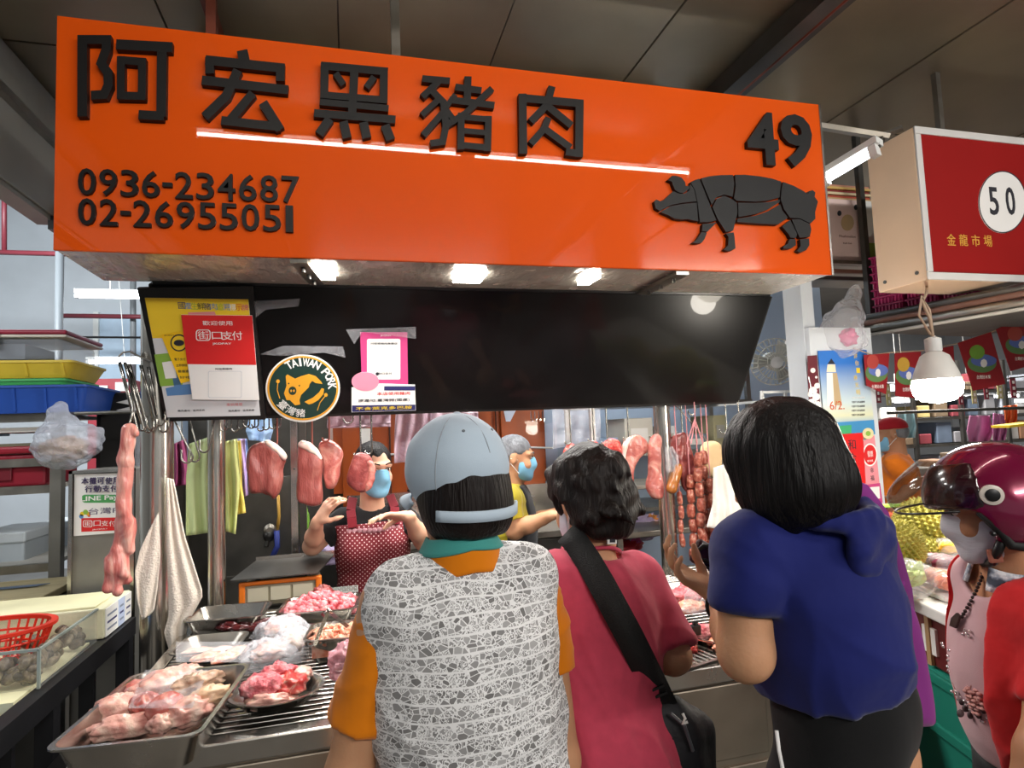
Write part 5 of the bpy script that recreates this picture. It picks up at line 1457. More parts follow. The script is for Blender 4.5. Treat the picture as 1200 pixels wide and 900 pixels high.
for (a_, b_) in (((tx0, ty0, tz1), (tx1, ty0, tz1)), ((tx1, ty0, tz1), (tx1, ty1, tz1)), ((tx1, ty0, tz0), (tx1, ty0, tz1))):
    b = MB(); b.bar(a_, b_, .008); b.build('edge', mat('acrylic_edge', '#9aa39b', .2), TK)
# clams
m_clams = [mat('clam_%d' % i, c, .45, ramp=[(.3, c1), (.5, c), (.7, c2)], rs=30, bump=.3, bs=90) for i, (c1, c, c2) in enumerate((('#43372b', '#75664f', '#a8987c'), ('#352c24', '#5d5040', '#8f806a'), ('#4d402f', '#83735a', '#b8a988')))]
b = MB(); b.sphere((0, 0, 0), 1, 12, 8)
cv = []
for p in b.v:
    x, y, z = p; f = 1 - .25 * max(0, y); cv.append((x * .026 * f, y * .021, z * .0125 * (1 - .3 * y)))
b.v = cv; clam0 = b.build('clam', m_clams[0], smooth=True, loc=(0, 0, 0)); tag(clam0, 'greyish brown clam in the heap inside the acrylic tank', 'clam', 'clams in the acrylic tank')
cmes = [clam0.data] + [clam0.data.copy() for _ in (1, 2)]
for i in (1, 2): cmes[i].materials.clear(); cmes[i].materials.append(m_clams[i])
rr = random.Random(11); first = True
for i in range(150):
    o = clam0 if first else clam0.copy()
    if not first: COL.objects.link(o)
    first = False
    o.data = cmes[i % 3]
    if i < 70: x, y = rr.uniform(tx0 + .3, tx1 - .035), ty0 + .03 + rr.uniform(0, .03)
    elif i < 110: x, y = tx1 - .035 - rr.uniform(0, .03), rr.uniform(ty0 + .03, ty1 - .04)
    else: x, y = rr.uniform(tx0 + .3, tx1 - .05), rr.uniform(ty0 + .06, ty1 - .05)
    o.location = (x, y, tz0 + .018 + rr.uniform(0, .06)); o.rotation_euler = (rr.uniform(-1.2, 1.2), rr.uniform(-1.2, 1.2), rr.uniform(0, 6))
# red basket in the tank
m_bsk = mat('basket_red', '#d2311c', .4, var=.06)
c = V([-1.17, 2.47, .768]); t = thing('red_basket', 'red plastic mesh basket sitting on the clams in the tank', 'basket', c)
b = MB(); b.lathe([(.165, .135), (.178, .14), (.178, .150), (.160, .150), (.160, .137), (.165, .135)], c, seg=40, sx=1.1, sy=.85, cap=False); b.build('rim', m_bsk, t, smooth=40)
b = MB()
for k in range(36):
    a_ = 2 * math.pi * k / 36; b.tube([c + V([.165 * 1.1 * math.cos(a_), .165 * .85 * math.sin(a_), .14]), c + V([.12 * 1.1 * math.cos(a_), .12 * .85 * math.sin(a_), .0])], .004, 5)
for z, r_ in ((.105, .154), (.07, .1425), (.035, .131), (.003, .12)):
    b.tube([c + V([r_ * 1.1 * math.cos(a_), r_ * .85 * math.sin(a_), z]) for a_ in np.linspace(0, 2 * math.pi, 33)[:-1]], .0045, 5, closed=True)
b.build('mesh_wall', m_bsk, t)['kind'] = 'stuff'
b = MB(); b.lathe([(0, .0), (.12, .0), (.12, .006), (0, .006)], c, seg=32, sx=1.1, sy=.85); b.build('base', m_bsk, t)
# blue sheet at the near corner
o = MB().grid(lambda u, v: (-1.75 + .80 * u, 1.66 + .48 * v, .728 + .006 * math.sin(u * 9 + v * 5)), 16, 8).build('blue_tarpaulin', mat('tarp_blue', '#2f6fb4', .45, bump=.3, bs=12), smooth=True, thick=.003)
tag(o, 'blue plastic sheet at the near corner of the clam table', 'sheet')
# grey panel with the mobile payment sign
YP = 2.95
t = thing('steel_cabinet', 'plain steel cabinet carrying the white mobile payment sign', 'cabinet', at(120, 700, Y=YP) * V([1, 1, 0]))
a, c = at(84, 552, Y=YP + .15), at(157, 700, Y=YP + .15)
b = MB(); b.b2((a[0], YP + .15, .02), (c[0], YP + .5, a[2])); b.build('body', mat('cabinet_steel', '#8d8b85', .4, metal=.6, var=.1), t, bevel=.006)
b = MB(); b.b2((a[0] - .004, YP + .13, .02), (a[0] + .01, YP + .15, a[2])); b.b2((c[0] - .01, YP + .13, .02), (c[0] + .004, YP + .15, a[2])); b.b2((a[0] - .004, YP + .13, a[2] - .012), (c[0] + .004, YP + .15, a[2])); b.build('edge_trim', m_steel, t)
pls = Plane((0, YP + .148, 0), (1, 0, 0), (0, 0, 1))
ps = card('payment_sign', 'white sign listing mobile payments on the steel cabinet behind the hanging offal', 'sign', [(88, 556), (155, 554), (155, 623), (87, 628)], m_pr_white, pls, .0, .006)
m_purple = mat('print_purple', '#4a3f63', .6)
row('本攤可使用', 96, 563.5, 142, 563, 8, 'character', m_purple, ps, pls, depth=.0068, gap=.12)
row('行動支付', 100, 573, 140, 572, 8, 'character', m_purple, ps, pls, depth=.0068, gap=.12)
for o in kids(ps):
    if o.name.startswith('character'): o.data.transform(Matrix.Translation((0, -.0058, 0)))
inner('green_pill', mat('pill_green', '#4c9a57', .5), ps, rrect(96, 579.5, 140, 589, 4.6), pls, .0061, .0066)
text('LINE Pay', 'lettering', m_pr_white, ps, pls, (117.5, 584.2), (.145, .026), .0067, .0073, bold=.02)
for cx_, cy_, r_, m in ((97, 602, 2.6, m_yel), (101, 600, 3, m_green), (104, 602, 2.4, m_gold), (96, 605, 2.6, m_blue), (101, 604, 2, m_pr_white), (105, 604, 1.6, m_pr_red)):
    inner('logo_petal', m, ps, circ(cx_, cy_, r_, r_, 14), pls, .0061, .0064 + .0001 * r_)
text('台灣Pay', 'lettering', m_purple, ps, pls, (128, 598.5), (.155, .032), .0062, .007)
inner('red_block', m_pr_red, ps, [(96, 607), (146, 606), (146, 621), (96, 623)], pls, .0061, .0066)
ring('logo_frame', m_pr_white, ps, rrect(98, 609.5, 109, 617.5, 2), pls, .86, .0067, .0073)
text('街', 'lettering', m_pr_white, ps, pls, (103.5, 613.5), (.024, .02), .0067, .0073)
for i, ch in enumerate('口支付'): text(ch, 'lettering', m_pr_white, ps, pls, (114.5 + i * 9, 613), (.027, .024), .0067, .0073)
text('JKOPAY', 'lettering', m_pr_white, ps, pls, (118, 620), (.06, .007), .0067, .0073)
# cutting board with knives on a low cupboard
t = thing('low_cupboard', 'grey low cupboard under the cutting board at the left edge', 'cupboard', (-1.75, 3.5, 0))
q = at(40, 692, Y=3.25)
b = MB(); b.b2((-2.4, 3.12, .02), (-1.24, 3.57, q[2] - .04)); b.build('body', m_dsteel, t, bevel=.005)
for k in range(2):
    b = MB(); b.b2((-2.38 + k * .58, 3.10, .05), (-1.83 + k * .58, 3.118, q[2] - .06)); b.build('door', m_dsteel, t, bevel=.004)
zb = q[2] - .038
b = MB(); b.b2((-2.1, 3.12, zb), (-1.28, 3.55, zb + .035)); o = b.build('cutting_board', mat('board_wood', '#b7a983', .6, var=.15, vs=8, stretch=(.4, 3, 3)), bevel=.006); tag(o, 'pale cutting board with two knives at the left edge', 'board')
for lb, y0, ang in (('knife with a ribbed black handle on the cutting board', 3.22, .08), ('knife with a blue tinted blade behind the ribbed one on the board', 3.34, .02)):
    k = thing('knife', lb, 'knife', (-1.7, y0, zb + .036)); d_ = V([math.cos(ang), math.sin(ang), 0])
    h0 = V([-1.86 + (.18 if y0 > 3.3 else 0), y0, zb + .048])
    b = MB(); b.bar(h0, h0 + d_ * .13, .024, .02); b.build('handle', m_black, k, bevel=.005)
    for s_ in range(5):
        b = MB(); b.bar(h0 + d_ * (.014 + .024 * s_), h0 + d_ * (.024 + .024 * s_), .028, .024); b.build('rib', m_black, k)
    b = MB(); n_ = V([-d_[1], d_[0], 0]); e = h0 + d_ * .131 + V([0, 0, -.006]); P4 = [e + n_ * .018, e - n_ * .02, e + d_ * .16 - n_ * .018, e + d_ * .2 + n_ * .012]
    b.prism(P4, [p + V([0, 0, .003]) for p in P4]); b.build('blade', mat('knife_blue_steel', '#6f86a8', .3, metal=.7), k)
# white crates
for i, (px0, py0, px1, py1, Yv, lb) in enumerate(((-40, 628, 28, 672, 3.75, 'pale grey lidded crate nearest the left edge on the lower rack shelf'), (30, 618, 57, 660, 4.05, 'pale blue grey crate right of the nearer crate on the rack shelf'))):
    t = thing('lidded_crate', lb, 'crate', at((px0 + px1) / 2, py1, Y=Yv))
    bx('body', mat('crate_grey', '#a7afb4', .5, var=.05), t, px0, py0 + 8, px1, py1, Yv, .42, .012)
    bx('lid', mat('crate_lid', '#b9c0c4', .5, var=.05), t, px0 - 1.5, py0, px1 + 1.5, py0 + 7.6, Yv - .01, .44, .008)
# rack with shelves
RK = thing('goods_rack', 'steel rack loaded with crates and boxes at the far left', 'rack', (-2.9, 4.1, 0))
Yr = 3.6
ux = at(67, 600, Y=Yr)[0]
for yy in (Yr, Yr + .6):
    for xx in (ux, ux - 1.4):
        b = MB(); b.bar((xx, yy, 0), (xx, yy, at(67, 478, Y=Yr)[2] + (0 if yy == Yr else .02)), .05, .05); b.build('upright', mat('galvanised', '#77756f', .45, metal=.5, var=.15), RK)
shelves = []
for py in (485, 538, 570, 662):
    z = at(30, py, Y=Yr)[2]; shelves.append(z)
    b = MB(); b.b2((ux - 1.37, Yr + .026, z - .02), (ux - .026, Yr + .574, z)); b.build('shelf_board', mat('shelf_white', '#b9b6ae', .5, var=.1), RK)
    b = MB(); b.bar((ux - 1.37, Yr, z - .018), (ux - .026, Yr, z - .018), .03, .04); b.build('shelf_edge', m_steel2, RK)
# things on the rack, from the top shelf down
z0 = shelves[0]


def crate(name, label, cat, x0, x1, y0, y1, z, h, m, ribs=8, open_=True, rim=.012, flare=.03):
    t = thing(name, label, cat, ((x0 + x1) / 2, (y0 + y1) / 2, z))
    w, d = x1 - x0, y1 - y0; b = MB(); c = V([(x0 + x1) / 2, (y0 + y1) / 2, z]); loops = []
    for ins, zz in ((flare, 0), (.006, h - .012), (0, h - .012), (0, h), (.012, h), (flare + .008, .006)):
        loops.append([c + V([x, y, zz]) for x, y in rrect3(w / 2 - ins, d / 2 - ins, .03)])
    n = len(loops[0]); vs = [p for l in loops for p in l]; fs = [(i * n + k, i * n + (k + 1) % n, (i + 1) * n + (k + 1) % n, (i + 1) * n + k) for i in range(5) for k in range(n)] + [tuple(range(n))[::-1], tuple(5 * n + k for k in range(n))]
    b.add(vs, fs); b.build('body', m, t, smooth=35)
    for k in range(ribs):
        x = x0 + .05 + (w - .1) * k / max(1, ribs - 1)
        b = MB(); b.bar((x, y0 + flare * .85, z + .01), (x, y0 + .004, z + h - .014), .012, .012, up=(0, 1, 0)); b.build('rib', m, t)
    return t


xr = at(101, 480, Y=3.5)[0]
bh_ = at(50, 451, Y=3.5)[2] - z0
crate('blue_crate', 'blue plastic crate at the bottom of the stack on the left rack', 'crate', xr - 1.15, xr, 3.5, 4.0, z0, max(.12, bh_), mat('crate_blue', '#234a9c', .4, var=.06), 9)
z1 = z0 + max(.12, bh_) + .004
t = crate('green_basket', 'thin green tray lying on the blue crate', 'tray', xr - 1.12, xr - .1, 3.52, 3.98, z1, .03, mat('crate_green', '#3f9f56', .45), 0, flare=.01)
t = crate('yellow_basket', 'sagging yellow basket on top of the green tray', 'basket', xr - 1.1, xr - .06, 3.5, 3.96, z1 + .034, .085, mat('crate_yellow', '#cdb238', .45, var=.08), 7, flare=.04)
z2 = z1 + .122
t = thing('storage_box', 'clear plastic storage box with a dark red lid at the top of the stack', 'box', (xr - .6, 3.75, z2))
b = MB(); b.b2((xr - 1.1, 3.52, z2), (xr - .12, 3.96, z2 + .11)); b.build('body', film('storage_clear', (.75, .77, .8), op=.25, bump=.1, rough=.15), t, bevel=.02)
b = MB(); b.b2((xr - 1.0, 3.58, z2 + .01), (xr - .3, 3.9, z2 + .09)); b.build('contents', mat('storage_grey', '#6d747d', .6, var=.2), t)
b = MB(); b.b2((xr - 1.13, 3.5, z2 + .111), (xr - .09, 3.98, z2 + .125)); b.build('rim', mat('rim_cream', '#cfc8bc', .45), t, bevel=.006)
b = MB(); b.b2((xr - 1.13, 3.5, z2 + .126), (xr - .09, 3.98, z2 + .15)); b.build('lid', mat('lid_red', '#8e2238', .4), t, bevel=.01)
for xx in (xr - .85, xr - .42): b = MB(); b.b2((xx, 3.485, z2 + .06), (xx + .05, 3.499, z2 + .13)); b.build('clasp', m_black, t, bevel=.003)
# tray rack and toolbox on the middle shelves
z = shelves[1]
t = thing('wire_tray', 'metal tray with square openings on the left rack above the red toolbox', 'tray', at(30, 535, Y=3.55))
b = MB(); x0, x1 = ux - 1.2, ux - .08
for yy in (3.66, 3.86, 4.06): b.bar((x0, yy, z + .07), (x1, yy, z + .07), .03, .02)
for k in range(7): b.bar((x0 + (x1 - x0) * k / 6, 3.66, z + .07), (x0 + (x1 - x0) * k / 6, 4.06, z + .07), .025, .018)
b.build('grid', mat('brass_grey', '#85806a', .4, metal=.6), t)
b = MB(); b.b2((x0, 3.64, z + .002), (x1, 4.08, z + .05)); b.build('pan', m_steel2, t, bevel=.008)
for i in range(4):
    o = MB().b2((ux - 1.15 + i * .27, 3.66, z + .125 + .01 * (i % 2)), (ux - .92 + i * .27, 3.98, z + .15 + .01 * (i % 2))).build('magazine', m_paper if i % 2 else mat('magazine_blue', '#8fb2cf', .5), bevel=.002)
    tag(o, ['white folder lying leftmost on the wire tray', 'pale blue folder second along on the wire tray', 'white folder third along on the wire tray', 'pale blue folder rightmost on the wire tray'][i], 'folder')
z = shelves[2]
t = thing('red_toolbox', 'dark red toolbox with a white emblem on the left rack', 'toolbox', (ux - .5, 3.8, z))
b = MB(); b.b2((ux - .95, 3.62, z + .001), (ux - .06, 4.0, z + .16)); b.build('body', mat('toolbox_red', '#8f1a2c', .4, var=.1), t, bevel=.012)
b = MB(); b.b2((ux - .97, 3.6, z + .162), (ux - .04, 4.02, z + .2)); b.build('lid', mat('toolbox_red', '#8f1a2c'), t, bevel=.012)
b = MB(); b.b2((ux - .6, 3.605, z + .03), (ux - .2, 3.618, z + .13)); b.build('recess_panel', mat('toolbox_dark', '#6d1322', .5), t, bevel=.006)
b = MB(); b.b2((ux - .5, 3.598, z + .07), (ux - .3, 3.604, z + .12)); b.build('emblem', m_pr_white, t, bevel=.02)
# bag of goods hanging from the rack
q = at(80, 478, Y=3.4); t = thing('hanging_bag', 'cloudy plastic bag of food hanging from the left rack', 'bag', at(80, 540, Y=3.4))
Solid(.009).cap(at(68, 478, Y=3.4), at(70, 490, Y=3.4), .015, .03, k=.06).cap(at(70, 490, Y=3.4), at(78, 510, Y=3.4), .04, .12, k=.06).cap(at(62, 512, Y=3.4), at(100, 514, Y=3.4), .07, .06, k=.06).ell(at(75, 522, Y=3.4), (.14, .1, .09), k=.06).cap(at(98, 508, Y=3.4), at(116, 506, Y=3.4), .04, .012, k=.05).build('bag', film('cloudy_bag', (.8, .82, .87), op=.36, bump=1., bs=26, rough=.2), t, disp=lambda v: waves(.02, 22, 4)(v) + waves(.008, 70, 9)(v))
blob(at(75, 526, Y=3.4), (.1, .07, .06), 90, ridge=.5).build('contents', m_tripe, t, smooth=True, fixn=False)
# black cooler and red cabinet beyond
t = thing('black_cooler', 'black cabinet with white fish shapes behind the long empty hooks', 'cabinet', at(140, 510, Y=3.9) * V([1, 1, 0]))
bx('body', m_rubber, t, 111, 460, 176, 640, 3.9, .4, .03)
for py in (471, 480):
    q = at(162, py, Y=3.895); b = MB(); b.prism([q + V([-.11, 0, 0]), q + V([-.02, 0, -.02]), q + V([.1, 0, -.016]), q + V([.1, 0, .016]), q + V([-.02, 0, .022])], [q + V([-.11, -.004, 0]), q + V([-.02, -.004, -.02]), q + V([.1, -.004, -.016]), q + V([.1, -.004, .016]), q + V([-.02, -.004, .022])]); b.build('white_emblem', m_pr_white, t)
t = thing('red_cabinet', 'dark red cabinet with a white board in the hall on the left', 'cabinet', at(130, 490, Y=6.8) * V([1, 1, 0]))
bx('body', mat('cabinet_red', '#8f2430', .5), t, 103, 444, 150, 722, 6.8, .5, .01)
bx('white_board', m_whitep, t, 114, 452, 126, 458, 6.78, .018, 0); bx('white_board', m_whitep, t, 135, 448, 150, 458, 6.78, .018, 0)
# bags and a purple cloth hanging in the shade behind the posts
for (L, Rr, Yv, m, lb) in (([(204, 520), (203, 550), (202, 570)], [(218, 514), (220, 545), (222, 568)], 3.3, mat('plum_cloth', '#7d2f56', .7), 'plum cloth hanging left of the pale green bag'), ([(160, 505), (158, 530), (160, 560)], [(190, 505), (196, 530), (194, 560)], 3.35, m_bagw, 'clear bags hanging behind the thick post'),
                           ([(292, 490), (288, 505), (292, 516)], [(318, 488), (320, 505), (316, 518)], 3.6, mat('pale_blue_bag', '#9dbbe0', .5, bump=.4), 'pale blue bag behind the empty hooks above the leftmost slab')):
    o = tag(sheet('hanging_bag', m, L, Rr, Yv, amp=.02, nf=2, seed=L[0][0]), lb, 'bag'); hang_by(o, (o.location[0], 3.33, 1.66) if Yv < 3.5 else 3.06)
b = MB(); b.tube([(-1.25, 3.33, 1.66), (-.3, 3.33, 1.66)], .008, 8); tag(b.build('bag_rail', m_dsteel), 'dark rail behind the left posts from which bags hang', 'rail')
# black block added so the gap left of the counter reads as in shade
t = thing('shade_block', 'black block added to darken the gap between the clam table and the meat counter', 'filler', (-.76, 2.2, 0))
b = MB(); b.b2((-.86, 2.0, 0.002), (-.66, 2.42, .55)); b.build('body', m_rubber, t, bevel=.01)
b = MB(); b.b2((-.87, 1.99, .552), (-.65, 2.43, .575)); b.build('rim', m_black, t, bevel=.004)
# ================================================================== RED SIGN 50
m_sred = mat('sign_red', '#8f1513', .6, var=.05, vs=3, spec=.15)
m_cream = mat('casing_cream', '#f0cfae', .35, var=.05, vs=4)
RX0, RX1, RY, RZ0, RZ1 = 2.327, 3.75, 1.981, 2.052, 2.71
ps5 = Plane((RX0, RY - .004, RZ0), (1, 0, 0), (0, 0, 1))
rs = thing('market_sign', 'red market stall sign box with the number 50 in a white disc', 'sign', (3.0, RY, RZ0))
b = MB(); b.b2((RX0, RY, RZ0), (RX1, RY + .24, RZ1)); b.build('casing', m_cream, rs, bevel=.004)
b = MB(); b.b2((RX0 + .03, RY - .004, RZ0 + .035), (RX1 - .03, RY + .004, RZ1 - .03)); b.build('face_panel', m_sred, rs)
for a_, c_ in (((RX0, RZ0 + .017), (RX1, RZ0 + .017)), ((RX0, RZ1 - .015), (RX1, RZ1 - .015))):
    b = MB(); b.b2((a_[0], RY - .01, a_[1] - .016), (c_[0], RY - .0005, c_[1] + .016)); b.build('frame_bar', mat('frame_grey', '#cfccc8', .4), rs, bevel=.003)
for xx in (RX0 + .015, RX1 - .015):
    b = MB(); b.b2((xx - .015, RY - .0102, RZ0 + .034), (xx + .015, RY - .0006, RZ1 - .032)); b.build('frame_bar', mat('frame_grey', '#cfccc8'), rs, bevel=.003)
b = MB(); pts = circ(1174, 237, 28, 36.5, 48); ps5.poly(b, pts, .0005, .003); b.build('white_disc', m_pr_white, rs)
ring('disc_edge', m_ink, rs, circ(1174, 237, 28, 36.5, 48), ps5, .965, .0031, .0036)
for ch, x in (('5', 1163.5), ('0', 1183)):
    text(ch, 'digit', m_ink, rs, ps5, (x, 236), (.052, .125), .0031, .005, bold=.012)
for i, ch in enumerate('金龍市場'):
    text(ch, 'character', mat('gold_letter', '#d9a441', .4), rs, ps5, (1114.5 + i * 14.3, 281 + i * .5), (.046, .05), .0005, .002)
for (yy, zz) in ((RY + .04, RZ0 + .04), (RY + .2, RZ0 + .04)):
    b = MB(); b.lathe([(.008, 0), (.008, .004)], (RX0 - .0005, yy, zz), (-1, 0, 0), 10); b.build('bolt', m_dsteel, rs)
for xx in (RX0 + .3, RX1 - .2):
    b = MB(); b.bar((xx, RY + .12, RZ1), (xx, RY + .12, 3.05), .025); b.build('hanger', m_steel2, rs)

# ================================================================== OVERHEAD DECK, BASKETS, CARTONS
A, B = P(1004, 401, 3.3), P(1215, 341, 2.55)
zd = 1.95
A[2] = B[2] = zd
ex = (B - A) / np.linalg.norm(B - A); nb = V([-ex[1], ex[0], 0]); nb = nb if nb[1] > 0 else -nb
m_deck = mat('deck_grey', '#6c6a67', .6, var=.15)
DK = thing('overhead_deck', 'grey overhead deck right of the orange sign, with a bundled steel edge', 'shelf', (A + B) / 2)
b = MB(); Q = [A, B + ex * .6, B + ex * .6 + nb * 1.0, A + nb * 1.0]; b.prism([q + V([0, 0, .0]) for q in Q], [q + V([0, 0, .03]) for q in Q]); b.build('deck_board', m_deck, DK)
for k, (dz, m, r_) in enumerate(((.0, m_steel2, .02), (.035, mat('edge_brown', '#6d4c40', .5), .016), (.062, m_dsteel, .018), (-.028, mat('edge_white', '#b9b5ae', .4), .009))):
    b = MB(); b.tube([A - nb * .02 + V([0, 0, dz]), B + ex * .6 - nb * .02 + V([0, 0, dz])], r_, 8); b.build('edge_pipe', m, DK, smooth=True)
for q in (A + ex * .1 + nb * .9, B + ex * .3 + nb * .9):
    b = MB(); b.bar(q + V([0, 0, .03]), (q[0], q[1], 3.05), .03); b.build('hanger', m_dsteel, DK)
b = MB(); b.bar(A + ex * .02 + nb * .1, (A[0] + ex[0] * .02 + nb[0] * .1, A[1] + ex[1] * .02 + nb[1] * .1, 3.05), .03); b.build('hanger', m_dsteel, DK)
# stack of magenta baskets
m_mgb = mat('basket_magenta', '#a2245e', .45, var=.1)
base = A + ex * .06 + nb * .06 + V([0, 0, .09])
bw_, bd_, bh_ = .17, .26, .042
proto = None; ordn = ['first', 'second', 'third', 'fourth', 'fifth', 'sixth', 'seventh']
ang = math.atan2(ex[1], ex[0])
for cidx in range(3):
    for r_ in range(7):
        loc = base + ex * (.085 + .175 * cidx) + nb * .13 + V([0, 0, r_ * .044])
        lb = 'magenta basket on the overhead deck, %s column from left, %s from bottom' % (ordn[cidx], ordn[r_])
        if proto is None:
            t = thing('magenta_basket', lb, 'basket', (0, 0, 0), 'magenta baskets on the overhead deck')
            b = MB(); b.box((0, 0, .036), (bw_, bd_, .010)); b.build('rim', m_mgb, t, bevel=.003)
            b = MB(); b.box((0, 0, .015), (bw_ - .02, bd_ - .02, .03)); b.build('body', m_mgb, t)
            b = MB()
            for q in range(8): b.box((-bw_ / 2 + .02 + q * .0185, -bd_ / 2 + .006, .015), (.006, .012, .03))
            b.build('ribs', m_mgb, t); proto = t
            t.location = loc; t.rotation_euler = (0, 0, ang)
        else: dup(proto, loc, ang, lb)
q = P(985, 375, 3.1)
t = thing('clear_plastic_bag', 'clear plastic bag with pink trays inside, hanging at the left end of the basket stack', 'bag', P(985, 415, 3.15))
Solid(.008).cap(P(1003, 338, 3.12), P(990, 375, 3.1), .02, .06, k=.06).cap(P(990, 375, 3.1), P(984, 400, 3.1), .08, .09, k=.06).cap(P(972, 390, 3.1), P(1003, 400, 3.1), .05, .05, k=.05).build('bag', film('clear_bag2', op=.22, bump=1., bs=22), t, disp=waves(.012, 30, 8))
blob(P(992, 396, 3.1), (.05, .05, .045), 12, amp=.3).build('pink_tray', mat('pink_trays', '#c8447a', .4), t, smooth=True, fixn=False)
# high shelf with cartons behind the red sign
m_cpink = mat('carton_pink', '#dcc3bd', .65, var=.05)
HS = thing('high_shelf', 'high steel shelf with cartons between the two signs', 'shelf', P(1000, 310, 3.35))
s0, s1 = P(966, 306, 3.35), P(1045, 308, 3.35); zs = s0[2]
b = MB(); b.b2((s0[0] - .1, s0[1], zs - .02), (s1[0] + .6, s0[1] + .5, zs)); b.build('shelf_board', m_steel2, HS, bevel=.003)
for k, dz in enumerate((.0, -.05, -.09)):
    b = MB(); b.bar((s0[0] - .1, s0[1] - .02, zs - .01 + dz), (s1[0] + .6, s0[1] - .02, zs - .01 + dz), .02, .02); b.build('edge_rail', (m_steel2, mat('edge_brown', '#6d4c40'), m_dsteel)[k], HS)
for xx in (s0[0] - .08, s1[0] + .58):
    b = MB(); b.bar((xx, s0[1] + .45, zs), (xx, s0[1] + .45, 3.05), .03); b.build('hanger', m_dsteel, HS)
pc5 = Plane((s0[0], s0[1] + .01, zs), (1, 0, 0), (0, 0, 1))
a, c = pc5.px(974, 300), pc5.px(1010, 235)
t = thing('fruit_carton', 'pale pink fruit carton with a printed melon on the high shelf', 'carton', (a + c) / 2 * V([1, 1, 0]) + V([0, .15, zs]))
b = MB(); b.b2((a[0], s0[1] + .01, zs + .002), (c[0], s0[1] + .36, c[2])); b.build('box', m_cpink, t, bevel=.004)
inner('melon', mat('melon_print', '#b9a07a', .6), t, circ(993, 261, 7.5, 9.5, 24), pc5, .0005, .002)
for x in (983.5, 1003): inner('dark_hole', m_ink, t, circ(x, 250 if x < 990 else 243, 2.4, 3.2, 14), pc5, .0005, .002)
text('Mushmelon', 'lettering', mat('print_brown', '#8b6a62', .6), t, pc5, (993, 277), (.11, .014), .0005, .0015)
text('fresh fruit', 'lettering', mat('print_brown', '#8b6a62', .6), t, pc5, (993, 285), (.06, .01), .0005, .0015)
a2 = pc5.px(1011, 300); c2 = pc5.px(1040, 236)
t = thing('fruit_carton', 'white and green fruit carton behind the left edge of the red sign', 'carton', (a2[0] + .15, s0[1] + .15, zs))
b = MB(); b.b2((a2[0] + .006, s0[1] + .02, zs + .002), (c2[0] + .2, s0[1] + .36, c2[2])); b.build('box', m_whitep, t, bevel=.004)
b = MB(); b.b2((a2[0] + .006, s0[1] + .016, zs + .01), (c2[0] + .2, s0[1] + .019, zs + .12)); b.build('green_panel', m_green, t)
for i, cc in enumerate(('#c9a678', '#b5543f', '#d8c9a4', '#8f3b36', '#d7b36a', '#c98f78')):
    o = MB().b2((a[0] - .01 * (i % 2), s0[1] + .03 + .012 * (i % 2), c[2] + .003 + i * .016), (c[0] + .09, s0[1] + .35, c[2] + .017 + i * .016)).build('magazine', mat('paper_' + cc, cc, .6), bevel=.002)
    tag(o, '%s folded bag on the pale pink carton, %s from the bottom' % (('tan', 'rust red', 'cream', 'dark red', 'ochre', 'salmon')[i], ordn[i]), 'paper')

# ================================================================== LIGHT BULB ON ITS CORD
bc = P(1098, 452, 2.15)
bl = thing('light_bulb', 'large glowing light bulb hanging on a twisted cord under the red sign', 'lamp', bc)
tp = at(1086, 336, Y=RY + .12); tp[2] = RZ0
rb_ = .078
b = MB(); b.lathe([(0, -.062), (.05, -.052), (.072, -.03), (.079, 0), (.072, .022)], bc, seg=32); b.build('globe', emis('bulb_glow', '#fff4e0', 60), bl, smooth=True)
b = MB(); b.lathe([(.074, .022), (.066, .05), (.044, .105), (.03, .115), (.022, .12)], bc, seg=28); b.build('cone', mat('bulb_white', '#d9d6cf', .4), bl, smooth=40)
b = MB(); b.lathe([(.024, .12), (.026, .125), (.026, .165), (.012, .172)], bc, seg=20); b.build('socket', m_whitep, bl, smooth=40)
m_cord = mat('cord_beige', '#b59b83', .6)
top = bc + V([0, 0, .17]); mid = bc + V([-.02, .01, .30])
b = MB(); b.tube([top, (top + mid) / 2 + V([.012, 0, 0]), mid, (mid + tp) / 2 + V([.008, 0, 0]), tp], .0055, 8); b.build('cord', m_cord, bl, smooth=True)
b = MB(); b.tube([top + V([.004, 0, 0]), mid + V([.03, 0, -.03]), mid + V([.0, 0, .02]), mid + V([-.02, 0, -.05]), top + V([-.008, 0, .01])], .004, 8); b.build('cord_loop', m_cord, bl, smooth=True)
light('bulb_light', bc + V([0, -.0, -.09]), (0, 0, 0), 22, .1, .1, (1, .93, .82), kind='POINT').data.shadow_soft_size = .07

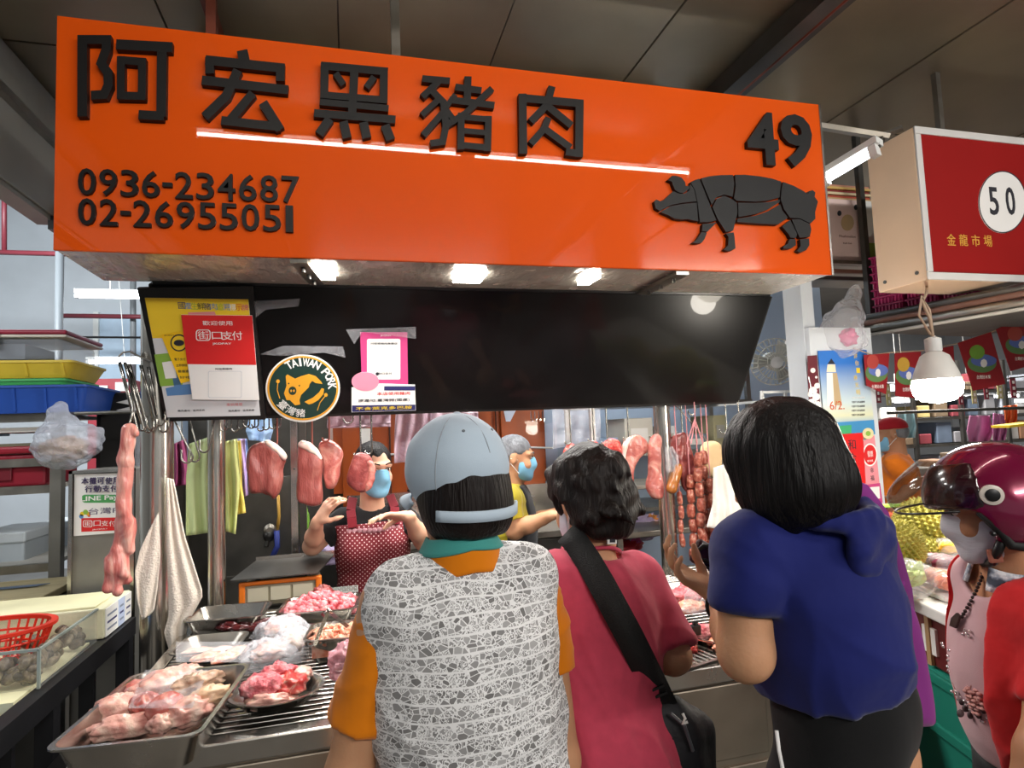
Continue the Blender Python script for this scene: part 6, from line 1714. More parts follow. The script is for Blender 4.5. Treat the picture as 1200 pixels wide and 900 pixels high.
# ================================================================== PENNANT STRING
YPn = 2.5
pk5 = lambda x, y: at(x, y, Y=YPn)
strp = [(1000, 408), (1022, 416), (1045, 413), (1080, 411), (1120, 403), (1165, 388), (1205, 366)]
t = thing('pennant_string', 'string of red fruit pennants below the overhead deck', 'bunting', pk5(1100, 410))
b = MB(); b.tube([pk5(*p) for p in strp], .003, 6); b.build('string', m_cord, t)
m_penn = mat('pennant_red', '#8e1c22', .5, var=.06)
fruitc = ['#a8423a', '#c29a3d', '#b0503a', '#6f9a35', '#a5463b']
for i, (px, m) in enumerate((
    ([(1012, 416), (1042, 414), (1038, 462), (1015, 452)], 0), ([(1048, 414), (1079, 412), (1075, 467), (1049, 464)], 1), ([(1084, 412), (1117, 405), (1120, 460), (1090, 466)], 2),
    ([(1122, 402), (1161, 389), (1178, 450), (1140, 458)], 3), ([(1167, 386), (1206, 368), (1222, 424), (1184, 435)], 4))):
    pp = Plane((0, YPn - .004, 0), (1, 0, 0), (0, 0, 1))
    o = inner('pennant', m_penn, t, px, pp, 0, .002)
    cx_, cy_ = np.mean(V(px, dtype=float), 0)
    wv = (px[1][0] - px[0][0]) / 39
    inner('picture', mat('pennant_hill', '#5d7f4e', .5), o, circ(cx_, cy_ + 1, 17 * wv, 11, 24), pp, .0021, .0026)
    inner('picture', mat('pennant_sky', '#5d6fb4', .5), o, circ(cx_ + 2, cy_ - 2, 15 * wv, 7, 20), pp, .0027, .003)
    inner('fruit_picture', mat('pennant_fruit_' + fruitc[m], fruitc[m], .4), o, circ(cx_ - 6 * wv, cy_ - 12, 9 * wv, 8.5, 20), pp, .0031, .0036)
    inner('flower_picture', m_pr_white, o, circ(cx_ + 2 * wv, cy_ + 1, 4 * wv, 5, 8), pp, .0031, .0036)
    text('台灣好水果', 'lettering', m_pr_white, o, pp, (cx_ + 2 * wv, cy_ + 17), (.095 * wv, .02), .0021, .003)
# ================================================================== POSTERS ON THE PILLAR
YPo = 2.52
b = MB(); a, c = at(955, 500, Y=YPo + .02), at(1028, 500, Y=YPo + .02); b.b2((a[0], YPo + .012, 0), (c[0], YPo + .09, zd - .002)); struct('wall_pillar', b, m_white)
pp = Plane((0, YPo, 0), (1, 0, 0), (0, 0, 1))
m_sky = mat('poster_blue', '#3f86c9', .4)
nt = m_sky.node_tree; N_ = nt.nodes; tcn = N_.new('ShaderNodeTexCoord'); sp = N_.new('ShaderNodeSeparateXYZ'); cr = N_.new('ShaderNodeValToRGB')
nt.links.new(tcn.outputs['Generated'], sp.inputs[0]); nt.links.new(sp.outputs['Z'], cr.inputs[0]); nt.links.new(cr.outputs[0], N_['Principled BSDF'].inputs['Base Color'])
e = cr.color_ramp.elements; e[0].position = .1; e[0].color = lin('#4f97cf'); e[1].position = .85; e[1].color = lin('#2f6fc0')
for p_, c_ in ((.25, '#d8d9b8'), (.4, '#c9d9dc')): q = e.new(p_); q.color = lin(c_)
pt = card('lighthouse_poster', 'blue lighthouse poster on the pillar right of the customer in blue', 'poster', [(959, 411), (1016, 410), (1026, 509), (968, 514)], m_sky, pp, -.006, -.002)
inner('lighthouse', m_pr_white, pt, [(969, 437), (981, 437), (987, 475), (970, 476)], pp, -.0019, -.0015)
inner('lighthouse_shade', mat('print_tan', '#b9a27c', .5), pt, [(976, 437), (981, 437), (987, 475), (978, 475)], pp, -.0014, -.001)
inner('lamp_room', mat('print_lamp', '#e6d9b8', .5), pt, [(970, 427), (979, 427), (980, 436), (969, 436)], pp, -.0019, -.0015)
inner('roof', m_ink, pt, [(970, 426.5), (974.5, 420), (979, 426.5)], pp, -.0019, -.0015)
inner('sea_band', mat('print_sea', '#3f86b8', .5), pt, [(964.5, 496), (1024.5, 492), (1026, 508.5), (967.5, 513)], pp, -.0019, -.0015)
text('6/2.', 'lettering', mat('print_orange_red', '#c2562e', .5), pt, pp, (981, 475), (.086, .042), -.0009, .0)
for i, ch in enumerate('許你一座光明'):
    text(ch, 'lettering', m_yel, pt, pp, (1003 + (i % 3) * 1.5, 417 + i * 8.5), (.022, .026), -.0019, -.001)
for i in range(5):
    text('守護平安祈福點燈', 'lettering', m_ink if i else m_pr_white, pt, pp, (1006, 466 + i * 5), (.08, .01), -.0019, -.001)
inner('code_field', m_pr_white, pt, [(973, 499), (982, 499), (983, 511), (974, 511)], pp, -.0014, -.001)
inner('green_tab', mat('print_tab', '#3fa06a', .5), pt, [(984, 499), (998, 498), (998, 510), (984, 511)], pp, -.0014, -.001)
mp = card('maroon_poster', 'dark maroon poster with white blossom left of the lighthouse poster', 'poster', [(947, 417), (958, 416), (962, 478), (949, 478)], mat('print_maroon', '#5e1a24', .5), pp, -.006, -.003)
for x, y, r_ in ((953, 434, 3), (957, 442, 1.5), (953, 458, 5), (958, 452, 3.4), (950, 462, 3.4), (957, 465, 4.5), (952, 473, 6), (959, 474, 4)):
    inner('blossom', m_pr_white, mp, circ(x, y, r_, r_, 9), pp, -.0029, -.0025 + .0002 * r_)
m_cpl = mat('couplet_red', '#d01a1a', .5, var=.03)
rc = card('red_couplet', 'red paper banner with four black characters hanging under the lighthouse poster', 'banner', [(983, 509), (1011, 507), (1015, 579), (984, 579)], m_cpl, pp, -.001, .001)
for i, ch in enumerate('和合平安'):
    text(ch, 'character', m_ink, rc, pp, (998 + i * .8, 521 + i * 15.5), (.047, .05), .0011, .002)
pkc = card('pink_code_card', 'pink card with a white field at the bottom right of the red banner', 'card', [(1016, 568), (1031, 566), (1034, 589), (1018, 590)], m_mag, pp, .0, .002)
inner('white_field', m_pr_white, pkc, [(1019, 571), (1030, 570), (1031, 584), (1020, 585)], pp, .0021, .0025)
pst = card('pink_strip', 'pink paper strip with a round white and red badge beside the red banner', 'strip', [(1012, 517), (1025, 510), (1031, 566), (1015, 568)], mat('strip_pink', '#dc8a92', .5), pp, -.003, -.0012)
inner('badge', m_pr_white, pst, circ(1019.5, 533, 8.5, 13.5, 28), pp, -.0011, .0005)
inner('badge_red', m_pr_red, pst, circ(1019.5, 533, 7.2, 11.8, 28), pp, .0006, .001)
text('發票', 'lettering', m_pr_white, pst, pp, (1019.5, 532), (.034, .03), .0011, .0018)
text('電子發票', 'lettering', m_pr_white, pst, pp, (1019.5, 540), (.035, .01), .0011, .0018)
for i, ch in enumerate('幸福'): text(ch, 'character', m_ink, pst, pp, (1022 + i * .5, 551 + i * 9), (.022, .026), -.0011, -.0004)
fl = card('flower_sticker', 'round cream flower sticker between the poster and the pink strip', 'sticker', circ(1017, 508, 6.5, 6.5, 20), mat('flower_cream', '#d9cfa0', .5), pp, .0, .002)
inner('centre', m_green, fl, circ(1017, 508, 3, 3, 12), pp, .0021, .0025)
yc = card('yellow_sheet', 'yellow and green printed sheet left of the red banner', 'sheet', [(969, 522), (982, 520), (985, 576), (970, 577)], m_yel, pp, -.004, -.0015)
inner('green_mark', m_green, yc, [(972, 540), (981, 540), (982, 552), (972, 552)], pp, -.0014, -.001)
o = s0_ = sheet('striped_bag', mat('striped_pink', '#e3a9b2', .5, ramp=[(.4, '#d98a98'), (.55, '#f0dcdc')], rs=30, stretch=(1, 1, .05)), [(958, 516), (957, 535), (954, 550)], [(970, 513), (980, 532), (987, 548)], 2.42, amp=.008, nf=2)
tag(o, 'pink striped plastic bag hanging beside the red banner', 'bag'); hang_by(o, (o.location[0], 2.5, 1.7))
# wall fan and wire rack by the blue wall
fc = P(908, 424, 3.6)
t = thing('wall_fan', 'white wall fan with a wire cage on the pale blue wall', 'fan', fc)
m_fan = mat('fan_grey', '#b9b8ad', .45)
axf = V([-.45, -.85, -.15]); axf /= np.linalg.norm(axf)
r_, u_, d_ = frame_of(axf)
b = MB()
for k in range(28):
    a_ = 2 * math.pi * k / 28; e_ = r_ * math.cos(a_) + u_ * math.sin(a_)
    b.tube([fc + d_ * .055, fc + e_ * .08 + d_ * .05, fc + e_ * .135 + d_ * .01, fc + e_ * .135 - d_ * .02, fc + e_ * .07 - d_ * .05], .0018, 4)
for rr_, dz in ((.137, .0), (.1, .04), (.05, .054)):
    b.tube([fc + (r_ * math.cos(a_) + u_ * math.sin(a_)) * rr_ + d_ * dz for a_ in np.linspace(0, 2 * math.pi, 29)[:-1]], .003, 5, closed=True)
b.build('cage', m_fan, t)
b = MB(); b.lathe([(.03, .055), (.034, .06), (0, .066)], fc, d_, 16); b.build('badge', m_whitep, t)
for k in range(3):
    a_ = 2.1 * k; e_ = r_ * math.cos(a_) + u_ * math.sin(a_); f_ = -r_ * math.sin(a_) + u_ * math.cos(a_)
    P4 = [fc + e_ * .02 - f_ * .012, fc + e_ * .12 - f_ * .045 - d_ * .02, fc + e_ * .115 + f_ * .05 + d_ * .015, fc + e_ * .02 + f_ * .015]
    b = MB(); b.prism(P4, [q + d_ * .003 for q in P4]); b.build('blade', mat('fan_blade', '#a9aaa4', .35), t)
b = MB(); b.lathe([(.05, -.16), (.055, -.06), (.03, -.05)], fc, d_, 16); b.build('motor', m_whitep, t, smooth=40)
q0, q1 = P(926, 398, 3.75), P(932, 440, 3.75); b = MB(); b.bar(q0, q1, .05, .05); b.bar((q0 + q1) / 2, fc - d_ * .15, .03); b.bar((q0 + q1) / 2, (q0 + q1) / 2 + V([.0, .25, 0]), .03); b.build('wall_arm', m_whitep, t, bevel=.008)
t = thing('wire_rack', 'white wire rack below the wall fan', 'rack', P(920, 470, 3.3))
b = MB()
for (x0, y0, x1, y1) in ((893, 460, 945, 458), (893, 468, 948, 466), (893, 476, 950, 474), (893, 458, 893, 478), (920, 458, 921, 477), (946, 457, 949, 475)):
    b.bar(P(x0, y0, 3.3), P(x1, y1, 3.3), .014)
b.bar(P(945, 466, 3.3), V([P(948, 466, 3.3)[0], 4.42, P(948, 466, 3.3)[2]]), .014)
b.build('wires', m_whitep, t)

# ================================================================== FRUIT STALL
FT = thing('fruit_table', 'fruit stall table with a white foam top beside the customer in the red cardigan', 'table', (2.1, 1.7, 0))
FZ = .95
A, B = at(1040, 689, Z=FZ), at(1124, 727, Z=FZ)
d1 = (B - A) / np.linalg.norm(B - A); n1 = V([-d1[1], d1[0], 0]); n1 = n1 if n1[0] > 0 else -n1
Q = [A - d1 * .9, B + d1 * .04, B + d1 * .02 + n1 * .42, A - d1 * .9 + n1 * 1.1]
m_foam = mat('foam_white', '#dcdcd8', .6, var=.03, bump=.1, bs=90)
b = MB(); b.prism([q - V([0, 0, .035]) for q in Q], Q); b.build('foam_top', m_foam, FT, bevel=.006)
for q in (Q[0] + n1 * .08 + d1 * .06, Q[1] + n1 * .3 - d1 * .1, Q[2] - n1 * .1 - d1 * .1, Q[3] - n1 * .08 + d1 * .06):
    b = MB(); b.bar((q[0], q[1], 0), (q[0], q[1], FZ - .036), .04); b.build('leg', m_dsteel, FT)


def rotbox(name, label, cat, c, w, d, h, yaw, m, bevel=.006):
    t = thing(name, label, cat, c); M = rot((0, 0, 1), yaw)
    b = MB(); b.box(V(c) + V([0, 0, h / 2]), (w, d, h), M); b.build('body', m, t, bevel=bevel); return t, M


yaw = math.atan2(d1[1], d1[0])
mid = (A + B) / 2
c = mid + n1 * .16 + d1 * .02
t, M5 = rotbox('red_box', 'dark red carton under the white foam top of the fruit table', 'carton', (c[0], c[1], .765), .5, .26, .145, yaw, mat('carton_dark_red', '#5f1c1c', .6, var=.1))
b = MB(); b.box(V([c[0], c[1], .84]) - n1 * .134 - d1 * .03, (.06, .008, .075), M5); b.build('paper_label', m_paper, t)
b = MB(); b.box(V([c[0], c[1], .84]) - n1 * .137 - d1 * .03, (.018, .01, .14), M5); b.build('tape', mat('tape_brown', '#a98a62', .4), t)
m_gc = mat('crate_teal', '#1f7a68', .45, var=.08)
for (h0, hh, off, lb) in ((.40, .36, .0, 'upper teal green crate under the dark red carton'), (.02, .37, .05, 'lower teal green crate on the floor below the upper one')):
    c2 = c + d1 * (.06 + off)
    t, M5 = rotbox('teal_crate', lb, 'crate', (c2[0], c2[1], h0), .44, .28, hh, yaw, m_gc, .01)
    for zz in (h0 + hh - .02, h0 + hh * .55):
        b = MB(); b.box(V([c2[0], c2[1], zz]), (.46, .30, .03), M5); b.build('rib', m_gc, t, bevel=.004)
# durians
m_dur = mat('durian_skin', '#8f8a2c', .6, ramp=[(.3, '#6f6a1e'), (.5, '#98923a'), (.7, '#b8ad55')], rs=14)


def durian(name, label, c, r, seed, rz=0, group='durians'):
    b = MB(); n = 420; rnd = random.Random(seed); vs = []; fs = []
    b.sphere((0, 0, 0), (r * .9, r * .78, r * .86), 24, 16)
    g = math.pi * (3 - 5 ** .5)
    for i in range(n):
        z = 1 - 2 * (i + .5) / n; q = math.sqrt(1 - z * z); d = V([q * math.cos(g * i), q * math.sin(g * i), z])
        s = d * V([r * .9, r * .78, r * .86]) * .985; a, u, dd = frame_of(d)
        w = r * .082; h = r * rnd.uniform(.1, .15)
        k = len(b.v)
        b.v += [tuple(s + (a * math.cos(t) + u * math.sin(t)) * w) for t in np.linspace(0, 2 * math.pi, 6)[:-1]] + [tuple(s + d * h)]
        b.f += [(k + j, k + (j + 1) % 5, k + 5) for j in range(5)]
    M = rot((0, 0, 1), rz) @ rot((1, 0, 0), .3 * seed); b.v = [tuple(M @ V(p) + V(c)) for p in b.v]
    t = thing(name, label, 'durian', V(c) - V([0, 0, r * .9]), group); b.build('spiny_skin', m_dur, t, fixn=False)
    top = V(c) + M @ V([r * .85, 0, 0]); b = MB(); b.tube([top, top + M @ V([.05, 0, .01])], [.016, .02], 8); b.build('stalk', mat('durian_stalk', '#6d5a2c', .7), t, smooth=True)


durian('durian', 'nearest spiny durian, beside the shoulder of the customer in blue', P(1050, 641, 2.0), .098, 1, .5)
durian('durian', 'large yellow green durian behind, below the orange-shirted man', P(1083, 617, 2.2), .115, 2, 1.2)
durian('durian', 'low durian between the guava bag and the helmet wearer\'s mask', P(1083, 652, 2.12), .088, 3, 2.2)
durian('durian', 'durian mostly hidden behind the white face mask of the helmet wearer', P(1118, 632, 2.25), .1, 4, 3.)


def fruitpack(label, c, w, d, h, col, yaw, n=6):
    t = thing('fruit_pack', label, 'fruit', c); M = rot((0, 0, 1), yaw)
    b = MB(); b.box(V(c) + V([0, 0, .008]), (w, d, .016), M); b.build('tray', m_whitep, t, bevel=.005)
    rnd = random.Random(int(c[0] * 999 + c[2] * 99))
    for k in range(n):
        blob(V(c) + M @ V([(-.5 + (k + .5) / n) * w * .8, rnd.uniform(-.02, .02), .016 + h * .5]), (w / n * .62, d * .38, h * .42), k + 3, amp=.12, M=M @ rot((0, 1, 0), .25)).build('fruit_slice', mat('fruit_' + col, col, .3, var=.15, vs=20, sss=.1), t, smooth=True, fixn=False)
    b = MB()
    b.grid(lambda u, v: V(c) + M @ V([(u - .5) * w * 1.02, (v - .5) * d * 1.02, .014 + h * 1.05 * (max(0, 1 - abs(2 * u - 1) ** 4) * max(0, 1 - abs(2 * v - 1) ** 4)) ** .5]), 20, 14)
    b.build('film', film('fruit_film', op=.14, bump=.3), t, smooth=True, fixn=False)


o0 = P(1108, 706, 1.86); o0[2] = FZ + .002
fruitpack('pack of orange papaya slices at the front of the fruit table', o0, .17, .11, .055, '#d9702c', yaw)
o1 = P(1106, 680, 1.98); o1[2] = FZ + .002 
fruitpack('pack of dark purple fruit between the papaya and mango packs', o1 + n1 * .0 + V([0, 0, .035]), .16, .1, .04, '#6d2840', yaw)
b = MB(); b.box(o1 + V([0, 0, .016]), (.15, .1, .032), rot((0, 0, 1), yaw)); tag(b.build('foam_block', m_foam), 'foam block under the purple fruit pack', 'block')
o2 = P(1108, 668, 2.1); o2[2] = FZ + .05
fruitpack('pack of yellow mango slices behind the purple fruit pack', o2 + V([0, 0, .01]), .17, .1, .05, '#e3b33a', yaw)
b = MB(); b.box(o2 + V([0, 0, -.02]), (.15, .1, .058), rot((0, 0, 1), yaw)); tag(b.build('foam_block', m_foam), 'foam block under the yellow mango pack', 'block')
g0 = P(1060, 680, 1.85); g0[2] = FZ
t = thing('guava_bag', 'clear bag of pale green guava slices on the white foam top', 'bag', g0)
for k in range(6):
    blob(g0 + V([-.05 + .022 * k, .02 * (k % 2), .04 + .015 * (k % 3)]), (.036, .026, .02), k + 31, M=rot((0, 1, 0), .8 - .3 * k)).build('guava_slice', mat('guava_green', '#a9c06a', .4, var=.15, vs=18), t, smooth=True, fixn=False)
blob(g0 + V([0, 0, .055]), (.105, .07, .06), 77, amp=.1).build('bag', film('fruit_film', op=.14), t, smooth=True, fixn=False)
b = MB(); q = P(1061, 664, 1.92); b.add([q + V([-.03, 0, -.03]), q + V([-.012, .01, .055]), q + V([.09, .03, -.035]), q + V([.02, .03, -.04])], [(0, 1, 2, 3)]); tag(b.build('paper_sheet', mat('paper_cream', '#ddd3a6', .6), thick=.002), 'pointed cream paper standing between the guava bag and the durians', 'paper')
# apples, red tray and small goods behind
t = thing('red_tray', 'red tray of small fruit behind the nearest durian', 'tray', P(1020, 640, 2.5) * V([1, 1, 0]) + V([0, 0, FZ]))
q = P(1015, 620, 2.5); b = MB(); b.b2((q[0] - .12, q[1] - .1, FZ + .002), (q[0] + .16, q[1] + .12, q[2] + .0)); b.build('tray', m_red, t, bevel=.01)
for i, (px, py, cc, lb) in enumerate(((1029, 598, '#8f3a30', 'dark red apple at the back left of the red tray'), (1035, 604, '#a14a38', 'red apple at the right of the red tray'), (1027, 612, '#c0503f', 'bright red apple at the front of the red tray'), (1012, 592, '#d8c07a', 'yellow pear at the far left of the red tray'), (1019, 596, '#cfae6a', 'second yellow pear on the red tray'))):
    q = P(px, py, 2.45); t = thing('apple' if i < 3 else 'pear', lb, 'fruit', q - V([0, 0, .035]))
    b = MB(); b.lathe([(0, -.026), (.018, -.03), (.033, -.014), (.036, .006), (.027, .026), (.010, .030), (0, .022)], q, seg=18); b.build('flesh', mat('apple_' + cc, cc, .3, var=.2, vs=14), t, smooth=True)
    b = MB(); b.tube([q + V([0, 0, .022]), q + V([.004, 0, .042])], .002, 5); b.build('stalk', mat('durian_stalk', '#6d5a2c'), t)
o = MB().bar(P(1024, 593, 2.4), P(1058, 592, 2.45), .035, .012).build('green_packet', mat('packet_green', '#8fb84a', .4), bevel=.003); tag(o, 'flat light green packet lying above the red tray of fruit', 'packet')
o = MB().bar(P(1068, 597, 2.6), P(1092, 592, 2.6), .05, .03).build('blue_packet', mat('packet_blue', '#3a4f94', .4), bevel=.003); tag(o, 'dark blue packet between the durians and the smoky visor', 'packet')

# ================================================================== FAR MARKET HALL ON THE RIGHT
m_far = [('#7b6a55', 'brown'), ('#b5b0a8', 'pale grey'), ('#8a3e46', 'maroon'), ('#d9d5cf', 'white'), ('#5f6d7f', 'slate blue'), ('#b98a6a', 'tan'), ('#8f8f93', 'mid grey'), ('#c9b87a', 'straw'), ('#a3a9b3', 'silver grey')]
FS = thing('far_shelving', 'long cluttered shelving in the far hall beyond the fruit stall', 'shelf', (6.6, 6.2, 0))
fx0, fx1 = P(1026, 520, 6.6)[0], P(1260, 520, 7.2)[0]; fy = P(1100, 520, 6.6)[1] + .3
for z in (.75, 1.12, 1.42, 1.72):
    b = MB(); b.b2((fx0, fy, z), (fx1, fy + .5, z + .03)); b.build('shelf_board', m_steel2, FS)
for k in range(5):
    xx = fx0 + (fx1 - fx0) * k / 4
    b = MB(); b.bar((xx, fy, 0), (xx, fy, 2.1), .04); b.build('upright', m_dsteel, FS)
rnd = random.Random(5)
for zi, z in enumerate((.785, 1.155, 1.455, 1.755)):
    n = 11
    for k in range(n):
        cc, nm = m_far[(k * 2 + zi * 5) % 9]
        w_ = (fx1 - fx0) / n; x0 = fx0 + w_ * k + .02; hh = rnd.uniform(.08, .24)
        o = MB().b2((x0, fy + .02, z), (x0 + w_ * rnd.uniform(.6, .9), fy + .3, z + hh)).build('goods_box', mat('far_' + nm, cc, .6, var=.15), bevel=.008)
        tag(o, '%s box on the %s board of the far shelving, %s from its left end' % (nm, ('lowest', 'second', 'third', 'top')[zi], ['first', 'second', 'third', 'fourth', 'fifth', 'sixth', 'seventh', 'eighth', 'ninth', 'tenth', 'eleventh'][k]), 'box')
# far banner tags, bags, counter, market tubes
yb = fy - .35
m_tagm = mat('tag_maroon', '#7e2a38', .6); m_tagy = mat('tag_straw', '#b3ad7c', .6)
b = MB(); b.tube([P(*q, 6.1) for q in ((1018, 449), (1029, 448.5), (1041, 449.5), (1085, 452), (1126, 450.5), (1142, 451.5), (1156, 448.5), (1172, 445.5), (1188, 442.5), (1215, 440))], .006, 5); tag(b.build('banner_line', m_dsteel), 'cord carrying small banners across the far hall', 'cord')
for i, (px, py, w_, h_) in enumerate(((1029, 460, 8, 24), (1041, 462, 7, 26), (1126, 462, 7, 24), (1142, 462, 8, 22), (1156, 458, 7, 20), (1172, 456, 8, 22), (1188, 454, 9, 24))):
    a, c = P(px - w_ / 2, py - h_ / 2, 6.1), P(px + w_ / 2, py + h_ / 2, 6.1)
    o = MB().b2((a[0], a[1], c[2]), (c[0], a[1] + .008, a[2])).build('small_banner', m_tagm if i % 2 == 0 else m_tagy, None); tag(o, '%s banner in the far hall, %s from the left on its cord' % (('maroon', 'straw green')[i % 2], ordn[i]), 'banner')
    for k in range(3):
        b = MB(); b.b2((a[0] + .02, a[1] - .004, c[2] + .02 + k * (a[2] - c[2]) / 3.4), (c[0] - .02, a[1] - .001, c[2] + .05 + k * (a[2] - c[2]) / 3.4)); b.build('print_mark', m_pr_white, o)
for L, Rr, Yv, cc, lb in (([(1136, 487), (1133, 505), (1136, 518)], [(1160, 487), (1164, 505), (1160, 517)], 4.6, '#b56f94', 'left mauve plastic bag hanging in the far hall above the helmet'), ([(1164, 484), (1163, 500), (1164, 517)], [(1176, 486), (1180, 505), (1178, 516)], 4.5, '#a45f8a', 'right mauve plastic bag hanging in the far hall above the helmet'),
                          ([(1052, 484), (1050, 500), (1054, 514)], [(1071, 484), (1074, 500), (1072, 513)], 4.9, '#8fb0b5', 'teal grey plastic bag hanging beside the man in the red cap'), ([(1176, 476), (1178, 490), (1176, 500)], [(1192, 474), (1192, 490), (1192, 498)], 4.7, '#d8612c', 'orange bag hanging at the right above the helmet')):
    tag(sheet('hanging_bag', mat('bag_' + cc, cc, .5, bump=.5, bs=10), L, Rr, Yv, amp=.03, nf=2, seed=Yv, th=.004), lb, 'bag'); hang_by(bpy.context.scene.objects[-1] if False else COL.objects[-1], 3.02)
b = MB(); b.tube([P(1040, 484, 4.75), P(1200, 478, 4.75)], .012, 8); tag(b.build('bag_rod', m_dsteel), 'dark rod in the far hall from which mauve bags hang', 'rod')
for i, (px, py, F, ln) in enumerate(((1046, 470, 8.0, .9), (1128, 466, 8.2, 1.0), (1160, 471, 7.6, .9))):
    a = P(px, py, F)
    tube_lamp('far_tube_lamp', 'thin distant fluorescent tube in the far right hall, %s of three from the left' % ('first', 'second', 'third')[i], a, a + V([ln, 0, 0]), .025, m_tube, [[a + V([.1, 0, 0]), V([a[0] + .1, a[1], 3.0])], [a + V([ln - .1, 0, 0]), V([a[0] + ln - .1, a[1], 3.0])]])
t = thing('far_counter', 'low counter with small goods in the far hall behind the helmet visor', 'counter', (5.6, 4.6, 0))
a = P(1075, 560, 5.0); b = MB(); b.b2((a[0], a[1], .02), (a[0] + 2.4, a[1] + .6, .95)); b.build('body', mat('far_red_cloth', '#8a2f35', .7), t); b = MB(); b.b2((a[0] - .05, a[1] - .05, .95), (a[0] + 2.45, a[1] + .65, .99)); b.build('top', m_steel2, t)
for k in range(9):
    cc, nm = m_far[(k * 4 + 1) % 9]; x0 = a[0] + .1 + k * .25
    o = MB().b2((x0, a[1] + .05, .991), (x0 + .18, a[1] + .3, 1.05 + .05 * (k % 4))).build('goods_box', mat('far_' + nm, cc), bevel=.008); tag(o, '%s box on the far counter behind the helmet, %s from its left end' % (nm, (ordn + ['eighth', 'ninth'])[k]), 'box')
t = thing('yellow_board', 'yellow edged board leaning in the far hall at the right edge', 'board', P(1186, 505, 5.2))
b = MB(); b.bar(P(1172, 500, 5.2), P(1205, 496, 5.2), .2, .02); b.build('panel', m_yel, t)
# ================================================================== PEOPLE
def skinm(name, c):
    return mat(name, c, .48, var=.07, vs=9, bump=.08, bs=150, sss=.12, spec=.4)


def cloth(name, c, rough=.85, bump=.12, bs=700, **k):
    return mat(name, c, rough, var=k.pop('var', .05), vs=k.pop('vs', 4), bump=bump, bs=bs, spec=.25, sheen=.15, **k)


def hairm(name, c, sp=.22):
    return mat(name, c, .5, var=.35, vs=30, stretch=(1, 1, .12), bump=.55, bs=1., aniso_bump=(160, 160, 9), spec=sp)


sk_light = skinm('skin_light', '#d9a88c'); sk_mid = skinm('skin_mid', '#c18f6c'); sk_tan = skinm('skin_tan', '#b3805f')
m_hair = hairm('hair_black', '#0d0a0a'); m_hairb = hairm('hair_dark_brown', '#17100e'); m_hairg = hairm('hair_grey', '#77797d')
m_mask = mat('mask_blue', '#7db7d6', .8, var=.04, bump=.15, bs=60, stretch=(1, 1, 6)); m_maskw = mat('mask_white', '#c9cbd3', .8, var=.04, bump=.15, bs=60, stretch=(1, 1, 6))
m_strap = mat('mask_strap', '#e6e4e2', .7)
m_eye = mat('eye_white', '#e6dfd8', .3); m_iris = mat('iris_dark', '#1a100c', .2)


def unit(v): v = V(v, dtype=float); return v / np.linalg.norm(v)


def frm(f, u=(0, 0, 1)):
    f = unit(f); u = V(u, dtype=float); u = unit(u - f * (u @ f)); r = np.cross(f, u)
    return np.stack([r, f, u], 1)


def lp(a, b, t): return V(a) * (1 - t) + V(b) * t


def head(S, c, M, s=1., ears=True, face=True):
    q = lambda x, y, z: V(c) + M @ (V([x, y, z]) * s)
    S.ell(q(0, -.008, .03), V([.074, .094, .086]) * s, M=M, k=.02)
    S.ell(q(0, .03, -.045), V([.057, .062, .076]) * s, M=M, k=.035 * s)
    S.ell(q(0, .068, -.1), V([.026, .024, .02]) * s, M=M, k=.03 * s)
    if face:
        for sd in (-1, 1):
            S.ell(q(.034 * sd, .066, -.035), V([.026, .024, .026]) * s, M=M, k=.025 * s)
            S.cap(q(.012 * sd, .09, .026), q(.05 * sd, .074, .024), .010 * s, .007 * s, k=.02 * s)
            S.ell(q(.031 * sd, .1, .008), V([.018, .014, .011]) * s, M=M, k=.012 * s, op='sub')
            S.ell(q(.031 * sd, .0805, .008), V([.013, .011, .010]) * s, M=M, k=.006 * s)
        S.cap(q(0, .088, .012), q(0, .102, -.028), .009 * s, .0115 * s, k=.012 * s)
        for sd in (-1, 1): S.ell(q(.011 * sd, .095, -.031), V([.007, .009, .007]) * s, M=M, k=.01 * s)
        S.cap(q(-.018, .085, -.06), q(.018, .085, -.06), .007 * s, k=.012 * s); S.cap(q(-.015, .084, -.071), q(.015, .084, -.071), .008 * s, k=.01 * s)
    if ears:
        for sd in (-1, 1):
            S.ell(q(.076 * sd, -.008, -.006), V([.009, .02, .031]) * s, M=M, k=.008 * s)
            S.ell(q(.086 * sd, -.002, -.002), V([.006, .010, .016]) * s, M=M, k=.005 * s, op='sub')
    return q


def eyes(root, q, M, s=1., brow=m_hair):
    for sd in (-1, 1):
        b = MB(); b.sphere(q(.031 * sd, .0835, .008), V([.0125, .0105, .0062]) * s, 14, 8, M=M); b.build('eyeball', m_eye, root, smooth=True)
        b = MB(); b.sphere(q(.031 * sd, .0905, .0075), V([.0055, .0045, .0055]) * s, 10, 8, M=M); b.build('iris', m_iris, root, smooth=True)
        b = MB(); b.tube([q(.0165 * sd, .091, .0135), q(.031 * sd, .0955, .0165), q(.046 * sd, .086, .0125)], V([.0016, .0022, .0012]) * s, 6); b.build('eyelash', m_iris, root)
        b = MB(); b.tube([q(.014 * sd, .099, .031), q(.034 * sd, .0965, .037), q(.052 * sd, .082, .031)], V([.003, .0034, .0016]) * s, 6); b.build('eyebrow', brow, root)


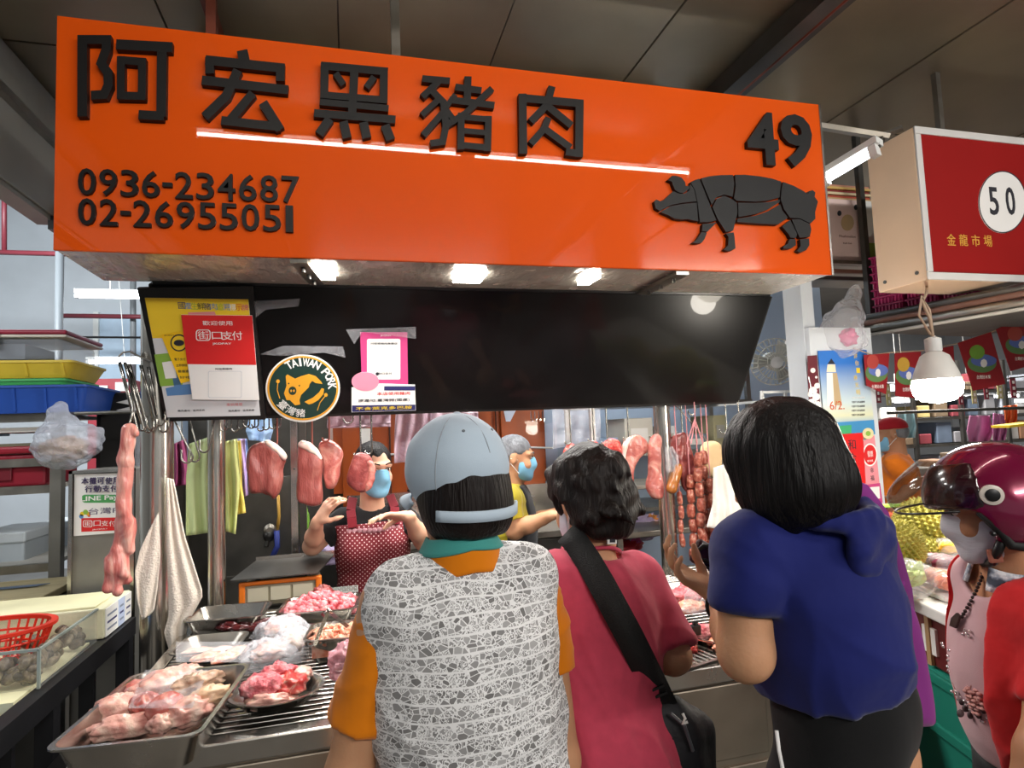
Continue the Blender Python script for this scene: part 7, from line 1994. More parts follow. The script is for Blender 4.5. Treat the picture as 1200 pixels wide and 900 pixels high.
def hand(S, w, d, n, side, curl=.5, s=1., spread=.0, curls=None):
    """palm, four unequal fingers with two bends each, and a thumb from the side of the palm"""
    d = unit(d); n = unit(V(n) - d * (V(n) @ d)); t = np.cross(n, d) * side
    w = V(w)
    S.cap(w - d * .01 * s, w + d * .03 * s, .023 * s, .026 * s, k=.02, flat=(n, .7))
    S.cap(w + d * .035 * s + t * .012 * s, w + d * .075 * s + t * .014 * s, .026 * s, .023 * s, k=.012, flat=(n, .52))
    S.cap(w + d * .035 * s - t * .012 * s, w + d * .072 * s - t * .016 * s, .025 * s, .021 * s, k=.012, flat=(n, .52))
    for i, (o, L) in enumerate(((.031, .072), (.0105, .081), (-.0105, .074), (-.031, .057))):
        cu = curls[i] if curls else curl
        p = w + d * ((.085, .09, .087, .078)[i]) * s + t * o * s
        dd = unit(d + t * (o * 6 * (spread + .12)))
        for k, (fr, a) in enumerate(((.44, .45), (.32, 1.25), (.26, 1.8))):
            ang = cu * a; e = p + (dd * math.cos(ang) + n * math.sin(ang)) * L * fr * s
            S.cap(p, e, (.0092 - .0007 * k) * s, (.0085 - .0008 * k) * s, k=.004); p = e
    p = w + d * .022 * s + t * .024 * s
    for k, (L, v) in enumerate(((.036, d * .62 + t * .75 + n * .25), (.032, d * .85 + t * .35 + n * .4 * (1 + curl)), (.024, d * .8 + t * .1 + n * .6 * (1 + curl)))):
        e = p + unit(v) * L * s; S.cap(p, e, (.0135, .0105, .0098)[k] * s, (.0105, .0098, .008)[k] * s, k=.008); p = e


class Fig:
    """a posed figure: joints in world space, one continuous body, clothes grown over the same form"""
    def __init__(f, label, nb, hip, face, hc, hf, hu=(0, 0, 1), sw=.17, depth=.11, hs=1., h=.007, bust=.0, belly=.0, cat='person', w=1.):
        f.nb, f.hip = V(nb), V(hip); f.h = h; f.w = w
        f.u = unit(f.nb - f.hip); f.M = frm(face, f.u); f.r, f.f, f.u = f.M.T
        f.hc, f.HM, f.hs = V(hc), frm(hf, hu), hs
        f.sw, f.d, f.bust, f.belly = sw, depth, bust, belly
        f.s = {1: f.nb + f.r * sw - f.u * .07, -1: f.nb - f.r * sw - f.u * .07}
        f.root = thing('person', label, cat, (f.hip[0], f.hip[1], 0))
        f.arm = {}
        f.L = np.linalg.norm(f.nb - f.hip)

    def torso(f, S, g=0., sh=1., lo=1.):
        nb, u, r, fw, L = f.nb, f.u, f.r, f.f, f.L; W, D = f.sw * f.w, f.d
        at_ = lambda t: lp(nb, f.hip, t)
        S.cap(f.s[1] * sh + nb * (1 - sh) - r * .02, f.s[-1] * sh + nb * (1 - sh) + r * .02, .047 + g, k=.03, flat=(fw, 1.1))
        for sd in (1, -1): S.cap(nb - u * .042, lp(nb, f.s[sd], .8) - u * .004, .040 + g, .042 + g, k=.03)
        S.ell(at_(.42), V([W * .9 + g, D + g, L * .38 + g]), M=f.M, k=.045)
        S.ell(at_(.70) + fw * f.belly * .5, V([W * .84 + g, D * .95 + f.belly * .5 + g, L * .36 + g]), M=f.M, k=.05)
        S.ell(at_(1.0) - fw * .012, V([W * .93 + g, D * 1.1 + g, L * .30 * lo + g]), M=f.M, k=.05)
        if f.bust:
            for sd in (1, -1): S.ell(at_(.40) + fw * D * .75 + r * .07 * sd, V([.065, .06 + f.bust, .07]) + g, M=f.M, k=.05)
        return S

    def set_arm(f, sd, elbow, wrist, r=(.047, .040, .034, .024)): f.arm[sd] = (V(elbow), V(wrist), r)

    def body(f, skin, hands=None, ears=True, face=True, neck=.05, shrink=-.012):
        S = Solid(f.h)
        q = head(S, f.hc, f.HM, f.hs, ears, face); f.q = q
        S.cap(q(0, -.018, -.045), f.nb - f.u * .03 , neck * f.hs, (neck + .008) * f.hs, k=.03)
        f.torso(S, shrink)
        for sd, (e, w, r) in f.arm.items():
            S.cap(f.s[sd], e, r[0], r[1], k=.03)
            S.cap(e, lp(e, w, .4), r[1] * .98, r[2] * 1.06, k=.02); S.cap(lp(e, w, .4), w, r[2] * 1.06, r[3], k=.02)
        for hd in hands or []: hand(S, **hd)
        return S.build('body', skin, f.root)

    def top(f, name, m, g=.012, sleeve=None, hem=None, neck=(.062, 0, 0), disp=None, srad=(.057, .062), sh=1., h=None, hemn=None, front=None):
        S = Solid(h or f.h)
        if sleeve:
            for sd, (e, w, r) in f.arm.items():
                t = sleeve if not isinstance(sleeve, dict) else sleeve[sd]
                e2 = lp(f.s[sd], e, t); dirv = unit(e - f.s[sd])
                S.cap(f.s[sd] - f.u * .006, e2 + dirv * .03, srad[0], srad[1], k=.004)
                S.box(e2 + dirv * .09, (.24, .24, .18), .005, k=.004, M=np.stack(frame_of(dirv), 1), op='sub')
            S.push()
        f.torso(S, g, sh)
        if sleeve: S.merge(.02)
        S.ell(f.nb + f.u * .02 + f.f * neck[1], (neck[0], neck[0], neck[0] * .9 + neck[2]), M=f.M, k=.01, op='sub')
        if hem is not None: S.cut(V(hem), -V(hemn if hemn is not None else f.u))
        if front: front(S)
        return S.build(name, m, f.root, disp=disp)

    def legs(f, m, shoe, stance=.0, feet=None, rad=(.08, .062, .052), h=.011, up=0.):
        S = Solid(h); z0 = .085
        S.ell(f.hip - f.f * .012 + f.u * up, V([f.sw * f.w * .93, f.d * 1.05, .12 + up * .5]), M=frm(f.f), k=.05)
        for sd in (1, -1):
            a = f.hip + f.r * sd * .085 - V([0, 0, .04]); ft = V([f.hip[0], f.hip[1], 0]) + V([f.r[0], f.r[1], 0]) * sd * (.1 + stance)
            if feet: ft = V(feet[sd])
            an = V([ft[0], ft[1], z0]); kn = lp(a, an, .5) + f.f * V([1, 1, 0]) * .02
            S.cap(a, kn, rad[0], rad[1], k=.04); S.cap(kn, an, rad[1], rad[2], k=.03)
            ff = unit(f.f * V([1, 1, 0])); Mf = frm(ff)
            b = MB(); b.sphere(an + ff * .055 - V([0, 0, .045]), (.046, .125, .04), 18, 12, M=Mf); 
            b.v = [(x, y, max(z, .004)) for x, y, z in b.v]; b.build('shoe', shoe, f.root, smooth=True)
        S.cut((0, 0, z0 - .02), (0, 0, -1))
        return S.build('trousers', m, f.root, disp=waves(.004, 25, 3))


def mask(f, m, h=None, strap=True, s=1.):
    q, M, hs = f.q, f.HM, f.hs
    S = Solid(h or .005)
    g = .006
    S.ell(q(0, .034, -.045), V([.06, .066, .078]) * hs + g, M=M, k=.03)
    S.ell(q(0, .068, -.098), V([.028, .028, .022]) * hs + g, M=M, k=.03)
    S.cap(q(0, .086, .004), q(0, .1, -.03), .013 * hs + g, .016 * hs + g, k=.03)
    S.cut(q(0, .09, .008), M @ V([0, -.35, 1.])); S.cut(q(0, .022, -.05), M @ V([0, -1, .0])); S.cut(q(0, .05, -.118), M @ V([0, -.1, -1.]))
    S.build('face_mask', m, f.root)
    if strap:
        for sd in (1, -1):
            for z in (-.012, -.085):
                b = MB(); b.tube([q(.058 * sd, .03, z), q(.075 * sd, .0, z * .6 + .0), q(.084 * sd, -.022, z * .35)], .0022, 6); b.build('ear_loop', m_strap, f.root)


def ridge(amp, seed, n=5, dirw=(1, 1, 1)):
    """sharp creases: the crests of a few slanting waves"""
    g = np.random.RandomState(seed); K = g.randn(n, 3) * V(dirw); ph = g.rand(n) * 6.28; w2 = waves(1., 14, seed + 1, 4)
    return lambda v: amp * np.mean([(1 - np.abs(np.sin(v @ K[i] + ph[i] + 1.1 * w2(v)))) ** 2.5 for i in range(n)], 0) * 2.6


def foldz(amp, seed, fx=28, fz=9):
    a = ridge(amp * 1.3, seed, 4, (fx * .6, fx * .6, fz * 2)); b = waves(amp * .5, 30, seed + 3)
    return lambda v: a(v) + b(v) - amp * .6


def hang(amp, hipz, topz, seed, fx=30):
    """creases that grow towards the hem"""
    a = ridge(amp * 1.5, seed, 5, (fx * .5, fx * .5, fx * .35)); b = waves(amp * .6, 22, seed + 3)
    return lambda v: (a(v) - amp * .7) * np.clip((topz - v[:, 2]) / (topz - hipz), .3, 1.15) + b(v)


# ------------------------------------------------------------------ customer in the cap
nb = P(541, 648, 1.2); hip = V([nb[0] + .015, nb[1] + .0, .77])
f = Fig('short-haired person from behind in pale grey cap, patterned white vest and orange sleeves', nb, hip, (-.12, 1, 0), P(538, 574, 1.22), (-.42, .9, -.05), sw=.15, depth=.112, hs=1.0, w=1.22)
f.set_arm(-1, P(409, 905, 1.13), P(392, 1010, 1.25), (.05, .042, .036, .025)); f.set_arm(1, P(655, 890, 1.22), P(636, 1000, 1.26), (.048, .041, .035, .025))
f.body(sk_mid, [dict(w=f.arm[-1][1], d=(0, .3, -1), n=(1, 0, 0), side=1, curl=.5), dict(w=f.arm[1][1], d=(-.1, .4, -1), n=(-1, 0, 0), side=-1, curl=.5)], face=False)
m_osh = cloth('orange_jersey', '#d07400', bump=.6, bs=10)
f.top('shirt', m_osh, .004, sleeve={-1: .70, 1: .52}, hem=f.hip - f.u * .02, neck=(.05, 0, 0), srad=(.05, .064), disp=foldz(.005, 4, 22, 10))
vm = bpy.data.materials.new('patterned_vest'); vm.use_nodes = True
N_ = vm.node_tree.nodes; L_ = vm.node_tree.links; bs_ = N_['Principled BSDF']; bs_.inputs['Roughness'].default_value = .85
tcn = N_.new('ShaderNodeTexCoord'); nz = N_.new('ShaderNodeTexNoise'); nz.inputs['Scale'].default_value = 7; nz.inputs['Detail'].default_value = 1
L_.new(tcn.outputs['Object'], nz.inputs['Vector'])
sp = N_.new('ShaderNodeSeparateXYZ'); L_.new(tcn.outputs['Object'], sp.inputs[0])


def mth(op, a, b=None, N_=N_, L_=L_):
    n = N_.new('ShaderNodeMath'); n.operation = op
    for i, x in enumerate((a, b)):
        if x is None: continue
        if isinstance(x, (int, float)): n.inputs[i].default_value = x
        else: L_.new(x, n.inputs[i])
    return n.outputs[0]


zz = mth('ADD', sp.outputs['Z'], mth('MULTIPLY', nz.outputs['Fac'], .035))
bandv = mth('FRACT', mth('DIVIDE', zz, .027))
band = mth('LESS_THAN', bandv, .13)                       # white lines between the rows
vo = N_.new('ShaderNodeTexVoronoi'); vo.feature = 'DISTANCE_TO_EDGE'; vo.inputs['Scale'].default_value = 78
mp_ = N_.new('ShaderNodeMapping'); mp_.inputs['Scale'].default_value = (1, .6, 1.25); L_.new(tcn.outputs['Object'], mp_.inputs[0]); L_.new(mp_.outputs[0], vo.inputs['Vector'])
lines = mth('LESS_THAN', vo.outputs['Distance'], .055)
vo2 = N_.new('ShaderNodeTexVoronoi'); vo2.inputs['Scale'].default_value = 78; L_.new(mp_.outputs[0], vo2.inputs['Vector'])
sc_ = N_.new('ShaderNodeSeparateColor'); L_.new(vo2.outputs['Color'], sc_.inputs[0])
scrib = N_.new('ShaderNodeTexWave'); scrib.inputs['Scale'].default_value = 42; scrib.inputs['Distortion'].default_value = 14; scrib.inputs['Detail'].default_value = 1; scrib.inputs['Detail Scale'].default_value = 3
L_.new(tcn.outputs['Object'], scrib.inputs['Vector'])
scl = mth('MULTIPLY', mth('GREATER_THAN', scrib.outputs['Fac'], .62), mth('GREATER_THAN', sc_.outputs[0], .45))
white = mth('MAXIMUM', mth('MAXIMUM', band, lines), scl)
dark = mth('MULTIPLY', mth('ADD', mth('MULTIPLY', sc_.outputs[1], .4), .6), mth('SUBTRACT', 1., white))
mxc = N_.new('ShaderNodeMix'); mxc.data_type = 'RGBA'
L_.new(dark, mxc.inputs[0]); mxc.inputs[6].default_value = lin('#e6e5e5'); mxc.inputs[7].default_value = lin('#6c6a69')
L_.new(mxc.outputs[2], bs_.inputs['Base Color'])
f.top('vest', vm, .021, None, hem=f.hip - f.u * .06, neck=(.062, 0, 0), sh=1.0, front=lambda S: [S.cap(f.nb + f.r * sd * .125 - f.u * .08, f.nb + f.r * sd * .135 - f.u * .30, .056, .048, k=.04) for sd in (1, -1)], disp=hang(.009, .8, 1.2, 6, 22), h=.006)
# teal collar standing round the neck with an orange collar inside it
m_teal = cloth('teal_collar', '#3f8f88')
cm = f.nb + f.u * .0
def ringband(name, m, r0, r1, h0, h1, a0, a1, th, fig=f, n=40, lean=0., ctr=None):
    c0 = V(ctr if ctr is not None else fig.nb); mb = MB()
    def fn(u, v):
        a = a0 + (a1 - a0) * u; rr_ = r0 + (r1 - r0) * v
        return c0 + fig.r * math.cos(a) * rr_ + fig.f * (math.sin(a) * rr_ * .95) + fig.u * (h0 + (h1 - h0) * v + lean * math.sin(a) - .012 * abs(math.cos(a)))
    mb.grid(fn, n, 6); return mb.build(name, m, fig.root, smooth=True, thick=th, fixn=False)


ringband('inner_collar', m_osh, .083, .072, -.022, .022, -math.pi, math.pi, .006)
ringband('teal_collar', m_teal, .064, .080, .046, .018, -math.pi * 1.12, math.pi * .08, .008)
q = f.q
# bob and cap
S = Solid(.006)
S.ell(q(0, -.012, .01), (.09, .1, .105), M=f.HM, k=.03); S.ell(q(0, -.03, -.045), (.086, .078, .065), M=f.HM, k=.03); S.cut(q(0, 0, -.088), -f.HM[:, 2])
S.box(q(0, .115, -.06), (.13, .12, .2), .02, k=.02, M=f.HM, op='sub'); S.cut(q(0, 0, .075), f.HM[:, 2])
S.build('hair', m_hairb, f.root, disp=waves(.003, 1., 4, 8, dirw=(110, 110, 10)))
m_cap = cloth('cap_grey', '#b2c2d0')
CMx = frm(f.HM[:, 1] * 1. + V([0, 0, .12]), V([0, 0, 1.]))
S = Solid(.005); cc = q(0, .004, .045)
S.ell(cc, (.1, .115, .106), M=CMx, k=.01)
S.cut(cc - CMx[:, 2] * .082 - CMx[:, 1] * .05, -CMx[:, 2] + CMx[:, 1] * .16)
S.ell(cc - CMx[:, 1] * .125 - CMx[:, 2] * .06, (.05, .065, .045), M=CMx, k=.006, op='sub')
S.build('cap_crown', m_cap, f.root, disp=waves(.002, 40, 5))
b = MB()
b.grid(lambda u, v: cc - CMx[:, 2] * (.055 + .02 * v + .012 * abs(2 * u - 1) ** 2) + CMx[:, 0] * (.088 * math.sin((u - .5) * 2.6) * (1 - .12 * v)) + CMx[:, 1] * (.095 * math.cos((u - .5) * 2.6) + .075 * v * math.cos((u - .5) * 2.2)), 24, 8)
b.build('cap_brim', m_cap, f.root, smooth=True, thick=.005, fixn=False)
b = MB(); b.grid(lambda u, v: cc - CMx[:, 2] * (.066 + .02 * v) + CMx[:, 0] * .113 * math.cos(-2.55 + 1.96 * u) + CMx[:, 1] * .129 * math.sin(-2.55 + 1.96 * u), 24, 3); b.build('cap_strap', m_cap, f.root, smooth=True, thick=.005, fixn=False)
b = MB(); b.sphere(cc + CMx[:, 2] * .106, (.009, .009, .005), 10, 6); b.build('cap_button', m_cap, f.root, smooth=True)
for a in (-math.pi / 2, -math.pi / 2 + 1.05, -math.pi / 2 - 1.05, math.pi / 2):
    b = MB(); b.tube([cc + CMx @ (V([.1002 * math.cos(a) * math.cos(t), .1155 * math.sin(a) * math.cos(t), .1062 * math.sin(t)])) for t in np.linspace(.35 if a == -math.pi / 2 else -.4, 1.5, 14)], .0012, 5); b.build('cap_seam', mat('cap_seam', '#959da5', .9), f.root)
for a in (-math.pi / 2 + .5, -math.pi / 2 - .5):
    p_ = cc + CMx @ V([.1 * math.cos(a) * math.cos(.8), .115 * math.sin(a) * math.cos(.8), .106 * math.sin(.8)])
    b = MB(); b.sphere(p_, .0035, 8, 6); b.build('eyelet', mat('cap_eyelet', '#6d747b', .7), f.root)
f.legs(cloth('trousers_dark', '#23242a'), m_black)
b = MB()

# ------------------------------------------------------------------ customer in pink
nb = P(693, 648, 1.5); hip = P(700, 925, 1.42); hip[1] -= .05; hip[2] = .78
f = Fig('person from behind with short dark hair, pink tee and black strap across the back', nb, hip, (-.1, 1, 0), P(690, 585, 1.53), (-.25, .9, -.3), sw=.145, depth=.115, hs=1.0, w=1.1)
f.set_arm(1, P(788, 768, 1.44), P(785, 772, 1.66), (.05, .042, .036, .025)); f.set_arm(-1, P(628, 800, 1.46), P(640, 780, 1.68), (.05, .042, .036, .025))
f.body(sk_mid, [dict(w=f.arm[1][1], d=(-.3, .9, .0), n=(0, 0, -1), side=1, curl=.5), dict(w=f.arm[-1][1], d=(.3, .9, .0), n=(0, 0, -1), side=-1, curl=.5)], face=True)
m_ptee = cloth('pink_tee', '#bf4258', vs=40, var=.08, bump=.6, bs=9)
f.top('tee', m_ptee, .014, sleeve={1: .95, -1: .95}, hem=f.hip - f.u * .12, neck=(.07, .0, .0), srad=(.056, .068), disp=hang(.010, .8, 1.2, 11, 20))
mask(f, m_maskw)
q = f.q
S = Solid(.006)
S.ell(q(0, -.014, .032), (.098, .112, .106), M=f.HM, k=.03); S.ell(q(0, -.05, -.035), (.09, .062, .065), M=f.HM, k=.04); S.ell(q(0, -.065, -.08), (.06, .03, .03), M=f.HM, k=.03)
rt = random.Random(2)
for i in range(46):
    a = rt.uniform(0, 6.28); zz_ = rt.uniform(-.07, .10); rr_ = math.sqrt(max(.1, 1 - ((zz_ - .03) / .115) ** 2)) if zz_ > .03 else 1
    if math.sin(a) > .55 and zz_ < .05: continue
    p0 = q(.093 * rr_ * math.cos(a), -.014 + .107 * rr_ * math.sin(a), zz_); p1 = p0 + f.HM @ V([.012 * math.cos(a + .6), .012 * math.sin(a + .6), -.032])
    S.cap(p0, p1 + f.HM @ V([.006 * math.cos(a), .006 * math.sin(a), 0]), .012, .003, k=.012)
S.box(q(0, .125, -.05), (.14, .13, .15), .02, k=.02, M=f.HM, op='sub')
for sd in (1, -1): S.ell(q(.088 * sd, .012, -.02), (.03, .032, .045), M=f.HM, k=.012, op='sub')
S.build('hair', m_hairb, f.root, disp=lambda v: waves(.005, 75, 4)(v) + waves(.003, 1., 9, 8, dirw=(150, 150, 30))(v))
# neckband and shirt label
b = MB(); b.tube([f.nb + f.u * (.012 - .012 * math.cos(2 * a)) * 1. + f.r * math.cos(a) * .072 + f.f * math.sin(a) * .066 for a in np.linspace(-math.pi, math.pi, 37)[:-1]], .005, 6, closed=True); b.build('neckband', m_ptee, f.root, smooth=True)
p_ = P(717, 633, 1.43); b = MB(); b.box(p_, (.026, .004, .017), f.M @ rot((0, 0, 1), .1)); o = b.build('shirt_label', m_paper, f.root)
b = MB(); b.box(p_ - f.f * .003, (.014, .002, .009), f.M); b.build('label_mark', m_ink, o)
f.legs(cloth('trousers_dark', '#23242a'), m_black)
# shoulder bag: strap follows the back; the bag hangs at the right hip
BG = thing('shoulder_bag', 'black shoulder bag at the hip of the person in pink', 'bag', P(800, 900, 1.36))
SM = Solid(.01); f.torso(SM, .022); tors = f


def on_back(px, py, F0=1.2):
    """first point of the clothed back along the line of sight"""
    for F in np.arange(F0, 1.9, .004):
        p = P(px, py, F); d = 1e9
        for op, fn, lo, hi, k in SM.ops:
            d = min(d, float(fn(V([[[p[0]]]]), V([[[p[1]]]]), V([[[p[2]]]])).ravel()[0]))
        if d < .004: return p
    return P(px, py, 1.45)


cpts = [(664, 622), (674, 634), (690, 658), (706, 686), (722, 716), (738, 746), (754, 778), (768, 806), (778, 828)]
pp_ = [on_back(*c) for c in cpts]; pp_[0] = P(664, 624, 1.47); pp_[-1] = P(779, 830, 1.36); pp_[-2] = P(768, 806, 1.37)
b = MB()
L3, R3 = [], []
for i, p in enumerate(pp_):
    tdir = unit(pp_[min(i + 1, len(pp_) - 1)] - pp_[max(0, i - 1)]); view = unit(V([0, 0, H]) - p); w_ = unit(np.cross(tdir, view)) * .03
    L3.append(p - w_ + view * .014); R3.append(p + w_ + view * .014)
n_ = len(pp_); b.add(L3 + R3, [(i, i + 1, n_ + i + 1, n_ + i) for i in range(n_ - 1)])
b.build('strap', mat('strap_black', '#121212', .75, bump=.3, bs=300), BG, smooth=True, thick=.004, fixn=False)
S = Solid(.006)
c0 = P(797, 880, 1.36)
S.cap(P(783, 832, 1.36), P(800, 870, 1.36), .03, .07, k=.04, flat=(f.f, .5)).cap(P(797, 865, 1.36), P(803, 930, 1.36), .075, .08, k=.05, flat=(f.f, .55))
S.build('body', mat('bag_black', '#17171c', .6, var=.2, vs=8, bump=.4, bs=30), BG, disp=waves(.006, 40, 3))
b = MB(); b.tube([P(786, 836, 1.31), P(802, 850, 1.30), P(812, 880, 1.30)], .004, 6); b.build('zip', mat('zip_grey', '#4d4d52', .5), BG)
b = MB(); b.tube([P(800, 836, 1.30), P(803, 842, 1.295), P(800, 848, 1.295), P(806, 846, 1.295)], .003, 6); b.build('white_tag', m_paper, BG)
for pxy in ((770, 806), (774, 814)):
    b = MB(); b.bar(P(pxy[0] - 6, pxy[1] + 3, 1.345), P(pxy[0] + 8, pxy[1] - 3, 1.345), .005); b.build('buckle', m_black, BG)

# ------------------------------------------------------------------ customer in blue
nb = P(955, 603, 1.13); hip = P(985, 880, 1.12)
f = Fig('person with a black bob in a navy hooded top, bending over the counter', nb, hip, (-.5, .86, 0), P(917, 548, 1.12), (-.5, .8, -.36), (-.1, .15, 1), sw=.145, depth=.112, hs=.97, w=1.14)
f.s[-1] = P(872, 648, 1.08); f.s[1] = P(1010, 640, 1.2)
f.set_arm(-1, P(874, 766, 1.05), P(844, 698, 1.26), (.05, .044, .038, .026)); f.set_arm(1, P(985, 740, 1.38), P(900, 690, 1.48), (.05, .042, .036, .026))
f.body(sk_mid, [dict(w=f.arm[-1][1], d=(-.75, .35, .5), n=(.25, -.35, .85), side=-1, curl=.6, curls=[.6, .75, .85, .9]), dict(w=f.arm[1][1], d=(-.8, .2, .25), n=(.2, -.5, .6), side=1, curl=.7)], face=True)
m_btee = cloth('navy_jersey', '#111a5c', var=.1, vs=6, bump=.7, bs=9)
hemp = P(985, 838, 1.0)
f.top('hooded_top', m_btee, .014, sleeve={-1: .55, 1: .7}, hem=hemp, hemn=V([-.13, 0, 1.]), neck=(.062, .0, .0), srad=(.058, .060), disp=lambda v: hang(.011, .95, 1.25, 21, 20)(v) + waves(.003, 1., 31, 5, dirw=(10, 10, 45))(v))
# hood lying on the back: folded ring and a pouch
hb = f.nb - f.f * .085 - f.u * .02
S = Solid(.006)
pts = [f.nb + f.r * math.cos(a) * .088 + f.f * (math.sin(a) * .08 - .01) + f.u * (.014 + .012 * math.sin(a)) for a in np.linspace(-math.pi, math.pi, 19)]
for i in range(18): S.cap(pts[i], pts[i + 1], .017, k=.012)
S.cap(hb + f.r * .075 - f.u * .02, hb - f.r * .06 - f.u * .035, .034, .03, k=.03, flat=(f.f, .8)); S.cap(hb + f.r * .05 - f.u * .05, hb - f.r * .02 - f.u * .065, .03, .026, k=.03, flat=(f.f, .7))
S.ell(f.nb + f.u * .035, (.064, .06, .06), M=f.M, k=.01, op='sub')
S.build('hood', m_btee, f.root, disp=lambda v: waves(.006, 1., 8, 6, dirw=(25, 25, 50))(v))
q = f.q
S = Solid(.006)
S.ell(q(0, -.01, .028), (.092, .106, .1), M=f.HM, k=.03); S.ell(q(0, -.008, -.045), (.095, .105, .085), M=f.HM, k=.03)
S.box(q(0, .17, -.06), (.09, .14, .22), .02, k=.02, M=f.HM, op='sub'); S.cut(q(0, -.02, -.115), -(f.HM[:, 2] + f.HM[:, 1] * .1))
S.build('hair', m_hair, f.root, disp=waves(.0035, 1., 14, 9, dirw=(120, 120, 8)))
f.legs(cloth('trousers_black', '#08080a'), m_black, rad=(.1, .07, .055), up=.08)
b = MB(); b.tube([P(910, 856, 1.0), P(913, 880, .99), P(920, 915, .985)], .003, 6); b.build('white_piping', m_strap, f.root)
w_ = f.arm[-1][1]; dw = unit(f.arm[-1][1] - f.arm[-1][0])
rr3, uu3, _ = frame_of(dw)
b = MB(); b.tube([w_ - dw * .045 + (rr3 * math.cos(a) + uu3 * math.sin(a)) * .034 for a in np.linspace(0, 2 * math.pi, 21)[:-1]], .0042, 6, closed=True); b.build('bracelet', m_rubber, f.root)
# dark purse / spectacles case in the hand
hp = P(829, 652, 1.36)
t = thing('coin_purse', 'dark open purse held in the hand of the person in navy', 'purse', hp)
b = MB(); b.box(hp + V([.0, 0, .0]), (.075, .018, .055), rot((0, 1, 0), .5)); b.build('body', mat('purse_maroon', '#3a1518', .35), t, bevel=.008)
b = MB(); b.tube([P(815, 648, 1.35), P(824, 640, 1.34), P(838, 642, 1.34), P(846, 650, 1.34), P(838, 660, 1.34), P(822, 656, 1.35)], .0055, 8, closed=True); b.build('frame', m_black, t, smooth=True)
b = MB(); b.bar(P(820, 664, 1.34), P(850, 672, 1.34), .012, .008); b.build('flap', m_black, t, bevel=.002)
# magenta tote on the right shoulder
m_mgt = cloth('magenta_canvas', '#7d2a78', var=.12)
t = thing('tote_bag', 'magenta tote bag hanging behind the person in navy', 'bag', P(1065, 840, 1.27))
b = MB()
e1 = [(1008, 572), (1030, 610), (1042, 660), (1040, 700)]
def strapm(pts, F, w_, nm):
    b = MB(); pts3 = [P(x, y, F_) for (x, y), F_ in zip(pts, F)]
    L3, R3 = [], []
    for i, p in enumerate(pts3):
        td = unit(pts3[min(i + 1, len(pts3) - 1)] - pts3[max(0, i - 1)]); vw = unit(V([0, 0, H]) - p); ww = unit(np.cross(td, vw)) * w_ / 2
        L3.append(p - ww); R3.append(p + ww)
    n_ = len(pts3); b.add(L3 + R3, [(i, i + 1, n_ + i + 1, n_ + i) for i in range(n_ - 1)])
    return b.build(nm, m_mgt, t, smooth=True, thick=.006, fixn=False)
strapm([(985, 574), (1005, 580), (1024, 604), (1040, 650), (1052, 690), (1056, 720)], [1.12, 1.13, 1.17, 1.22, 1.25, 1.27], .05, 'shoulder_strap')
strapm([(1036, 672), (1048, 668), (1054, 682), (1050, 694), (1038, 696)], [1.24] * 5, .02, 'loop_handle')
S = Solid(.007); Yt = P(1058, 760, 1.27)[1]
S.poly(xz([(1030, 700), (1052, 690), (1066, 720), (1080, 790), (1088, 840), (1086, 850), (1050, 850), (1030, 800)], Yt), Yt, .07, .03)
S.build('body', m_mgt, t, disp=waves(.006, 22, 9))

# ------------------------------------------------------------------ customer with the helmet
nb = P(1180, 668, 1.46); hip = V([nb[0] + .06, nb[1] + .02, .72])
f = Fig('person in a shiny dark pink motorcycle helmet, white mask and red cardigan', nb, hip, (-.95, .25, 0), P(1164, 594, 1.45), (-.75, .62, -.24), (-.1, .1, 1), sw=.14, depth=.12, hs=.96, belly=.02, w=1.1); f.s[1] = lp(f.nb, f.s[1], .62)
f.set_arm(-1, P(1232, 830, 1.30), P(1190, 960, 1.26), (.05, .043, .036, .026)); f.set_arm(1, P(1196, 800, 1.66), P(1180, 880, 1.62), (.05, .043, .036, .026))
f.body(sk_tan, [dict(w=f.arm[-1][1], d=(-.5, 0, -.8), n=(0, 1, 0), side=1, curl=.5), dict(w=f.arm[1][1], d=(-.7, -.2, -.5), n=(0, -1, 0), side=-1, curl=.5)])
m_ptop = cloth('pale_pink_top', '#c9a3a8')
f.top('top', m_ptop, .010, sleeve=.2, hem=f.hip - f.u * .05, neck=(.08, .03, .02), disp=hang(.004, .75, 1.1, 41, 20))
m_red_c = cloth('red_cardigan', '#c01f22', bump=.6, bs=12)
def open_front(S):
    S.box(f.nb + f.f * .12 - f.u * .28 + f.r * .03, (.17, .22, .95), .03, k=.02, M=f.M, op='sub')
f.top('cardigan', m_red_c, .026, sleeve={-1: .97, 1: .97}, hem=f.hip - f.u * .16, neck=(.08, .02, .0), srad=(.06, .06), front=open_front, disp=hang(.006, .7, 1.1, 43, 26))
# patterned collar scarf
ringband('scarf', mat('scarf_print', '#8d93a0', .8, ramp=[(.42, '#3d4350'), (.5, '#8d95a3'), (.58, '#e2e0e2')], rs=26), .085, .07, -.03, .022, math.pi * .62, math.pi * 2.38, .008, fig=f)
mask(f, m_maskw); eyes(f.root, f.q, f.HM, f.hs); q = f.q
HMx = frm(f.HM[:, 1], f.HM[:, 2])
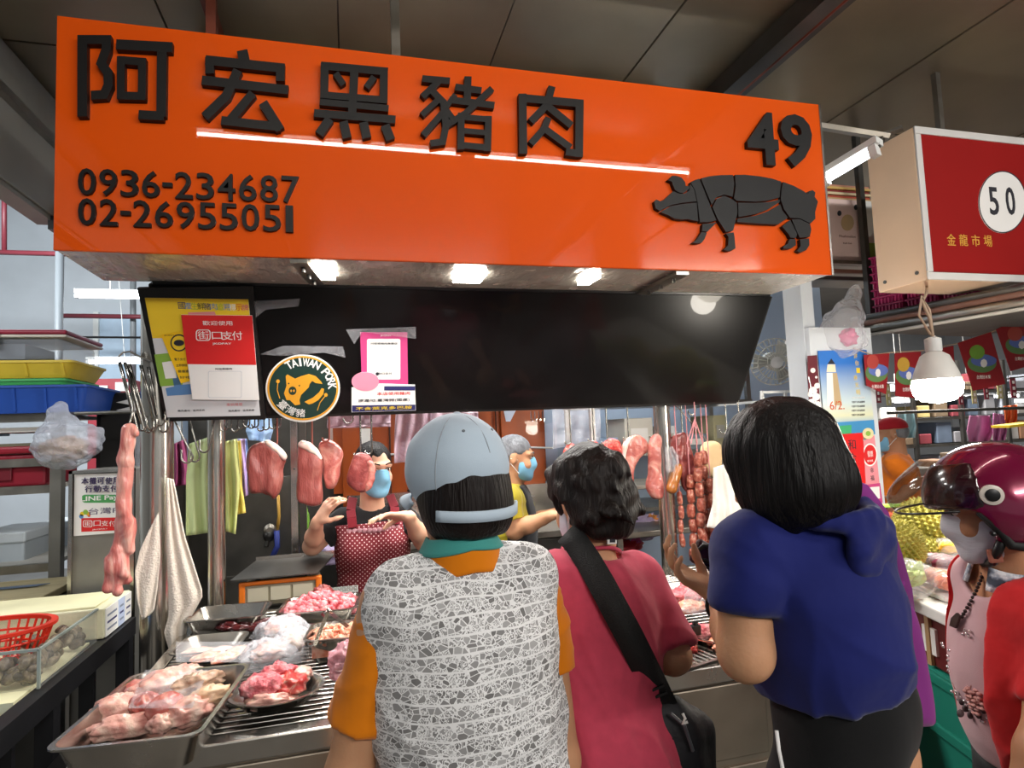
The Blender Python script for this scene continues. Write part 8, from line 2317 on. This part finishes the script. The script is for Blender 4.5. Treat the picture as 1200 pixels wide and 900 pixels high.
# helmet: shell with a rim, dark front band, visor, hinge, strap
m_hel = mat('helmet_magenta', '#7c0f3c', .18, metal=.35, var=.05, coat=1., spec=.6); m_hdark = mat('helmet_dark', '#2a0712', .2, coat=1.)
hc = q(0, -.012, .028); T = lambda x, y, z: hc + HMx @ V([x, y, z])
HMx = frm(f.HM[:, 1] + V([0, 0, .10]), f.HM[:, 2])
S = Solid(.005)
S.ell(hc, (.118, .142, .124), M=HMx, k=.01); S.ell(T(0, -.02, -.05), (.114, .118, .085), M=HMx, k=.05)
S.ell(T(0, -.005, -.02), (.096, .118, .115), M=HMx, k=.005, op='sub')
S.box(T(0, .14, -.11), (.30, .20, .19), .05, k=.01, M=HMx, op='sub')
S.cut(T(0, 0, -.105), -HMx[:, 2])
hel = thing('motorcycle_helmet', 'shiny dark magenta motorcycle helmet with flipped smoky visor and white-ringed hinge', 'helmet', T(0, 0, -.1))
S.build('shell', m_hel, hel)
S = Solid(.005); S.ell(hc, (.1225, .1465, .1285), M=HMx, k=.01); S.ell(T(0, -.005, -.0), (.116, .139, .122), M=HMx, k=.003, op='sub')
S.cut(T(0, .045, 0), -HMx[:, 1]); S.cut(T(0, 0, -.015), -HMx[:, 2]); S.cut(T(0, 0, .088), HMx[:, 2]); S.build('front_band', m_hdark, hel)
vis = MB()
vis.grid(lambda u, v: T(.12 * math.sin((u - .5) * 2.9) * (1 - .1 * v), .05 + .085 * math.cos((u - .5) * 2.9) + .085 * math.sin(v * 2.1) * math.cos((u - .5) * 2.2), .1 - .115 * v), 30, 14)
vm_ = film('visor_smoke', (.22, .18, .14), op=.34, rough=.04, bump=0)
vis.build('visor', vm_, hel, smooth=True, fixn=False)
vr = MB(); vr.tube([T(.12 * math.sin((u - .5) * 2.9) * .9, .05 + .085 * math.cos((u - .5) * 2.9) + .085 * math.sin(2.1) * math.cos((u - .5) * 2.2), -.015) for u in np.linspace(0, 1, 24)], .003, 6); vr.build('visor_edge', m_black, hel, smooth=True)
for sd in (-1, 1):
    p_ = T(.119 * sd, .03, .015); ax_ = HMx[:, 0] * sd
    b = MB(); b.lathe([(.022, -.006), (.022, .004), (.016, .006)], p_, ax_, 24); b.build('hinge_ring', mat('hinge_white', '#cfc6bb', .3), hel, smooth=30)
    b = MB(); b.lathe([(.014, .0), (.014, .008), (.007, .010), (0, .010)], p_, ax_, 20); b.build('hinge_cap', m_black, hel, smooth=30)
    b = MB(); b.lathe([(.006, -.012), (.006, .001), (0, .003)], T(.116 * sd, .02, -.045), ax_, 12); b.build('stud', m_steel2, hel)
    b = MB(); b.lathe([(.005, -.012), (.005, .001), (0, .003)], T(.113 * sd, .045, -.07), ax_, 12); b.build('stud', m_black, hel)
    b = MB(); b.tube([T(.098 * sd, .055, -.02), T(.103 * sd, .032, -.06), T(.1 * sd, .015, -.1), T(.098 * sd, -.03, -.112)], .011, 8); b.build('rim_padding', m_rubber, hel, smooth=True)
    b = MB(); b.tube([T(.095 * sd, .03, -.09), T(.06 * sd, .05, -.14), T(.0, .055, -.155)], .010, 8); b.build('chin_strap', m_black, hel, smooth=True)
    b = MB(); b.box(T(.07 * sd, .045, -.125), (.014, .026, .03), HMx); b.build('buckle', mat('buckle_tan', '#9a5a48', .4), hel, bevel=.003)
b = MB(); b.add([T(-.1215, .06, .055), T(-.112, .075, .072), T(-.105, .06, .085), T(-.117, .042, .07)], [(0, 1, 2, 3)])
# necklace with dark pendant, embroidered flowers and sequins
m_bead = mat('bead_dark', '#2c1a18', .35)
def front_pt(px, py):
    SMx = Solid(.01); f.torso(SMx, .012)
    for F in np.arange(1.0, 1.9, .004):
        p = P(px, py, F)
        d = min(float(fn(V([[[p[0]]]]), V([[[p[1]]]]), V([[[p[2]]]])).ravel()[0]) for op, fn, lo, hi, k in SMx.ops)
        if d < .002: return p
    return P(px, py, 1.4)
nk = [(1156, 668), (1152, 680), (1147, 692), (1141, 704), (1134, 716), (1128, 726)]
b = MB()
for i in range(len(nk) - 1):
    for k in range(3):
        p_ = lp(nk[i], nk[i + 1], k / 3); w3 = front_pt(*p_) - f.f * -.006; b.sphere(w3, .0045, 8, 6)
b.build('necklace', m_bead, f.root, smooth=True)
b = MB(); b.prism([front_pt(*p_) + f.f * .008 for p_ in ((1127, 718), (1131, 722), (1126, 736), (1119, 733), (1121, 724))], [front_pt(*p_) + f.f * .014 for p_ in ((1127, 718), (1131, 722), (1126, 736), (1119, 733), (1121, 724))]); b.build('pendant', m_bead, f.root)
rt = random.Random(8); sq = MB(); fl_ = MB(); fl2 = MB()
for (x0, y0, x1, y1, n) in ((1106, 748, 1116, 790, 9), (1118, 764, 1128, 806, 9), (1128, 738, 1140, 744, 6), (1118, 808, 1156, 846, 26)):
    for k in range(n):
        t_ = (k + .5) / n; w3 = front_pt(x0 + (x1 - x0) * t_ + rt.uniform(-3, 3), y0 + (y1 - y0) * t_ + rt.uniform(-4, 4)); sq.sphere(w3 + f.f * .002, .0035, 8, 5)
for (x, y) in ((1140, 822), (1146, 814), (1150, 826), (1136, 812), (1144, 832)):
    w3 = front_pt(x, y)
    for k in range(5):
        a_ = 1.256 * k; fl_.sphere(w3 + f.r * .009 * math.cos(a_) + f.u * .009 * math.sin(a_) + f.f * .002, (.007, .007, .004), 8, 5)
for (x, y) in ((1132, 830), (1138, 838), (1128, 822), (1148, 838), (1154, 832), (1126, 836)):
    w3 = front_pt(x, y); fl2.sphere(w3 + f.f * .001, (.010, .005, .009), 8, 5)
sq.build('sequins', mat('sequin', '#e6dde0', .1, metal=.8), f.root, smooth=True)['kind'] = 'stuff'
fl_.build('embroidered_flower', mat('embroidery_rose', '#b8837c', .7), f.root, smooth=True); fl2.build('embroidered_leaf', mat('embroidery_dark', '#4a3a3c', .7), f.root, smooth=True)['kind'] = 'stuff'
b = MB()
for pts in (((1132, 776), (1138, 786), (1142, 800), (1138, 806), (1130, 800), (1126, 788)), ((1114, 786), (1118, 800), (1120, 808))):
    b.tube([front_pt(*p_) + f.f * .002 for p_ in pts], .0022, 5)
b.build('embroidered_scroll', mat('embroidery_rose', '#b8837c'), f.root)['kind'] = 'stuff'
f.legs(cloth('trousers_black', '#08080a'), m_black)

# ------------------------------------------------------------------ seller in the dotted apron
FS_ = 2.86
nb = P(436, 592, FS_); hip = V([nb[0] + .0, nb[1] + .03, .74])
f = Fig('seller in a maroon dotted apron and blue mask behind the hanging loin', nb, hip, (.02, -1, 0), P(438, 549, FS_ - .02), (.36, -.93, -.12), sw=.15, depth=.11, hs=1.0, h=.0055, bust=.012, w=1.12)
hr, hl = P(372, 612, FS_ - .22), P(478, 605, FS_ - .24)
f.set_arm(-1, P(496, 634, FS_ - .08), hl, (.046, .04, .036, .026)) if f.s[-1][0] > f.s[1][0] else f.set_arm(1, P(496, 634, FS_ - .08), hl, (.046, .04, .036, .026))
osd = -1 if 1 in f.arm else 1
f.set_arm(osd, P(366, 640, FS_ - .10), hr, (.046, .04, .036, .026))
f.body(sk_light, [dict(w=hl, d=(-.9, -.12, .12), n=(-.1, -.35, -.93), side=-1 if False else 1, curl=.35, curls=[.25, .45, .5, .5], spread=.3), dict(w=hr, d=(.5, -.2, .75), n=(.4, .55, -.6), side=1, curl=.75, curls=[.6, .8, .85, .9])])
f.top('tee', cloth('black_tee', '#141416', bump=.2), .011, sleeve={1: .62, -1: .62}, hem=f.hip - f.u * .05, neck=(.07, .0, .0), srad=(.058, .062), disp=foldz(.004, 51, 22, 12))
mask(f, m_mask); eyes(f.root, f.q, f.HM, f.hs); q = f.q
S = Solid(.005)
S.ell(q(0, -.016, .036), (.081, .098, .09), M=f.HM, k=.02); S.ell(q(0, -.05, -.02), (.075, .06, .06), M=f.HM, k=.03)
S.box(q(0, .1, -.03), (.125, .14, .128), .03, k=.02, M=f.HM, op='sub')
for sd in (1, -1): S.ell(q(.085 * sd, .0, -.02), (.02, .03, .04), M=f.HM, k=.01, op='sub')
S.ell(q(0, -.11, .06), (.035, .035, .035), M=f.HM, k=.02)
S.build('hair', m_hair, f.root, disp=waves(.002, 1., 61, 8, dirw=(120, 120, 20)))
# apron: a bib with dots
am = bpy.data.materials.new('dotted_apron'); am.use_nodes = True
N2, L2 = am.node_tree.nodes, am.node_tree.links; b2 = N2['Principled BSDF']; b2.inputs['Roughness'].default_value = .85
tc2 = N2.new('ShaderNodeTexCoord'); mp2 = N2.new('ShaderNodeMapping'); mp2.inputs['Rotation'].default_value = (0, math.pi / 4, 0); mp2.inputs['Scale'].default_value = (1 / .0145,) * 3
L2.new(tc2.outputs['Object'], mp2.inputs[0]); s2 = N2.new('ShaderNodeSeparateXYZ'); L2.new(mp2.outputs[0], s2.inputs[0])
M2 = lambda op, a, b=None: mth(op, a, b, N2, L2)
dx_ = M2('SUBTRACT', M2('FRACT', s2.outputs['X']), .5); dz_ = M2('SUBTRACT', M2('FRACT', s2.outputs['Z']), .5)
dd_ = M2('LESS_THAN', M2('ADD', M2('MULTIPLY', dx_, dx_), M2('MULTIPLY', dz_, dz_)), .035)
mx2 = N2.new('ShaderNodeMix'); mx2.data_type = 'RGBA'; L2.new(dd_, mx2.inputs[0]); mx2.inputs[6].default_value = lin('#6d1420'); mx2.inputs[7].default_value = lin('#d8b9b9')
L2.new(mx2.outputs[2], b2.inputs['Base Color'])
def bib(S):
    S.box(f.nb + f.u * .035 + f.f * .0, (.6, .6, .21), .02, k=.01, M=f.M, op='sub')
    S.box(f.nb - f.f * .15 - f.u * .3, (.6, .24, .9), .02, k=.01, M=f.M, op='sub')
f.top('apron_bib', am, .020, None, hem=f.hip - f.u * .1, neck=(.05, 0, 0), front=bib, disp=hang(.005, .7, 1.1, 71, 26))
m_apr = cloth('apron_strap', '#6d1420')
S = Solid(.008)
S.cap(f.hip + f.f * .03 - f.u * .0, f.hip - V([0, 0, .38]) + f.f * .03, .165, .19, k=.03, flat=(f.f, .62)); S.box(f.hip - f.f * .16 - V([0, 0, .2]), (.6, .3, .9), .02, k=.01, M=f.M, op='sub')
S.build('apron_skirt', am, f.root, disp=waves(.006, 1., 73, 6, dirw=(24, 24, 3)))
for sd in (1, -1):
    pth = [f.nb + f.r * sd * .085 + f.f * (-.02) + f.u * .038, f.nb + f.r * sd * .098 + f.f * .062 - f.u * .01, f.nb + f.r * sd * .095 + f.f * .098 - f.u * .04, f.nb + f.r * sd * .092 + f.f * .122 - f.u * .08]
    b = MB(); 
    for i in range(3): b.bar(pth[i], pth[i + 1], .04, .008, up=f.f)
    b.build('apron_strap', m_apr, f.root, bevel=.002)
b = MB(); 
for i in range(11):
    x = -.105 + .021 * i; b.sphere(f.nb + f.r * x + f.f * (.143 - abs(x) * .3) - f.u * .095, (.012, .006, .012), 8, 6)
b.build('lace_trim', mat('lace_pink', '#b98a92', .8), f.root, smooth=True)
bq = f.nb + f.r * (-.082 if f.r[0] < 0 else .082) * 1. + f.f * .118 - f.u * .05
b = MB(); b.lathe([(.0, 0), (.022, 0), (.022, .005), (0, .006)], bq, f.f, 22); o = b.build('badge', mat('badge_cream', '#e2dbc0', .5), f.root); b = MB(); b.lathe([(0, .006), (.014, .006), (.014, .0075), (0, .008)], bq, f.f, 16); b.build('badge_centre', m_ink, o)
f.legs(cloth('trousers_black', '#08080a'), m_black)

# ------------------------------------------------------------------ grey-haired seller
FM = 3.38
nb = P(600, 566, FM); hip = V([nb[0] - .03, nb[1] + .02, .76])
f = Fig('grey-haired seller in profile wearing an olive tee, dark apron and mask', nb, hip, (.92, -.38, 0), P(604, 536, FM), (.95, -.3, -.12), sw=.155, depth=.115, hs=1.0, h=.006, belly=.02, w=1.1)
sd_near = 1 if f.r[1] < 0 else -1
f.set_arm(sd_near, P(603, 622, FM - .17), P(646, 604, FM - .28), (.052, .045, .04, .028)); f.set_arm(-sd_near, P(622, 612, FM + .12), P(655, 600, FM + .02), (.05, .044, .038, .028))
f.body(sk_mid, [dict(w=f.arm[sd_near][1], d=(.9, -.1, .1), n=(0, 0, -1), side=1, curl=.5), dict(w=f.arm[-sd_near][1], d=(.9, -.2, .0), n=(0, 0, -1), side=-1, curl=.5)], neck=.056)
f.top('tee', cloth('olive_tee', '#a39423'), .012, sleeve=.62, hem=f.hip - f.u * .05, neck=(.068, 0, 0), srad=(.062, .068), disp=foldz(.004, 81, 20, 12))
m_dap = cloth('apron_charcoal', '#1c1c20')
def bib2(S):
    S.box(f.nb - f.f * .135 - f.u * .3, (.7, .24, 1.), .02, k=.01, M=f.M, op='sub')
    for s_ in (1, -1): S.box(f.nb + f.r * s_ * .2 - f.u * .06 , (.22, .5, .26), .04, k=.02, M=f.M, op='sub')
    S.box(f.nb + f.u * .05, (.6, .6, .12), .01, k=.01, M=f.M, op='sub')
f.top('apron', m_dap, .022, None, hem=f.hip - f.u * .1, neck=(.06, 0, 0), front=bib2, disp=hang(.004, .7, 1.1, 83))
S = Solid(.008); S.cap(f.hip + f.f * .03, f.hip - V([0, 0, .4]) + f.f * .03, .17, .19, k=.03, flat=(f.f, .65)); S.build('apron_skirt', m_dap, f.root, disp=waves(.005, 1., 84, 6, dirw=(22, 22, 3)))
mask(f, m_mask); eyes(f.root, f.q, f.HM, f.hs, m_hairg); q = f.q
S = Solid(.005); S.ell(q(0, -.014, .038), (.0785, .098, .088), M=f.HM, k=.02); S.ell(q(0, -.05, -.015), (.072, .055, .06), M=f.HM, k=.03)
S.box(q(0, .11, -.03), (.2, .13, .135), .03, k=.015, M=f.HM, op='sub')
for sd in (1, -1): S.ell(q(.08 * sd, .01, -.03), (.03, .05, .05), M=f.HM, k=.012, op='sub')
S.build('hair', m_hairg, f.root, disp=waves(.0016, 140, 85))
f.legs(cloth('trousers_black', '#08080a'), m_black)

# ------------------------------------------------------------------ man in orange in the far hall
FO = 4.4
nb = P(1050, 530, FO); hip = V([nb[0] + .0, nb[1] + .02, .82])
f = Fig('person in an orange polo and red cap, hand on hip, in the far hall', nb, hip, (-.6, .75, 0), P(1044, 508, FO), (-.74, .66, -.05), sw=.19, depth=.13, hs=1.05, h=.009, belly=.04, w=1.05)
ns = 1 if f.r[1] < 0 else -1
f.set_arm(ns, P(1072, 566, FO - .16), P(1054, 584, FO - .22), (.055, .047, .04, .03)); f.set_arm(-ns, P(1040, 566, FO + .2), P(1030, 575, FO + .02), (.055, .047, .04, .03))
f.body(sk_tan, [dict(w=f.arm[ns][1], d=(-.7, .1, -.5), n=(0, 1, 0), side=-ns, curl=.4), dict(w=f.arm[-ns][1], d=(-.6, -.3, -.4), n=(0, -1, 0), side=ns, curl=.5)], neck=.06)
f.top('polo', cloth('orange_polo', '#e8791a'), .012, sleeve=.7, hem=f.hip - f.u * .02, neck=(.068, 0, 0), srad=(.066, .075), disp=foldz(.005, 91, 18, 10))
mask(f, m_mask); eyes(f.root, f.q, f.HM, f.hs); q = f.q
S = Solid(.007); S.ell(q(0, -.01, .04), (.084, .102, .078), M=f.HM, k=.02); S.cut(q(0, 0, .03), -f.HM[:, 2]); S.ell(q(0, .1, .04), (.06, .07, .011), M=f.HM, k=.02); S.build('cap', cloth('cap_red', '#a51d26'), f.root)
S = Solid(.007); S.ell(q(0, -.025, .01), (.079, .088, .07), M=f.HM, k=.02); S.box(q(0, .1, -.03), (.2, .15, .2), .02, k=.01, M=f.HM, op='sub'); S.cut(q(0, 0, .03), f.HM[:, 2]); S.build('hair', m_hairg, f.root)
f.legs(cloth('trousers_navy', '#1a1c28'), m_black)
bpy.data.objects.remove(_to)
